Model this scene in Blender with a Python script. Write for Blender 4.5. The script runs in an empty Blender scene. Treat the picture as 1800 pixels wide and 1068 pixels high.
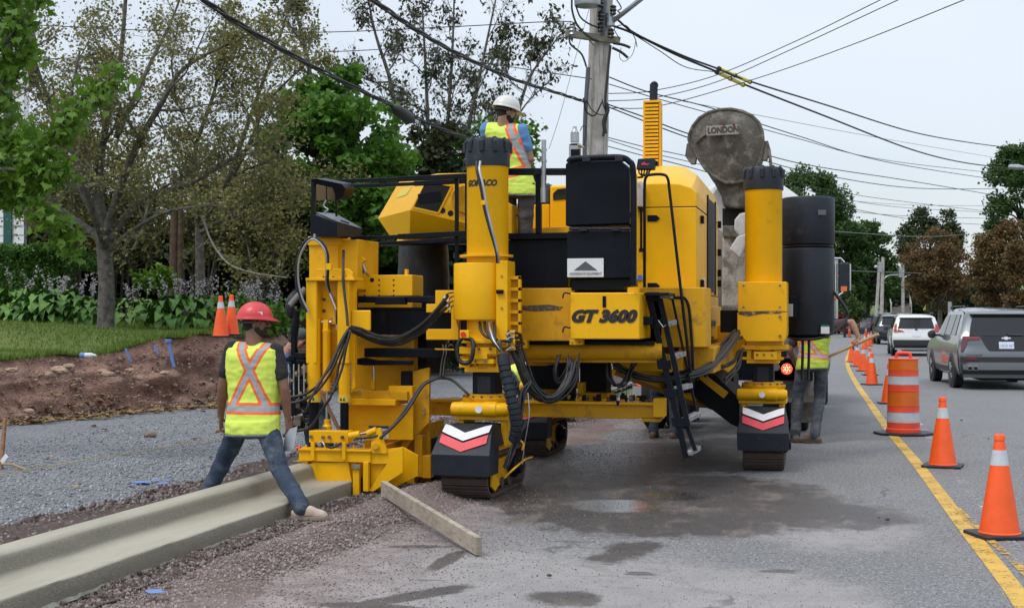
import bpy, bmesh, math, random
import numpy as np
from mathutils import Vector, Matrix, noise, Euler
random.seed(7); np.random.seed(7)
R = math.radians
SC = bpy.context.scene
COL = SC.collection
# ------------------------------------------------------------------ camera, sky, sun, exposure
# world frame: +Y runs along the road and the new kerb, +X to the right across the road, origin under the camera
TH = math.atan(570 / 2400); ST, CT = math.sin(TH), math.cos(TH)
EYE = 1.6
cam = bpy.data.objects.new('camera', bpy.data.cameras.new('camera')); COL.objects.link(cam)
cam.location = (0, 0, EYE); cam.rotation_euler = (R(90), 0, TH)
cam.data.sensor_width = 36; cam.data.lens = 48; cam.data.shift_y = 22 / 1800
cam.data.clip_start = 0.1; cam.data.clip_end = 3000
cam.data.dof.use_dof = True; cam.data.dof.focus_distance = 12.6; cam.data.dof.aperture_fstop = 9.0
SC.camera = cam
W = bpy.data.worlds.new('World'); SC.world = W; W.use_nodes = True
SUN_EL, SUN_AZ = R(58), R(-35)      # soft sun high behind the left shoulder of the camera
def build_world():
    nt = W.node_tree; nt.nodes.clear(); N = nt.nodes.new; L = nt.links.new
    out = N('ShaderNodeOutputWorld'); bg = N('ShaderNodeBackground'); bg2 = N('ShaderNodeBackground'); add = N('ShaderNodeAddShader')
    sky = N('ShaderNodeTexSky'); sky.sky_type = 'NISHITA'; sky.sun_disc = False
    sky.sun_elevation = SUN_EL; sky.sun_rotation = R(215)
    L(sky.outputs[0], bg.inputs[0]); bg.inputs[1].default_value = 0.05
    tc = N('ShaderNodeTexCoord'); sep = N('ShaderNodeSeparateXYZ'); L(tc.outputs['Generated'], sep.inputs[0])
    # overcast cloud deck: brighter towards the zenith, faint mottling
    mr = N('ShaderNodeMapRange'); L(sep.outputs['Z'], mr.inputs[0]); mr.inputs[1].default_value = 0; mr.inputs[2].default_value = 1
    mr.inputs[3].default_value = 0.49; mr.inputs[4].default_value = 1.42
    nz = N('ShaderNodeTexNoise'); nz.inputs['Scale'].default_value = 1.5; nz.inputs['Detail'].default_value = 4
    mp = N('ShaderNodeMapping'); mp.inputs['Scale'].default_value = (1, 1, 2.6); L(tc.outputs['Generated'], mp.inputs[0]); L(mp.outputs[0], nz.inputs[0])
    mr2 = N('ShaderNodeMapRange'); L(nz.outputs[0], mr2.inputs[0]); mr2.inputs[1].default_value = .3; mr2.inputs[2].default_value = .7
    mr2.inputs[3].default_value = .87; mr2.inputs[4].default_value = 1.09
    mu = N('ShaderNodeMath'); mu.operation = 'MULTIPLY'; L(mr.outputs[0], mu.inputs[0]); L(mr2.outputs[0], mu.inputs[1])
    cr = N('ShaderNodeMixRGB'); L(nz.outputs[0], cr.inputs[0]); cr.inputs[1].default_value = (.88, .95, 1.06, 1); cr.inputs[2].default_value = (.97, .985, 1.01, 1)
    L(cr.outputs[0], bg2.inputs[0]); L(mu.outputs[0], bg2.inputs[1])
    L(bg.outputs[0], add.inputs[0]); L(bg2.outputs[0], add.inputs[1]); L(add.outputs[0], out.inputs[0])
build_world()
sun = bpy.data.objects.new('sun', bpy.data.lights.new('sun', 'SUN')); COL.objects.link(sun)
sun.data.energy = 1.5; sun.data.angle = R(18); sun.data.color = (1, .96, .9)
sun.rotation_euler = (R(90) - SUN_EL, 0, SUN_AZ)
SC.view_settings.view_transform = 'Standard'; SC.view_settings.look = 'None'
SC.view_settings.exposure = 0.0; SC.view_settings.gamma = 1.0; SC.view_settings.use_curve_mapping = False
SC.render.engine = 'CYCLES'; SC.cycles.use_denoising = True; SC.cycles.max_bounces = 6; SC.cycles.diffuse_bounces = 3
SC.cycles.glossy_bounces = 3; SC.cycles.transmission_bounces = 4; SC.cycles.transparent_max_bounces = 6; SC.cycles.sample_clamp_indirect = 6

# ------------------------------------------------------------------ survey helpers (a sight line of the photo to a place in the scene)
def ray(px, py):
    a = (px - 900) / 2400; b = (556 - py) / 2400
    return Vector((-ST + a * CT, CT + a * ST, b))
def P(px, py, Y):
    r = ray(px, py); t = Y / r.y
    return Vector((t * r.x, Y, EYE + t * r.z))
def PX(px, py, X):
    r = ray(px, py); t = X / r.x
    return Vector((X, t * r.y, EYE + t * r.z))
def PD(px, py, t):
    r = ray(px, py)
    return Vector((t * r.x, t * r.y, EYE + t * r.z))
def pix(p):
    dx, dy = p.x * CT + p.y * ST, -p.x * ST + p.y * CT
    return 900 + 2400 * dx / dy, 556 - 2400 * (p.z - EYE) / dy
def G(px, py, z=0):
    r = ray(px, py); t = (EYE - z) / -r.z
    return Vector((t * r.x, t * r.y, z))

# ------------------------------------------------------------------ materials
MATS = {}
def mat(name, col=(.5, .5, .5), rough=.5, metal=0., bump=0., bscale=40., var=0., vscale=6., dirt=None, dscale=3., dlo=.5, dhi=.7, spec=.5, coat=0., emit=None, alpha=None, trans=0., col2=None, streak=None):
    if name in MATS: return MATS[name]
    m = bpy.data.materials.new(name); m.use_nodes = True; nt = m.node_tree; N = nt.nodes.new; L = nt.links.new
    b = nt.nodes['Principled BSDF']
    b.inputs['Roughness'].default_value = rough; b.inputs['Metallic'].default_value = metal
    b.inputs['Specular IOR Level'].default_value = spec; b.inputs['Coat Weight'].default_value = coat
    if trans: b.inputs['Transmission Weight'].default_value = trans
    c = (*col, 1); b.inputs['Base Color'].default_value = c
    tc = N('ShaderNodeTexCoord'); src = None
    if var or dirt or col2:
        n = N('ShaderNodeTexNoise'); n.inputs['Scale'].default_value = vscale; n.inputs['Detail'].default_value = 6; n.inputs['Roughness'].default_value = .6
        L(tc.outputs['Object'], n.inputs[0])
        mx = N('ShaderNodeMixRGB'); c2 = col2 or tuple(x * (1 - var) for x in col)
        mx.inputs[1].default_value = (*c2, 1); mx.inputs[2].default_value = (*(col if col2 else tuple(min(1, x * (1 + var * .6)) for x in col)), 1)
        rg = N('ShaderNodeMapRange'); rg.inputs[1].default_value = .35; rg.inputs[2].default_value = .65; L(n.outputs[0], rg.inputs[0]); L(rg.outputs[0], mx.inputs[0]); src = mx.outputs[0]
        if dirt:
            n2 = N('ShaderNodeTexNoise'); n2.inputs['Scale'].default_value = dscale; n2.inputs['Detail'].default_value = 9; n2.inputs['Roughness'].default_value = .72
            if streak:
                mp = N('ShaderNodeMapping'); mp.inputs['Scale'].default_value = streak; L(tc.outputs['Object'], mp.inputs[0]); L(mp.outputs[0], n2.inputs[0])
            else: L(tc.outputs['Object'], n2.inputs[0])
            r2 = N('ShaderNodeMapRange'); r2.inputs[1].default_value = dlo; r2.inputs[2].default_value = dhi; L(n2.outputs[0], r2.inputs[0])
            m2 = N('ShaderNodeMixRGB'); L(r2.outputs[0], m2.inputs[0]); L(src, m2.inputs[1]); m2.inputs[2].default_value = (*dirt, 1); src = m2.outputs[0]
            n4 = N('ShaderNodeTexNoise'); n4.inputs['Scale'].default_value = 38; n4.inputs['Detail'].default_value = 4; n4.inputs['Roughness'].default_value = .7; L(tc.outputs['Object'], n4.inputs[0]); r4 = N('ShaderNodeMapRange'); r4.inputs[1].default_value = .64; r4.inputs[2].default_value = .70; r4.inputs[4].default_value = .55; L(n4.outputs[0], r4.inputs[0])
            m4 = N('ShaderNodeMixRGB'); L(r4.outputs[0], m4.inputs[0]); L(src, m4.inputs[1]); m4.inputs[2].default_value = (*dirt, 1); src = m4.outputs[0]
            r3 = N('ShaderNodeMapRange'); r3.inputs[3].default_value = rough; r3.inputs[4].default_value = min(1, rough + .35); L(r2.outputs[0], r3.inputs[0]); L(r3.outputs[0], b.inputs['Roughness'])
        L(src, b.inputs['Base Color'])
    if bump:
        n = N('ShaderNodeTexNoise'); n.inputs['Scale'].default_value = bscale; n.inputs['Detail'].default_value = 5; L(tc.outputs['Object'], n.inputs[0])
        bp = N('ShaderNodeBump'); bp.inputs['Strength'].default_value = bump; bp.inputs['Distance'].default_value = .01; L(n.outputs[0], bp.inputs['Height']); L(bp.outputs[0], b.inputs['Normal'])
    if emit:
        b.inputs['Emission Color'].default_value = (*emit[:3], 1); b.inputs['Emission Strength'].default_value = emit[3]
    MATS[name] = m; return m
def leafmat(name, c1, c2, trans=.35, rough=.5):
    m = bpy.data.materials.new(name); m.use_nodes = True; nt = m.node_tree; N = nt.nodes.new; L = nt.links.new
    b = nt.nodes['Principled BSDF']; out = nt.nodes['Material Output']
    at = N('ShaderNodeAttribute'); at.attribute_name = 'var'
    cr = N('ShaderNodeValToRGB'); L(at.outputs['Fac'], cr.inputs[0]); e = cr.color_ramp.elements
    e[0].color = (*c1, 1); e[1].color = (*c2, 1)
    L(cr.outputs[0], b.inputs['Base Color']); b.inputs['Roughness'].default_value = rough; b.inputs['Specular IOR Level'].default_value = .35
    tr = N('ShaderNodeBsdfTranslucent'); L(cr.outputs[0], tr.inputs[0]); mx = N('ShaderNodeMixShader'); mx.inputs[0].default_value = trans
    L(b.outputs[0], mx.inputs[1]); L(tr.outputs[0], mx.inputs[2]); L(mx.outputs[0], out.inputs[0])
    MATS[name] = m; return m
YEL = mat('yellow paint', (.84, .440, .004), .36, var=.06, vscale=2.5, dirt=(.30, .16, .03), dscale=2.6, dlo=.62, dhi=.86, spec=.28, bump=.06, bscale=14)
YELD = mat('yellow paint soiled', (.68, .345, .006), .45, var=.12, vscale=5, dirt=(.16, .095, .035), dscale=5, dlo=.52, dhi=.74, bump=.15, bscale=30, spec=.3)
BLK = mat('black paint', (.006, .008, .013), .40, var=.3, vscale=3, dirt=(.045, .047, .055), dscale=3, dlo=.60, dhi=.9, streak=(3, 3, .35), bump=.05, bscale=10, spec=.14)
BLKP = mat('black plastic', (.014, .018, .027), .5, var=.25, vscale=4, dirt=(.10, .10, .10), dscale=4, dlo=.6, dhi=.85, bump=.25, bscale=90, spec=.35)
RUB = mat('rubber hose', (.012, .012, .013), .45, var=.3, vscale=8, dirt=(.08, .07, .06), dscale=6, dlo=.55, dhi=.8)
STEEL = mat('dirty steel', (.30, .27, .24), .5, metal=.7, var=.3, vscale=9, dirt=(.10, .075, .055), dscale=7, dlo=.42, dhi=.62, bump=.3)
TRK = mat('track steel', (.10, .085, .075), .55, metal=.4, var=.3, vscale=9, dirt=(.12, .085, .068), dscale=6, dlo=.38, dhi=.58, bump=.5)
CHROME = mat('bright metal', (.6, .6, .62), .22, metal=1.)
SILV = mat('galvanised metal', (.42, .44, .46), .4, metal=.8, var=.15)
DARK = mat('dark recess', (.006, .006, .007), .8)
WHT = mat('white paint', (.72, .73, .74), .4, var=.06)
REDR = mat('red reflective', (.66, .035, .05), .35, var=.1)
ORG = mat('orange plastic', (.90, .105, .012), .42, var=.1, vscale=5, dirt=(.30, .10, .045), dscale=7, dlo=.58, dhi=.85, bump=.08, bscale=25)
REFL = mat('silver reflective band', (.50, .53, .56), .4, var=.1, dirt=(.3, .3, .3), dscale=8, dlo=.55, dhi=.8)

# ------------------------------------------------------------------ object helpers
def link(o, parent=None):
    COL.objects.link(o)
    if parent is not None:
        o.parent = parent
        if parent.parent is None and parent.type == 'EMPTY':
            o.matrix_parent_inverse = Matrix.LocRotScale(parent.location, parent.rotation_euler, parent.scale).inverted()
    return o
def tag(o, label=None, cat=None, group=None, kind=None):
    if label: o['label'] = label
    if cat: o['category'] = cat
    if group: o['group'] = group
    if kind: o['kind'] = kind
    return o
def thing(name, label, cat, loc=(0, 0, 0), rz=0, group=None):
    e = bpy.data.objects.new(name, None); e.empty_display_size = .2; COL.objects.link(e); e.location = loc; e.rotation_euler = (0, 0, rz)
    return tag(e, label, cat, group)
def meshobj(name, me, m, parent=None):
    if m is not None:
        me.materials.clear(); me.materials.append(m)
    return link(bpy.data.objects.new(name, me), parent)
def npmesh(name, V, Fc, var=None, smooth=False):
    V = np.asarray(V, np.float32).reshape(-1, 3); Fc = np.asarray(Fc, np.int32)
    me = bpy.data.meshes.new(name); me.vertices.add(len(V)); me.vertices.foreach_set('co', V.ravel())
    n, k = Fc.shape; me.loops.add(n * k); me.loops.foreach_set('vertex_index', Fc.ravel())
    me.polygons.add(n); me.polygons.foreach_set('loop_start', np.arange(0, n * k, k, dtype=np.int32))
    if smooth: me.polygons.foreach_set('use_smooth', np.ones(n, bool))
    me.update(calc_edges=True)
    if var is not None:
        a = me.attributes.new('var', 'FLOAT', 'POINT'); a.data.foreach_set('value', np.asarray(var, np.float32))
    return me
def dup(o, loc=None, rz=None, label=None, parent=None, group=None, scale=None):
    c = o.copy(); COL.objects.link(c)
    if parent is not None: c.parent = parent
    if loc is not None: c.location = loc
    if rz is not None: c.rotation_euler = (0, 0, rz)
    if scale is not None: c.scale = scale
    if label: c['label'] = label
    if group: c['group'] = group
    for ch in list(o.children): dup(ch, parent=c)
    return c
class MB:
    def __init__(s): s.v = []; s.f = []; s.M = None
    def add(s, vs, fs):
        b = len(s.v)
        s.v += [tuple(s.M @ Vector(v)) if s.M else tuple(v) for v in vs]; s.f += [tuple(i + b for i in f) for f in fs]; return s
    def box(s, a, b):
        x0, y0, z0 = (min(a[i], b[i]) for i in range(3)); x1, y1, z1 = (max(a[i], b[i]) for i in range(3))
        return s.add([(x0, y0, z0), (x1, y0, z0), (x1, y1, z0), (x0, y1, z0), (x0, y0, z1), (x1, y0, z1), (x1, y1, z1), (x0, y1, z1)],
                     [(0, 3, 2, 1), (4, 5, 6, 7), (0, 1, 5, 4), (1, 2, 6, 5), (2, 3, 7, 6), (3, 0, 4, 7)])
    def pb(s, x0, y0, x1, y1, Y, d):
        """box whose front face on plane Y covers the sight rectangle, d metres deep"""
        xm, ym = (x0 + x1) / 2, (y0 + y1) / 2
        return s.box((P(x0, ym, Y).x, Y, P(xm, y1, Y).z), (P(x1, ym, Y).x, Y + d, P(xm, y0, Y).z))
    def prism(s, pts, off):
        """closed polygon (3-D points) pushed along off"""
        n = len(pts); pts = [Vector(p) for p in pts]; off = Vector(off)
        nrm = Vector((0, 0, 0))
        for i in range(n): nrm += pts[i].cross(pts[(i + 1) % n])
        if nrm.dot(off) > 0: pts = pts[::-1]
        return s.add(pts + [p + off for p in pts], [tuple(range(n)), tuple(range(2 * n - 1, n - 1, -1))] + [(i, i + n, (i + 1) % n + n, (i + 1) % n)[::1] for i in range(n)])
    def pp(s, pix, Y, d):
        return s.prism([P(x, y, Y) for x, y in pix], (0, d, 0))
    def ring(s, c, ax, r, n, up=None):
        ax = Vector(ax).normalized(); u = ax.orthogonal().normalized() if up is None else Vector(up); w = ax.cross(u)
        return [Vector(c) + r * (math.cos(2 * math.pi * i / n) * u + math.sin(2 * math.pi * i / n) * w) for i in range(n)]
    def cyl(s, a, b, r, n=16, r2=None, cap=True):
        a, b = Vector(a), Vector(b); ax = b - a; r2 = r if r2 is None else r2; u = ax.orthogonal().normalized()
        A = s.ring(a, ax, r, n, u); B = s.ring(b, ax, r2, n, u)
        fs = [(i, (i + 1) % n, (i + 1) % n + n, i + n) for i in range(n)]
        if cap: fs += [tuple(range(n - 1, -1, -1)), tuple(range(n, 2 * n))]
        return s.add(A + B, fs)
    def lathe(s, c, prof, n=24, ax=(0, 0, 1)):
        """prof: list of (r, h) along ax from c"""
        c = Vector(c); ax = Vector(ax).normalized(); u = ax.orthogonal().normalized(); vs = []; fs = []
        for r, h in prof: vs += s.ring(c + ax * h, ax, max(r, 1e-4), n, u)
        for k in range(len(prof) - 1):
            for i in range(n): fs.append((k * n + i, k * n + (i + 1) % n, (k + 1) * n + (i + 1) % n, (k + 1) * n + i))
        fs += [tuple(range(n - 1, -1, -1)), tuple(range((len(prof) - 1) * n, len(prof) * n))]
        return s.add(vs, fs)
    def tube(s, pts, r, n=8, cap=True):
        pts = [Vector(p) for p in pts]; m = len(pts); rr = r if isinstance(r, (list, tuple)) else [r] * m
        vs = []; fs = []; up = None
        for k, p in enumerate(pts):
            t = (pts[min(k + 1, m - 1)] - pts[max(k - 1, 0)]).normalized()
            if up is None: up = t.orthogonal().normalized()
            up = (up - t * up.dot(t)).normalized() if (up - t * up.dot(t)).length > 1e-5 else t.orthogonal().normalized()
            vs += s.ring(p, t, rr[k], n, up)
        for k in range(m - 1):
            for i in range(n): fs.append((k * n + i, k * n + (i + 1) % n, (k + 1) * n + (i + 1) % n, (k + 1) * n + i))
        if cap: fs += [tuple(range(n - 1, -1, -1)), tuple(range((m - 1) * n, m * n))]
        return s.add(vs, fs)
    def bar(s, a, b, w, h=None):
        """square bar between two points"""
        a, b = Vector(a), Vector(b); h = h or w; t = (b - a).normalized(); sd = t.cross(Vector((0, 0, 1)))
        if sd.length < 1e-3: sd = Vector((1, 0, 0))
        sd.normalize(); up = sd.cross(t)
        vs = [p + sd * (i * w / 2) + up * (j * h / 2) for p in (a, b) for i, j in ((-1, -1), (1, -1), (1, 1), (-1, 1))]
        return s.add(vs, [(0, 3, 2, 1)[::-1], (4, 5, 6, 7)[::-1], (0, 1, 5, 4)[::-1], (1, 2, 6, 5)[::-1], (2, 3, 7, 6)[::-1], (3, 0, 4, 7)[::-1]])
    def build(s, name, m, parent=None, bev=0., smooth=35, label=None, seg=2):
        me = bpy.data.meshes.new(name); me.from_pydata([tuple(v) for v in s.v], [], s.f); me.update()
        bm = bmesh.new(); bm.from_mesh(me); bmesh.ops.recalc_face_normals(bm, faces=bm.faces); bm.to_mesh(me); bm.free()
        if smooth:
            me.polygons.foreach_set('use_smooth', np.ones(len(me.polygons), bool)); me.set_sharp_from_angle(angle=R(smooth))
        o = meshobj(name, me, m, parent)
        if bev:
            mo = o.modifiers.new('bevel', 'BEVEL'); mo.width = bev; mo.segments = seg; mo.limit_method = 'ANGLE'; mo.angle_limit = R(40); mo.harden_normals = True
        if label: o['label'] = label
        return o
def crom(pts, k=8):
    """smooth curve through points"""
    pts = [Vector(p) for p in pts]; q = [pts[0] * 2 - pts[1]] + pts + [pts[-1] * 2 - pts[-2]]; out = []
    for i in range(1, len(q) - 2):
        a, b, c, d = q[i - 1:i + 3]
        for j in range(k):
            t = j / k; out.append(.5 * ((2 * b) + (c - a) * t + (2 * a - 5 * b + 4 * c - d) * t * t + (3 * b - a - 3 * c + d) * t ** 3))
    return out + [pts[-1]]
def text(name, s, origin, right, up, size, m, parent, shear=0., bold=0., ext=.0015, width=None, align='LEFT'):
    """lettering as flat mesh standing on a surface; right/up give its plane"""
    cu = bpy.data.curves.new(name, 'FONT'); cu.body = s; cu.size = size; cu.shear = shear; cu.offset = bold; cu.extrude = ext; cu.align_x = align; cu.resolution_u = 3
    o = bpy.data.objects.new(name, cu); COL.objects.link(o)
    dg = bpy.context.evaluated_depsgraph_get(); me = bpy.data.meshes.new_from_object(o.evaluated_get(dg)); bpy.data.objects.remove(o)
    r = Vector(right).normalized(); u = Vector(up).normalized(); n = r.cross(u)
    if width:
        xs = [v.co.x for v in me.vertices]; k = width / (max(xs) - min(xs)); x0 = min(xs)
        for v in me.vertices: v.co.x = (v.co.x - x0) * k
    for v in me.vertices: v.co = Vector(origin) + r * v.co.x + u * v.co.y + n * (v.co.z + .002)
    return meshobj(name, me, m, parent)

# ================================================================== THE SETTING
def fbm(x, y, z=0., o=4):
    return noise.fractal(Vector((x, y, z)), 1.0, 2.0, o)
# ---- node helpers for ground materials
class NG:
    def __init__(s, name, rough=.8):
        s.m = bpy.data.materials.new(name); s.m.use_nodes = True; s.nt = s.m.node_tree; s.b = s.nt.nodes['Principled BSDF']; s.b.inputs['Roughness'].default_value = rough
        s.geo = s.nt.nodes.new('ShaderNodeNewGeometry'); s.pos = s.geo.outputs['Position']; MATS[name] = s.m
    def N(s, t): return s.nt.nodes.new(t)
    def L(s, a, b): s.nt.links.new(a, b)
    def noise(s, sc, det=5, rough=.6, stretch=None, dist=0.):
        n = s.N('ShaderNodeTexNoise'); n.inputs['Scale'].default_value = sc; n.inputs['Detail'].default_value = det; n.inputs['Roughness'].default_value = rough; n.inputs['Distortion'].default_value = dist
        if stretch:
            mp = s.N('ShaderNodeMapping'); mp.inputs['Scale'].default_value = stretch; s.L(s.pos, mp.inputs[0]); s.L(mp.outputs[0], n.inputs[0])
        else: s.L(s.pos, n.inputs[0])
        return n.outputs[0]
    def rng(s, v, a, b, c=0., d=1., smooth=True):
        r = s.N('ShaderNodeMapRange'); r.interpolation_type = 'SMOOTHSTEP' if smooth else 'LINEAR'
        for i, x in enumerate((a, b, c, d)): r.inputs[i + 1].default_value = x
        s.L(v, r.inputs[0]); return r.outputs[0]
    def math(s, op, a, b=None):
        n = s.N('ShaderNodeMath'); n.operation = op
        for i, x in enumerate((a, b)):
            if x is None: continue
            if isinstance(x, (int, float)): n.inputs[i].default_value = x
            else: s.L(x, n.inputs[i])
        return n.outputs[0]
    def mix(s, f, a, b):
        n = s.N('ShaderNodeMixRGB')
        for i, x in enumerate((f, a, b)):
            if isinstance(x, tuple): n.inputs[i].default_value = (*x, 1)
            elif isinstance(x, float): n.inputs[i].default_value = x
            else: s.L(x, n.inputs[i])
        return n.outputs[0]
    def blob(s, c, rx, ry, rz=0.):
        """1 at the centre of an ellipse on the ground, 0 at its rim"""
        mp = s.N('ShaderNodeMapping'); mp.vector_type = 'TEXTURE'; mp.inputs['Location'].default_value = (c[0], c[1], 0); mp.inputs['Rotation'].default_value = (0, 0, rz); mp.inputs['Scale'].default_value = (rx, ry, 50)
        s.L(s.pos, mp.inputs[0]); g = s.N('ShaderNodeTexGradient'); g.gradient_type = 'SPHERICAL'; s.L(mp.outputs[0], g.inputs[0]); return g.outputs['Fac']
    def bump(s, h, st, dist=.01):
        b = s.N('ShaderNodeBump'); b.inputs['Strength'].default_value = st; b.inputs['Distance'].default_value = dist; s.L(h, b.inputs['Height']); s.L(b.outputs[0], s.b.inputs['Normal'])
# ---- asphalt
def asphalt():
    g = NG('asphalt', .75)
    big = g.noise(.6, 6, .6); mid = g.noise(3.2, 8, .68, dist=.6); fine = g.noise(95, 4, .7); fine2 = g.noise(260, 2, .7)
    sep = g.N('ShaderNodeSeparateXYZ'); g.L(g.pos, sep.inputs[0]); X, Y = sep.outputs[0], sep.outputs[1]
    c = g.mix(g.rng(big, .35, .65), (.185, .186, .188), (.24, .24, .241))
    c = g.mix(g.math('MULTIPLY', g.rng(fine, .40, .60), .72), c, (.075, .076, .08)); c = g.mix(g.math('MULTIPLY', g.rng(g.noise(9, 7, .75), .46, .66), .35), c, (.11, .11, .112)); c = g.mix(g.math('MULTIPLY', g.rng(g.noise(26, 5, .85, stretch=(1, .6, 1)), .46, .56), .62), c, (.08, .08, .083)); c = g.mix(g.math('MULTIPLY', g.rng(g.noise(42, 4, .8, stretch=(1, .6, 1)), .53, .61), .65), c, (.40, .40, .40)); c = g.mix(g.math('MULTIPLY', g.rng(g.noise(.9, 5, .6, stretch=(1, .12, 1)), .5, .68), .30), c, (.11, .112, .115))
    c = g.mix(g.math('MULTIPLY', g.rng(fine2, .54, .68), .7), c, (.42, .42, .42))
    # pale dried concrete slurry film near the machine, pinkish dust towards the gravel
    wob = g.math('ADD', g.math('MULTIPLY', g.math('SUBTRACT', g.noise(1.3, 9, .76), .5), 1.0), g.math('MULTIPLY', g.math('SUBTRACT', g.noise(16, 6, .8), .5), .42))
    dry = g.blob(G(780, 1060), 2.6, 2.5, .0); dry2 = g.blob(G(1290, 1075), 1.15, 1.9, .1); dry3 = g.blob(G(1470, 935), .9, 1.3)
    k = g.math('MAXIMUM', g.math('MAXIMUM', dry, dry2), g.math('MULTIPLY', dry3, .6))
    k = g.rng(g.math('ADD', k, wob), .12, .42)
    c = g.mix(g.math('MULTIPLY', k, .78), c, g.mix(g.rng(fine, .36, .62), (.20, .19, .185), g.mix(g.rng(mid, .38, .6), (.31, .295, .285), (.40, .38, .37))))
    pink = g.rng(g.math('ADD', X, g.math('MULTIPLY', wob, 2.2)), -2.0, -3.3)
    pink = g.math('MAXIMUM', pink, g.rng(g.math('ADD', g.blob(G(1000, 800), 1.4, 7.5), wob), .1, .5))
    c = g.mix(g.math('MULTIPLY', pink, .72), c, g.mix(g.rng(mid, .4, .62), (.16, .115, .105), (.30, .235, .22)))
    # wet patches
    wets = [(G(1180, 880), 1.85, 2.5, 0., 1.), (G(1440, 905), .95, 1.0, 0., .75), (G(950, 850), 1.0, 2.0, .0, .85), (G(1100, 790), 2.1, 4.2, 0., .66), ((-1.40, 9.2), .30, 1.0, -.16, .40), (G(990, 1050), .35, .35, 0, .5),
            (G(785, 985), .10, .55, 0, .6), (G(740, 1045), .16, .6, -.6, .6), (G(740, 960), .35, .12, .2, .5), (G(660, 1066), .55, .14, 0., .6), (G(1245, 800), 1.2, 3., 0, .55)]
    wm = None
    for cc, rx, ry, rz, st in wets:
        b = g.math('MULTIPLY', g.blob(cc, rx, ry, rz), st); b = g.math('MINIMUM', b, .45)
        wm = b if wm is None else g.math('MAXIMUM', wm, b)
    wn = g.math('ADD', g.math('MULTIPLY', g.math('SUBTRACT', g.noise(3.4, 9, .72, stretch=(1, .7, 1)), .5), .62), g.math('MULTIPLY', g.math('SUBTRACT', g.noise(30, 5, .8), .5), .16))
    wv = g.math('ADD', wm, wn); wet = g.rng(wv, .12, .26)
    spot = g.rng(g.noise(2.4, 3, .5, stretch=(.8, 1.5, 1)), .665, .70)
    near = g.rng(Y, 11., 8.5); spot = g.math('MULTIPLY', spot, near)
    wet2 = g.math('MAXIMUM', wet, g.math('MULTIPLY', spot, .8))
    c = g.mix(g.math('MULTIPLY', wet2, .86), c, g.mix(g.rng(fine, .4, .62), (.022, .021, .022), g.mix(g.rng(mid, .4, .6), (.045, .042, .042), (.085, .070, .062))))
    # faint silt over the wet zone
    c = g.mix(g.math('MULTIPLY', g.math('MULTIPLY', wet, g.rng(g.noise(2.2, 8, .75, stretch=(1, .45, 1)), .5, .66)), .62), c, (.24, .20, .175))
    # cracks and worn ghost line
    vo = g.N('ShaderNodeTexVoronoi'); vo.feature = 'DISTANCE_TO_EDGE'; vo.inputs['Scale'].default_value = .55
    dd = g.N('ShaderNodeMixRGB'); dd.blend_type = 'ADD'; dd.inputs[0].default_value = .35; g.L(g.pos, dd.inputs[1]); nn = g.N('ShaderNodeTexNoise'); nn.inputs['Scale'].default_value = 3; g.L(g.pos, nn.inputs[0]); g.L(nn.outputs['Color'], dd.inputs[2]); g.L(dd.outputs[0], vo.inputs[0])
    cr = g.math('MULTIPLY', g.rng(vo.outputs[0], .010, .002), g.rng(big, .5, .62)); c = g.mix(g.math('MULTIPLY', cr, .6), c, (.05, .05, .05))
    g.L(c, g.b.inputs['Base Color'])
    pud = g.rng(g.math('ADD', g.math('MAXIMUM', g.math('MINIMUM', g.blob(G(1085, 888), .62, .62), .5), g.math('MULTIPLY', g.blob(G(1185, 870), .55, .5), .8)), g.math('MULTIPLY', wn, .8)), .2, .42)
    r = g.N('ShaderNodeMapRange'); g.L(wet2, r.inputs[0]); r.inputs[3].default_value = .82; r.inputs[4].default_value = .42
    rr = g.math('MULTIPLY', r.outputs[0], g.math('SUBTRACT', 1., g.math('MULTIPLY', pud, .72))); g.L(rr, g.b.inputs['Roughness'])
    h = g.math('MULTIPLY', g.math('ADD', fine, g.math('MULTIPLY', fine2, .5)), g.math('SUBTRACT', 1., g.math('MULTIPLY', pud, .86))); g.bump(h, .55, .008)
    return g.m
def road_sheet(name, m, x0, x1, y0, y1, z, nx=2, ny=2):
    xs = np.linspace(x0, x1, nx); ys = np.linspace(y0, y1, ny); V = [(x, y, z) for y in ys for x in xs]
    F_ = [(j * nx + i, j * nx + i + 1, (j + 1) * nx + i + 1, (j + 1) * nx + i) for j in range(ny - 1) for i in range(nx - 1)]
    o = meshobj(name, npmesh(name, V, F_), m); return tag(o, kind='structure')
gm = NG('far ground', .9); gm.L(gm.mix(gm.rng(gm.noise(.4, 6), .35, .65), (.045, .075, .02), (.09, .12, .035)), gm.b.inputs['Base Color'])
road_sheet('ground', gm.m, -900, 900, -60, 1800, -.06)
road_sheet('road', asphalt(), -4.12, 14.5, -4, 150, 0.)
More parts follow.
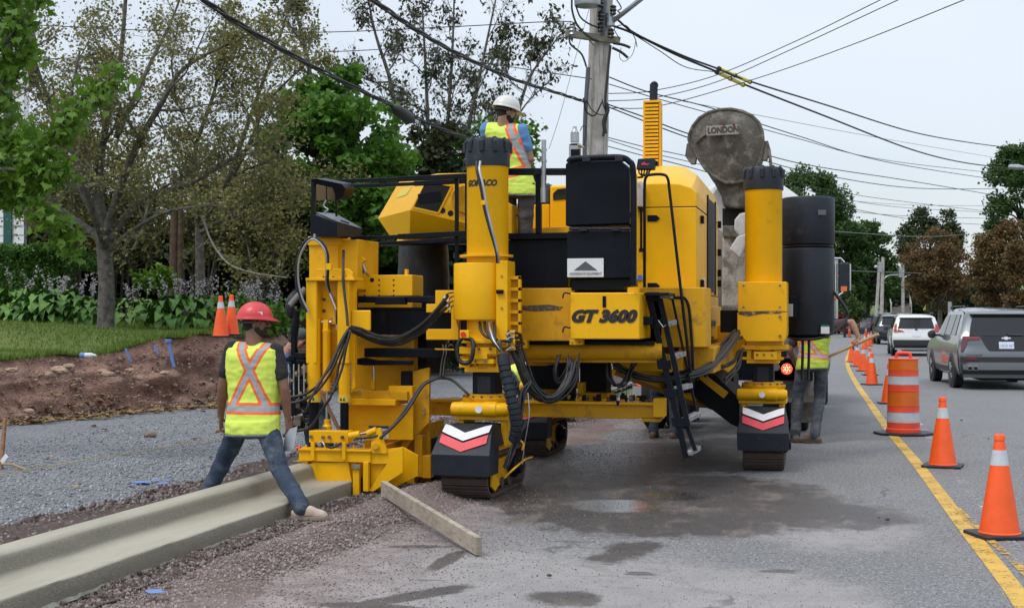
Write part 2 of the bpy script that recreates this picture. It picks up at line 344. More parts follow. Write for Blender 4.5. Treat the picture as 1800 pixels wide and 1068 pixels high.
# ---- stripes of the road: yellow centre line (curving) and a worn white line
def line_sheet(name, pts, w, m, z):
    c = crom([Vector(p) for p in pts], 8); V = []; 
    for k, p in enumerate(c):
        t = (c[min(k + 1, len(c) - 1)] - c[max(k - 1, 0)]).normalized(); s = Vector((t.y, -t.x, 0)) * w / 2; V += [(*(p - s).xy, z), (*(p + s).xy, z)]
    o = meshobj(name, npmesh(name, V, [(2 * k, 2 * k + 1, 2 * k + 3, 2 * k + 2) for k in range(len(c) - 1)]), m); return tag(o, kind='structure')
def worn_line(name, c1, cover):
    g = NG(name, .6); w = g.noise(28, 8, .75); w2 = g.noise(3, 4, .6)
    tr = g.N('ShaderNodeBsdfTransparent'); mx = g.N('ShaderNodeMixShader'); out = g.nt.nodes['Material Output']
    g.L(g.mix(g.rng(w2, .3, .7), tuple(x * .8 for x in c1), c1), g.b.inputs['Base Color'])
    k = g.rng(g.math('ADD', w, g.math('MULTIPLY', g.math('SUBTRACT', w2, .5), .5)), cover - .05, cover + .06, 0, 1)
    g.L(k, mx.inputs[0]); g.L(tr.outputs[0], mx.inputs[1]); g.L(g.b.outputs[0], mx.inputs[2]); g.L(mx.outputs[0], out.inputs[0]); return g.m
YL = worn_line('yellow line paint', (.62, .38, .055), .40)
cl = [G(1815, 1085), G(1770, 1020), G(1690, 918), G(1610, 812), G(1562, 755), G(1527, 705), G(1503, 670), G(1491, 645), G(1490, 626), G(1502, 607), G(1530, 596), G(1560, 588)]
line_sheet('yellow_road_line', cl, .125, YL, .004)
line_sheet('second_yellow_road_line', [G(1822, 1030), G(1780, 985), G(1728, 938), G(1682, 893)], .06, worn_line('yellow line paint worn', (.60, .36, .055), .50), .008)
line_sheet('worn_white_road_line', [G(1780, 960), G(1735, 900), G(1690, 845), G(1640, 780), G(1600, 715)], .09, worn_line('white line paint', (.5, .5, .5), .58), .004)
# ---- gravel bed of the future sidewalk
def gravelbed():
    g = NG('crushed stone bed', .92)
    v = g.N('ShaderNodeTexVoronoi'); v.inputs['Scale'].default_value = 42; g.L(g.pos, v.inputs[0]); f = g.noise(60, 5, .7); b = g.noise(.8, 5, .6)
    sp = g.N('ShaderNodeSeparateXYZ'); g.L(v.outputs['Color'], sp.inputs[0])
    c = g.mix(g.rng(b, .35, .65), (.150, .158, .172), (.21, .218, .232)); c = g.mix(g.math('MULTIPLY', sp.outputs[0], .6), c, (.32, .335, .355)); c = g.mix(g.rng(sp.outputs[1], .6, 1.), c, (.09, .09, .098))
    c = g.mix(g.math('MULTIPLY', g.rng(g.noise(1.1, 7, .7), .56, .7), .5), c, (.15, .105, .085))
    g.L(c, g.b.inputs['Base Color']); g.bump(g.math('ADD', v.outputs['Distance'], f), .9, .02); return g.m
road_sheet('gravel_bed', gravelbed(), -14, -4.70, 3, 75, .02)
def dirtmat(name, c1, c2, c3, sc=1.):
    g = NG(name, .95); a = g.noise(1.6 * sc, 8, .7); b = g.noise(22 * sc, 6, .75); v = g.N('ShaderNodeTexVoronoi'); v.inputs['Scale'].default_value = 30 * sc; g.L(g.pos, v.inputs[0])
    c = g.mix(g.rng(a, .38, .62), c1, c2); c = g.mix(g.math('MULTIPLY', g.rng(b, .45, .7), .7), c, c3)
    g.L(c, g.b.inputs['Base Color']); g.bump(g.math('ADD', b, v.outputs['Distance']), .9, .03); return g.m
BANK = dirtmat('bank soil', (.20, .105, .076), (.33, .195, .148), (.39, .28, .225))
TRENCH = dirtmat('trench soil', (.060, .040, .036), (.095, .066, .058), (.14, .10, .09))
# trench spoil ridge between kerb and gravel bed, and the loose pink gravel on the road side
def strip(name, m, xl, xr, y0, y1, zf, nx=26, ny=260):
    V = []
    for j in range(ny + 1):
        y = y0 + (y1 - y0) * (j / ny) ** 1.4
        a, b = xl(y), xr(y)
        for i in range(nx + 1):
            u = i / nx; x = a + (b - a) * u; V.append((x, y, zf(u, x, y)))
    n = nx + 1; F_ = [(j * n + i, j * n + i + 1, (j + 1) * n + i + 1, (j + 1) * n + i) for j in range(ny) for i in range(nx)]
    return tag(meshobj(name, npmesh(name, V, F_, smooth=True), m), kind='structure')
def lump(x, y, s=1.): return fbm(x * 2.3, y * 2.3, 1.7, 5) * .05 * s + abs(noise.noise(Vector((x * 9, y * 9, 3)))) * .03 * s
strip('trench_soil', TRENCH, lambda y: -6.0 + .18 * math.sin(y * 1.3) + .12 * math.sin(y * 3.1) - .25 * (y < 9), lambda y: -4.60, 4, 40, lambda u, x, y: .0 + .055 * math.sin(math.pi * min(1, u * 1.25)) ** .6 + lump(x, y, .8) * (1 if .05 < u else .3) - (.05 if u < .03 else 0))
strip('kerb_side_soil', TRENCH, lambda y: -4.17, lambda y: -3.92 + .06 * math.sin(y * 1.9) + .05 * math.sin(y * 5.1), 3.5, 13, lambda u, x, y: .0 + .022 * math.sin(math.pi * min(1, u * .9 + .1)) + lump(x, y, .55) - (.05 if u > .96 else 0), 14, 200)
PINKG = dirtmat('pink crushed gravel', (.16, .115, .10), (.235, .18, .165), (.30, .24, .225), 1.3)
def pink_z(u, x, y):
    pile = .11 * math.exp(-((x + 3.50) ** 2 / .07 + (y - 11.2) ** 2 / 1.1)) + .03 * math.exp(-((x + 3.5) ** 2 / .08 + (y - 9.4) ** 2 / 1.2))
    return -.012 + .034 * math.sin(math.pi * min(1, u * 1.02)) ** .8 * (1 - .55 * u) + lump(x, y, .55) * (1 - u) + pile - (.05 if u > .97 else 0)
strip('loose_gravel', PINKG, lambda y: -4.18, lambda y: -3.15 + .22 * math.sin(y * 1.1 + 1) + .1 * math.sin(y * 3.7) + max(0, y - 14) * .07, 3.5, 45, pink_z)
# ---- stones as real geometry
def stones(name, m, fpos, n, smin, smax, zoff=.0, seed=1, parent=None):
    rs = np.random.RandomState(seed); base = np.array([(1, 0, 0), (-1, 0, 0), (0, 1, 0), (0, -1, 0), (0, 0, 1), (0, 0, -1)], float)
    fc = np.array([(0, 2, 4), (2, 1, 4), (1, 3, 4), (3, 0, 4), (2, 0, 5), (1, 2, 5), (3, 1, 5), (0, 3, 5)])
    p = fpos(rs, n); n = len(p); s = smin + (smax - smin) * rs.rand(n) ** 3
    V = base[None] * (1 + .5 * (rs.rand(n, 6, 1) - .5)) * s[:, None, None] * (.7 + .6 * rs.rand(n, 1, 3)); 
    a = rs.rand(n) * 6.28; b = (rs.rand(n) - .5) * 2.2
    ca, sa, cb, sb = np.cos(a)[:, None], np.sin(a)[:, None], np.cos(b)[:, None], np.sin(b)[:, None]
    x, y, z = V[..., 0], V[..., 1], V[..., 2]; y, z = y * cb - z * sb, y * sb + z * cb; x, y = x * ca - y * sa, x * sa + y * ca
    V = np.stack([x, y, z], -1) + p[:, None, :]; V[..., 2] += (s * .25)[:, None] + zoff
    Fc = fc[None] + (np.arange(n) * 6)[:, None, None]
    me = npmesh(name, V, Fc.reshape(-1, 3), np.repeat(rs.rand(n), 6)); o = meshobj(name, me, m, parent); return tag(o, kind='stuff')
def stonemat(name, stops):
    m = bpy.data.materials.new(name); m.use_nodes = True; nt = m.node_tree; b = nt.nodes['Principled BSDF']; b.inputs['Roughness'].default_value = .85
    at = nt.nodes.new('ShaderNodeAttribute'); at.attribute_name = 'var'; cr = nt.nodes.new('ShaderNodeValToRGB'); nt.links.new(at.outputs['Fac'], cr.inputs[0]); nt.links.new(cr.outputs[0], b.inputs['Base Color'])
    e = cr.color_ramp.elements; e[0].color = (*stops[0], 1); e[1].color = (*stops[-1], 1)
    for i, s_ in enumerate(stops[1:-1]): x = e.new((i + 1) / (len(stops) - 1)); x.color = (*s_, 1)
    return m
def dens(y0, y1):   # more stones close to the eye
    def f(rs, n): return y0 * (y1 / y0) ** rs.rand(n)
    return f
def pos_left(rs, n):
    y = dens(5.5, 26)(rs, n); x = -5.7 - 4.5 * rs.rand(n) ** 1.2; return np.stack([x, y, np.full(n, .02)], 1)
def pos_soil(rs, n):
    y = dens(5., 24)(rs, n); x = -5.95 + 1.3 * rs.rand(n); return np.stack([x, y, np.array([.035 + lump(a, b, .8) for a, b in zip(x, y)])], 1)
def pos_side(rs, n):
    y = dens(4.8, 13)(rs, n); x = -4.15 + .24 * rs.rand(n); return np.stack([x, y, np.array([.020 + lump(a, b, .55) for a, b in zip(x, y)])], 1)
def pos_pink(rs, n):
    y = dens(4.5, 30)(rs, n); x = -4.15 + 1.25 * rs.rand(n) ** 1.1 + np.maximum(0, y - 14) * .06 * rs.rand(n)
    u = np.clip((x + 4.16) / 1.0, 0, .96); return np.stack([x, y, np.array([pink_z(c, a, b) for a, b, c in zip(x, y, u)])], 1)
def pos_scatter(rs, n):
    y = dens(5.5, 26)(rs, n); x = -3.2 + np.abs(rs.randn(n)) * .75; return np.stack([x, y, np.full(n, .001)], 1)
stones('crushed_stone', stonemat('crushed stone', [(.12, .127, .14), (.19, .197, .213), (.27, .28, .297), (.38, .39, .40)]), pos_left, 46000, .005, .019, seed=1)
stones('soil_clods', stonemat('soil clods', [(.045, .03, .026), (.085, .058, .05), (.13, .095, .085), (.24, .21, .2)]), pos_soil, 26000, .007, .030, seed=2)
stones('side_clods', stonemat('side clods', [(.05, .034, .03), (.09, .063, .055), (.13, .10, .09), (.26, .23, .21)]), pos_side, 9000, .005, .02, seed=12)
stones('pink_gravel', stonemat('pink gravel', [(.13, .098, .09), (.20, .16, .15), (.25, .195, .18), (.34, .29, .27)]), pos_pink, 62000, .004, .015, seed=3)
stones('scattered_grit', stonemat('grit', [(.10, .085, .08), (.20, .17, .16), (.30, .27, .26)]), pos_scatter, 15000, .002, .0075, seed=4)

def pos_road(rs, n):
    y = dens(6, 20)(rs, n); return np.stack([-2.9 + 5.6 * rs.rand(n), y, np.full(n, .0005)], 1)
stones('road_grit', stonemat('road grit', [(.05, .05, .052), (.16, .16, .16), (.36, .35, .34)]), pos_road, 26000, .0015, .0048, seed=14)
# ---- the cut bank and the lawn behind it
FOOT = [(-12.9, 6), (-12.4, 14), (-12.1, 18), (-11.3, 21), (-10.9, 24), (-10.8, 30), (-10.9, 38), (-10.4, 50), (-8.5, 70), (-7.0, 90)]
def foot_x(y):
    return .18 + float(np.interp(y, [p[1] for p in FOOT], [p[0] for p in FOOT])) + .10 * math.sin(y * 2.1) + .06 * math.sin(y * 5.3)
def top_z(y): return float(np.interp(y, [10, 20.2, 21.0, 22.0, 26, 40, 70], [.90, .97, 1.06, 1.24, 1.22, 1.2, 1.1])) + .03 * math.sin(y * 3.3)
def lawn_z(x, y):
    d = max(0., (foot_x(y) - .55) - x); return top_z(y) + min(d, 14) * .042 + fbm(x * .5, y * .5, 3) * .03
def bank_mesh():
    ny, nx = 420, 26; V = []
    for j in range(ny + 1):
        y = 7 + 75 * (j / ny) ** 1.5; fx = foot_x(y); tz = top_z(y)
        for i in range(nx + 1):
            u = i / nx; x = fx + .10 - (u ** .9) * .72; z = .0 + tz * (u ** .95 if u < 1 else 1)
            k = math.sin(math.pi * u); nn = fbm(x * 1.5, y * 1.5, z * 2.5, 5); n2 = fbm(x * 6, y * 6, z * 7 + 5, 4) * 1.3
            x += k * (nn * .22 + n2 * .07); z += k * (nn * .07 + n2 * .05)
            V.append((x, y, max(.0, z) if u > .04 else -.02))
    n = nx + 1; F_ = [(j * n + i, (j + 1) * n + i, (j + 1) * n + i + 1, j * n + i + 1) for j in range(ny) for i in range(nx)]
    return tag(meshobj('dirt_bank', npmesh('dirt_bank', V, F_, smooth=True), BANK), kind='structure')
bank_mesh()
lm = NG('lawn soil', .95); lm.L(lm.mix(lm.rng(lm.noise(1.2, 7, .7), .35, .65), (.075, .115, .018), (.12, .16, .032)), lm.b.inputs['Base Color']); lm.bump(lm.noise(45, 5, .7), 1., .03)
def lawn_mesh():
    ny, nx = 140, 40; V = []
    for j in range(ny + 1):
        y = 7 + 95 * (j / ny) ** 1.3; x1 = foot_x(y) - .60 + .05 * math.sin(y * 7)
        for i in range(nx + 1): x = x1 - 40 * (i / nx) ** 1.6; V.append((x, y, lawn_z(x, y) + .012))
    n = nx + 1; F_ = [(j * n + i, (j + 1) * n + i, (j + 1) * n + i + 1, j * n + i + 1) for j in range(ny) for i in range(nx)]
    return tag(meshobj('lawn', npmesh('lawn', V, F_, smooth=True), lm.m), kind='structure')
lawn_mesh()
GRASS = leafmat('grass blades', (.070, .135, .014), (.20, .28, .05), .3)
def grass():
    rs = np.random.RandomState(5); n = 60000; y = 13 + 22 * rs.rand(n); fx = np.array([foot_x(a) for a in y]); x = fx - .52 - 9 * rs.rand(n) ** 1.8
    z = np.array([lawn_z(a, b) for a, b in zip(x, y)]); h = .03 + .05 * rs.rand(n); edge = (fx - x) < .8; h[edge] *= 1.5
    a = rs.rand(n) * 6.28; lx, ly = np.cos(a) * .012, np.sin(a) * .012; bx, by = (rs.rand(n) - .5) * .06, (rs.rand(n) - .5) * .06
    V = np.zeros((n, 3, 3)); V[:, 0] = np.stack([x - lx, y - ly, z], 1); V[:, 1] = np.stack([x + lx, y + ly, z], 1); V[:, 2] = np.stack([x + bx, y + by, z + h], 1)
    o = meshobj('grass', npmesh('grass', V, np.arange(3 * n).reshape(-1, 3), np.repeat(rs.rand(n), 3)), GRASS); tag(o, kind='stuff')
grass()
def bankpos(lo, hi):
    def f(rs, n):
        y = 13 + 30 * rs.rand(n) ** 1.2; u = lo + (hi - lo) * rs.rand(n); x = np.array([foot_x(b) + .15 - (c ** .9) * .72 for b, c in zip(y, u)]); z = np.array([top_z(b) * c ** .95 for b, c in zip(y, u)])
        return np.stack([x, y, z], 1)
    return f
stones('bank_rubble', stonemat('bank rubble', [(.15, .085, .065), (.22, .135, .105), (.27, .175, .14), (.33, .25, .21)]), bankpos(.0, .95), 5000, .006, .042, seed=8)
stones('foot_rubble', MATS.get('x') or stonemat('foot rubble', [(.12, .08, .06), (.22, .17, .14), (.3, .27, .25)]), bankpos(-.0, .12), 2600, .01, .035, seed=9)
# fallen leaves at the foot of the bank
LITTER = leafmat('fallen leaves', (.13, .075, .035), (.38, .26, .12), .15, .8)
def litter():
    rs = np.random.RandomState(11); n = 1700; c = rs.randint(0, 40, n); cy = 15 + 13 * rs.rand(40); y = cy[c] + rs.randn(n) * .5; x = np.array([foot_x(a) for a in y]) + .22 + rs.randn(n) * .20; z = .04 + .03 * rs.rand(n) + np.clip(-(x - np.array([foot_x(a) for a in y]) - .12), 0, 1) * 1.3
    m = rs.rand(n) < .025; y[m] = 9 + 14 * rs.rand(m.sum()); x[m] = -6.5 - 4 * rs.rand(m.sum()); z[m] = .035
    s = .03 + .05 * rs.rand(n) ** 2; a = rs.rand(n) * 6.28; V = np.zeros((n, 5, 3))
    for k in range(5):
        an = a + k * 1.2566; r = s * (.6 + .6 * rs.rand(n)); V[:, k] = np.stack([x + np.cos(an) * r, y + np.sin(an) * r, z + (rs.rand(n) - .3) * s * .7], 1)
    o = meshobj('fallen_leaves', npmesh('fallen_leaves', V, np.arange(5 * n).reshape(-1, 5), np.repeat(rs.rand(n), 5)), LITTER); tag(o, kind='stuff')
litter()

# ---- fresh concrete kerb and gutter, a slipformed ribbon
KX0 = -4.175
def kerb():
    g = NG('fresh concrete', .55); a = g.noise(2.0, 6, .6, stretch=(1, .25, 1)); f = g.noise(130, 5, .75); f2 = g.noise(14, 6, .7, stretch=(1, .15, 1))
    sep = g.N('ShaderNodeSeparateXYZ'); g.L(g.geo.outputs['Normal'], sep.inputs[0])
    rough_side = g.rng(sep.outputs[0], .7, .95)          # the cut outer face is coarse
    c = g.mix(g.rng(a, .35, .65), (.300, .278, .212), (.375, .350, .275)); c = g.mix(g.math('MULTIPLY', g.rng(f2, .45, .65), .3), c, (.42, .40, .34)); c = g.mix(g.math('MULTIPLY', g.rng(g.noise(5, 8, .75), .54, .70), .22), c, (.23, .21, .16)); c = g.mix(g.math('MULTIPLY', g.rng(g.noise(75, 3, .6), .70, .76), .4), c, (.16, .15, .12))
    c = g.mix(g.math('MULTIPLY', rough_side, g.rng(f, .3, .6)), c, (.165, .15, .118)); g.L(c, g.b.inputs['Base Color'])
    g.bump(g.math('ADD', g.math('MULTIPLY', f, g.math('ADD', .04, g.math('MULTIPLY', rough_side, 1.6))), g.math('MULTIPLY', f2, .25)), .6, .008)
    up_ = .018
    prof = [(0, -.02), (0, .0), (.004, .055), (0, .112), (-.006, .124), (-.018, .130)]
    prof += [(-.10, .127), (-.20, .123), (-.27, .121), (-.315, .124), (-.338, .138), (-.350, .165), (-.362, .215), (-.372, .242), (-.392, .262), (-.42, .270), (-.50, .270), (-.535, .262), (-.548, .24), (-.55, .10), (-.55, -.02)]
    ys = np.linspace(1.0, 11.95, 120); V = []; n = len(prof)
    for y in ys:
        for i, (dx, z) in enumerate(prof):
            w = noise.noise(Vector((i * .7, y * 2.2, 0))) * .004 + (noise.noise(Vector((y * 9, z * 30, 2))) * .006 if i < 4 else 0)
            V.append((KX0 + dx + w, y, z + w * .5 + (up_ if z > .05 else 0)))
    F_ = [(j * n + i, (j + 1) * n + i, (j + 1) * n + i + 1, j * n + i + 1)[::-1] for j in range(len(ys) - 1) for i in range(n - 1)]
    o = meshobj('concrete_kerb', npmesh('concrete_kerb', V, F_, smooth=True), g.m); o.data.set_sharp_from_angle(angle=R(50)); return tag(o, kind='structure')
kerb()
# dribbled mortar film along the foot of the gutter
strip('mortar_spill', mat('mortar film', (.30, .29, .245), .8, bump=.6, bscale=60, var=.25, vscale=12), lambda y: KX0 + .002, lambda y: KX0 + .030 + .015 * math.sin(y * 2.3) + .014 * math.sin(y * 7) + .008 * math.sin(y * 23), 4, 11.3, lambda u, x, y: .034 - .02 * u + .01 * noise.noise(Vector((x * 20, y * 20, 0))), 5, 200)

# ---- far side of the scene: the lawn hill with its steps, verge on the right
def hill_z(x, y): 
    d = y - 140
    return -.02 + max(0, min(d, 60)) * .105 + fbm(x * .05, y * .05, 2) * .5 * min(1, max(0, d) / 20)
hm = NG('hill grass', .95); hm.L(hm.mix(hm.rng(hm.noise(.25, 7, .65), .35, .65), (.085, .135, .030), (.14, .19, .05)), hm.b.inputs['Base Color']); hm.bump(hm.noise(3, 6, .7), .8, .3)
def grid(name, m, x0, x1, y0, y1, zf, nx, ny):
    V = [(x, y, zf(x, y)) for y in np.linspace(y0, y1, ny) for x in np.linspace(x0, x1, nx)]
    F_ = [(j * nx + i, j * nx + i + 1, (j + 1) * nx + i + 1, (j + 1) * nx + i) for j in range(ny - 1) for i in range(nx - 1)]
    return tag(meshobj(name, npmesh(name, V, F_, smooth=True), m), kind='structure')
grid('hill', hm.m, -30, 130, 138, 330, hill_z, 60, 50)
road_sheet('verge', hm.m, 14.5, 60, -4, 140, .03)
road_sheet('far_road', mat('far asphalt', (.16, .165, .17), .85, var=.12, vscale=.4), -60, 60, 118, 138, .002)

# ================================================================== THE KERB PAVING MACHINE
MC = thing('paving_machine', 'huge yellow slipform kerb paving machine on tracks with black cabinets, towering over the road', 'paving machine', (-2.2, 13.5, 0))
def b1(name, m, f, bev=.006, par=MC, **k):
    mb = MB(); f(mb); return mb.build(name, m, par, bev=bev, **k)
def pbx(name, m, x0, y0, x1, y1, Y, d, bev=.006, par=MC, **k):
    return b1(name, m, lambda q: q.pb(x0, y0, x1, y1, Y, d), bev, par, **k)
def ppx(name, m, pix, Y, d, bev=.006, par=MC, **k):
    return b1(name, m, lambda q: q.pp(pix, Y, d), bev, par, **k)
def hose(pts, r, m=RUB, name='hose', par=MC, n=8, k=8):
    mb = MB(); mb.tube(crom(pts, k), r, n); return mb.build(name, m, par, smooth=80)
def bolts(lst, Y, r=.012, par=MC, m=None, h=.012):
    for (x, y) in lst:
        c = P(x, y, Y); mb = MB(); mb.cyl(c + Vector((0, .002, 0)), c - Vector((0, h, 0)), r, 6); mb.build('bolt', m or STEEL, par, smooth=0)
def holes(lst, Y, r=.012, par=MC):
    for (x, y) in lst:
        c = P(x, y, Y); mb = MB(); mb.cyl(c + Vector((0, .002, 0)), c - Vector((0, .0025, 0)), r, 12); mb.build('hole', DARK, par, smooth=0)
# ---------------- crawler legs
def crawler(par, cx, cy, wid=.42, yaw=0., chev=True, tr=.185, length=1.35, ysh=-.42, shw=.53):
    """track unit: chain with grouser pads, frame, shroud; cx,cy is its centre"""
    M = Matrix.Translation((cx, cy, 0)) @ Matrix.Rotation(yaw, 4, 'Z')
    def bb(): q = MB(); q.M = M; return q
    hl = length / 2 - tr; path = []; n1 = 12
    for i in range(n1): path.append((-hl + 2 * hl * i / n1, 0.0, 0))
    for i in range(8): a = -math.pi / 2 + math.pi * i / 8; path.append((hl + tr * math.cos(a), tr + tr * math.sin(a), a))
    for i in range(n1): path.append((hl - 2 * hl * i / n1, 2 * tr, math.pi))
    for i in range(8): a = math.pi / 2 + math.pi * i / 8; path.append((-hl + tr * math.cos(a), tr + tr * math.sin(a), a))
    q = bb(); inner = bb()
    for i in range(len(path)):
        y0, z0, _ = path[i]; y1, z1, _ = path[(i + 1) % len(path)]
        mid = Vector((0, (y0 + y1) / 2, (z0 + z1) / 2)); t = Vector((0, y1 - y0, z1 - z0)); L = t.length; t.normalize(); nrm = Vector((0, t.z, -t.y))
        sd = Vector((1, 0, 0))
        def slab(a0, a1, h0, h1, w):
            vs = [mid + t * (s * L) + nrm * h + sd * x for h in (h0, h1) for x, s in ((-w, a0), (w, a0), (w, a1), (-w, a1))]
            q.add(vs, [(0, 1, 2, 3), (4, 7, 6, 5), (0, 4, 5, 1), (1, 5, 6, 2), (2, 6, 7, 3), (3, 7, 4, 0)])
        slab(-.44, .44, -.022, .0, wid / 2); slab(-.36, -.20, 0, .014, wid / 2 * .98); slab(.20, .36, 0, .014, wid / 2 * .98)
    q.M = Matrix.Translation((0, 0, .016)) @ M
    o = MB(); o.v = [(v[0], v[1], v[2] + .016) for v in q.v]; o.f = q.f; o.build('track_pads', TRK, par, smooth=0)
    q = bb(); q.lathe((-wid * .2, hl, tr + .016), [(tr - .03, 0), (tr - .03, wid * .4)], 20, (1, 0, 0)); q.lathe((-wid * .2, -hl, tr + .016), [(tr - .03, 0), (tr - .03, wid * .4)], 20, (1, 0, 0)); q.build('track_wheel', TRK, par, bev=.01)
    q = bb(); q.prism([(-wid * .36, -hl - .02, .10), (-wid * .36, hl, .10), (-wid * .36, hl, .31), (-wid * .36, -hl + .1, .31), (-wid * .36, -hl - .02, .22)], (wid * .72, 0, 0)); q.build('track_frame', YELD, par, bev=.01)
    q = bb()
    for s in (-1, 1):
        q.prism([(s * wid * .42, -hl + .02, .36), (s * wid * .42, -hl + .02, .10), (s * wid * .42, -hl + .13, .05), (s * wid * .42, -hl + .30, .10), (s * wid * .42, -hl + .16, .18), (s * wid * .42, -hl + .16, .36)], (s * .02, 0, 0))
        q.box((s * wid * .38, -hl + .1, .36), (s * wid * .46, hl - .1, .44))
    q.build('track_guard', YEL, par, bev=.005)
    for y in (-.25, 0, .25):
        q = bb(); q.cyl((-wid * .40, y, .085), (wid * .40, y, .085), .055, 12); q.build('track_roller', TRK, par, bev=.005)
    # motor on the outer side
    q = bb(); q.lathe((wid * .40, hl * .6, tr + .02), [(.10, 0), (.10, .05), (.07, .07), (.06, .10)], 16, (1, 0, 0)); q.build('drive_motor', BLK, par, bev=.004)
    # shroud over the rear of the track
    w = shw / 2; yb = -length / 2 - .10
    sec = [(yb, .225, w * .97), (yb - .015, .41, w), (yb + .13, .565, w * .90), (yb + .28, .645, w * .78), (yb + .62, .64, w * .80), (yb + .62, .47, w * .94)]
    vs = []
    for y, z, ww in sec: vs += [(-ww, y, z), (-ww * .06, y - .006, z + (.006 if z > .5 else 0)), (ww, y, z)]
    q = bb(); fs = []
    for k in range(len(sec) - 1):
        for j in range(2): fs.append((k * 3 + j, k * 3 + j + 1, k * 3 + 4 + j, k * 3 + 3 + j))
    nn = len(sec); side_l = [k * 3 for k in range(nn)]; side_r = [k * 3 + 2 for k in range(nn)]
    a = len(vs); vs += [(-w * .97, yb + .30, .225), (w * .97, yb + .30, .225), (-w * .95, yb + .34, .46), (w * .95, yb + .34, .46)]
    fs += [(0, 3, a + 2, a), (2, a + 1, a + 3, 5), (3, 6, 9, a + 2), (5, a + 3, 11, 8), (9, 12, 15, a + 2), (11, a + 3, 17, 14)]
    q.add(vs, fs); so = q.build('track_shroud', BLKP, par, bev=.022, seg=3, smooth=50)
    mo = so.modifiers.new('thick', 'SOLIDIFY'); mo.thickness = .02; mo.offset = -1; so.modifiers.move(1, 0)
    if chev:
        (ya, za, wa), (yb2, zb, wb) = sec[1], sec[2]
        def onf(u, v):   # u across, v up the sloping face (v in 0..1 over the two upper facets)
            if v < .66: k = v / .66; y = ya + (yb2 - ya) * k; z = za + (zb - za) * k
            else: k = (v - .66) / .34; y = yb2 + (sec[3][0] - yb2) * k; z = zb + (sec[3][1] - zb) * k
            n_ = Vector((0, za - zb, yb2 - ya)).normalized(); n_ = Vector((0, -abs(n_.y) if False else -(zb - za), (yb2 - ya))).normalized()
            return Vector((u, y, z)) + n_ * (.009 + (.012 if nm[0] == 'w' else .003))
        for nm, m, vlo in (('white_chevron', WHT, .36), ('red_chevron', REDR, .04)):
            vs = []; fs = []; nseg = 8; hw = w * .80
            for i in range(nseg + 1):
                u = -hw + 2 * hw * i / nseg; dip = .30 * (1 - abs(u) / hw)
                top = min(vlo + .30 + .34 - dip, .97); bot = vlo + .34 - dip + (.03 if nm[0] == 'w' else 0)
                for v in (bot, (bot + top) / 2, top): vs.append(onf(u, v))
            for i in range(nseg):
                for j in range(2): fs.append((i * 3 + j, (i + 1) * 3 + j, (i + 1) * 3 + j + 1, i * 3 + j + 1))
            q = bb(); q.add(vs, fs); q.build(nm, m, par, smooth=0)
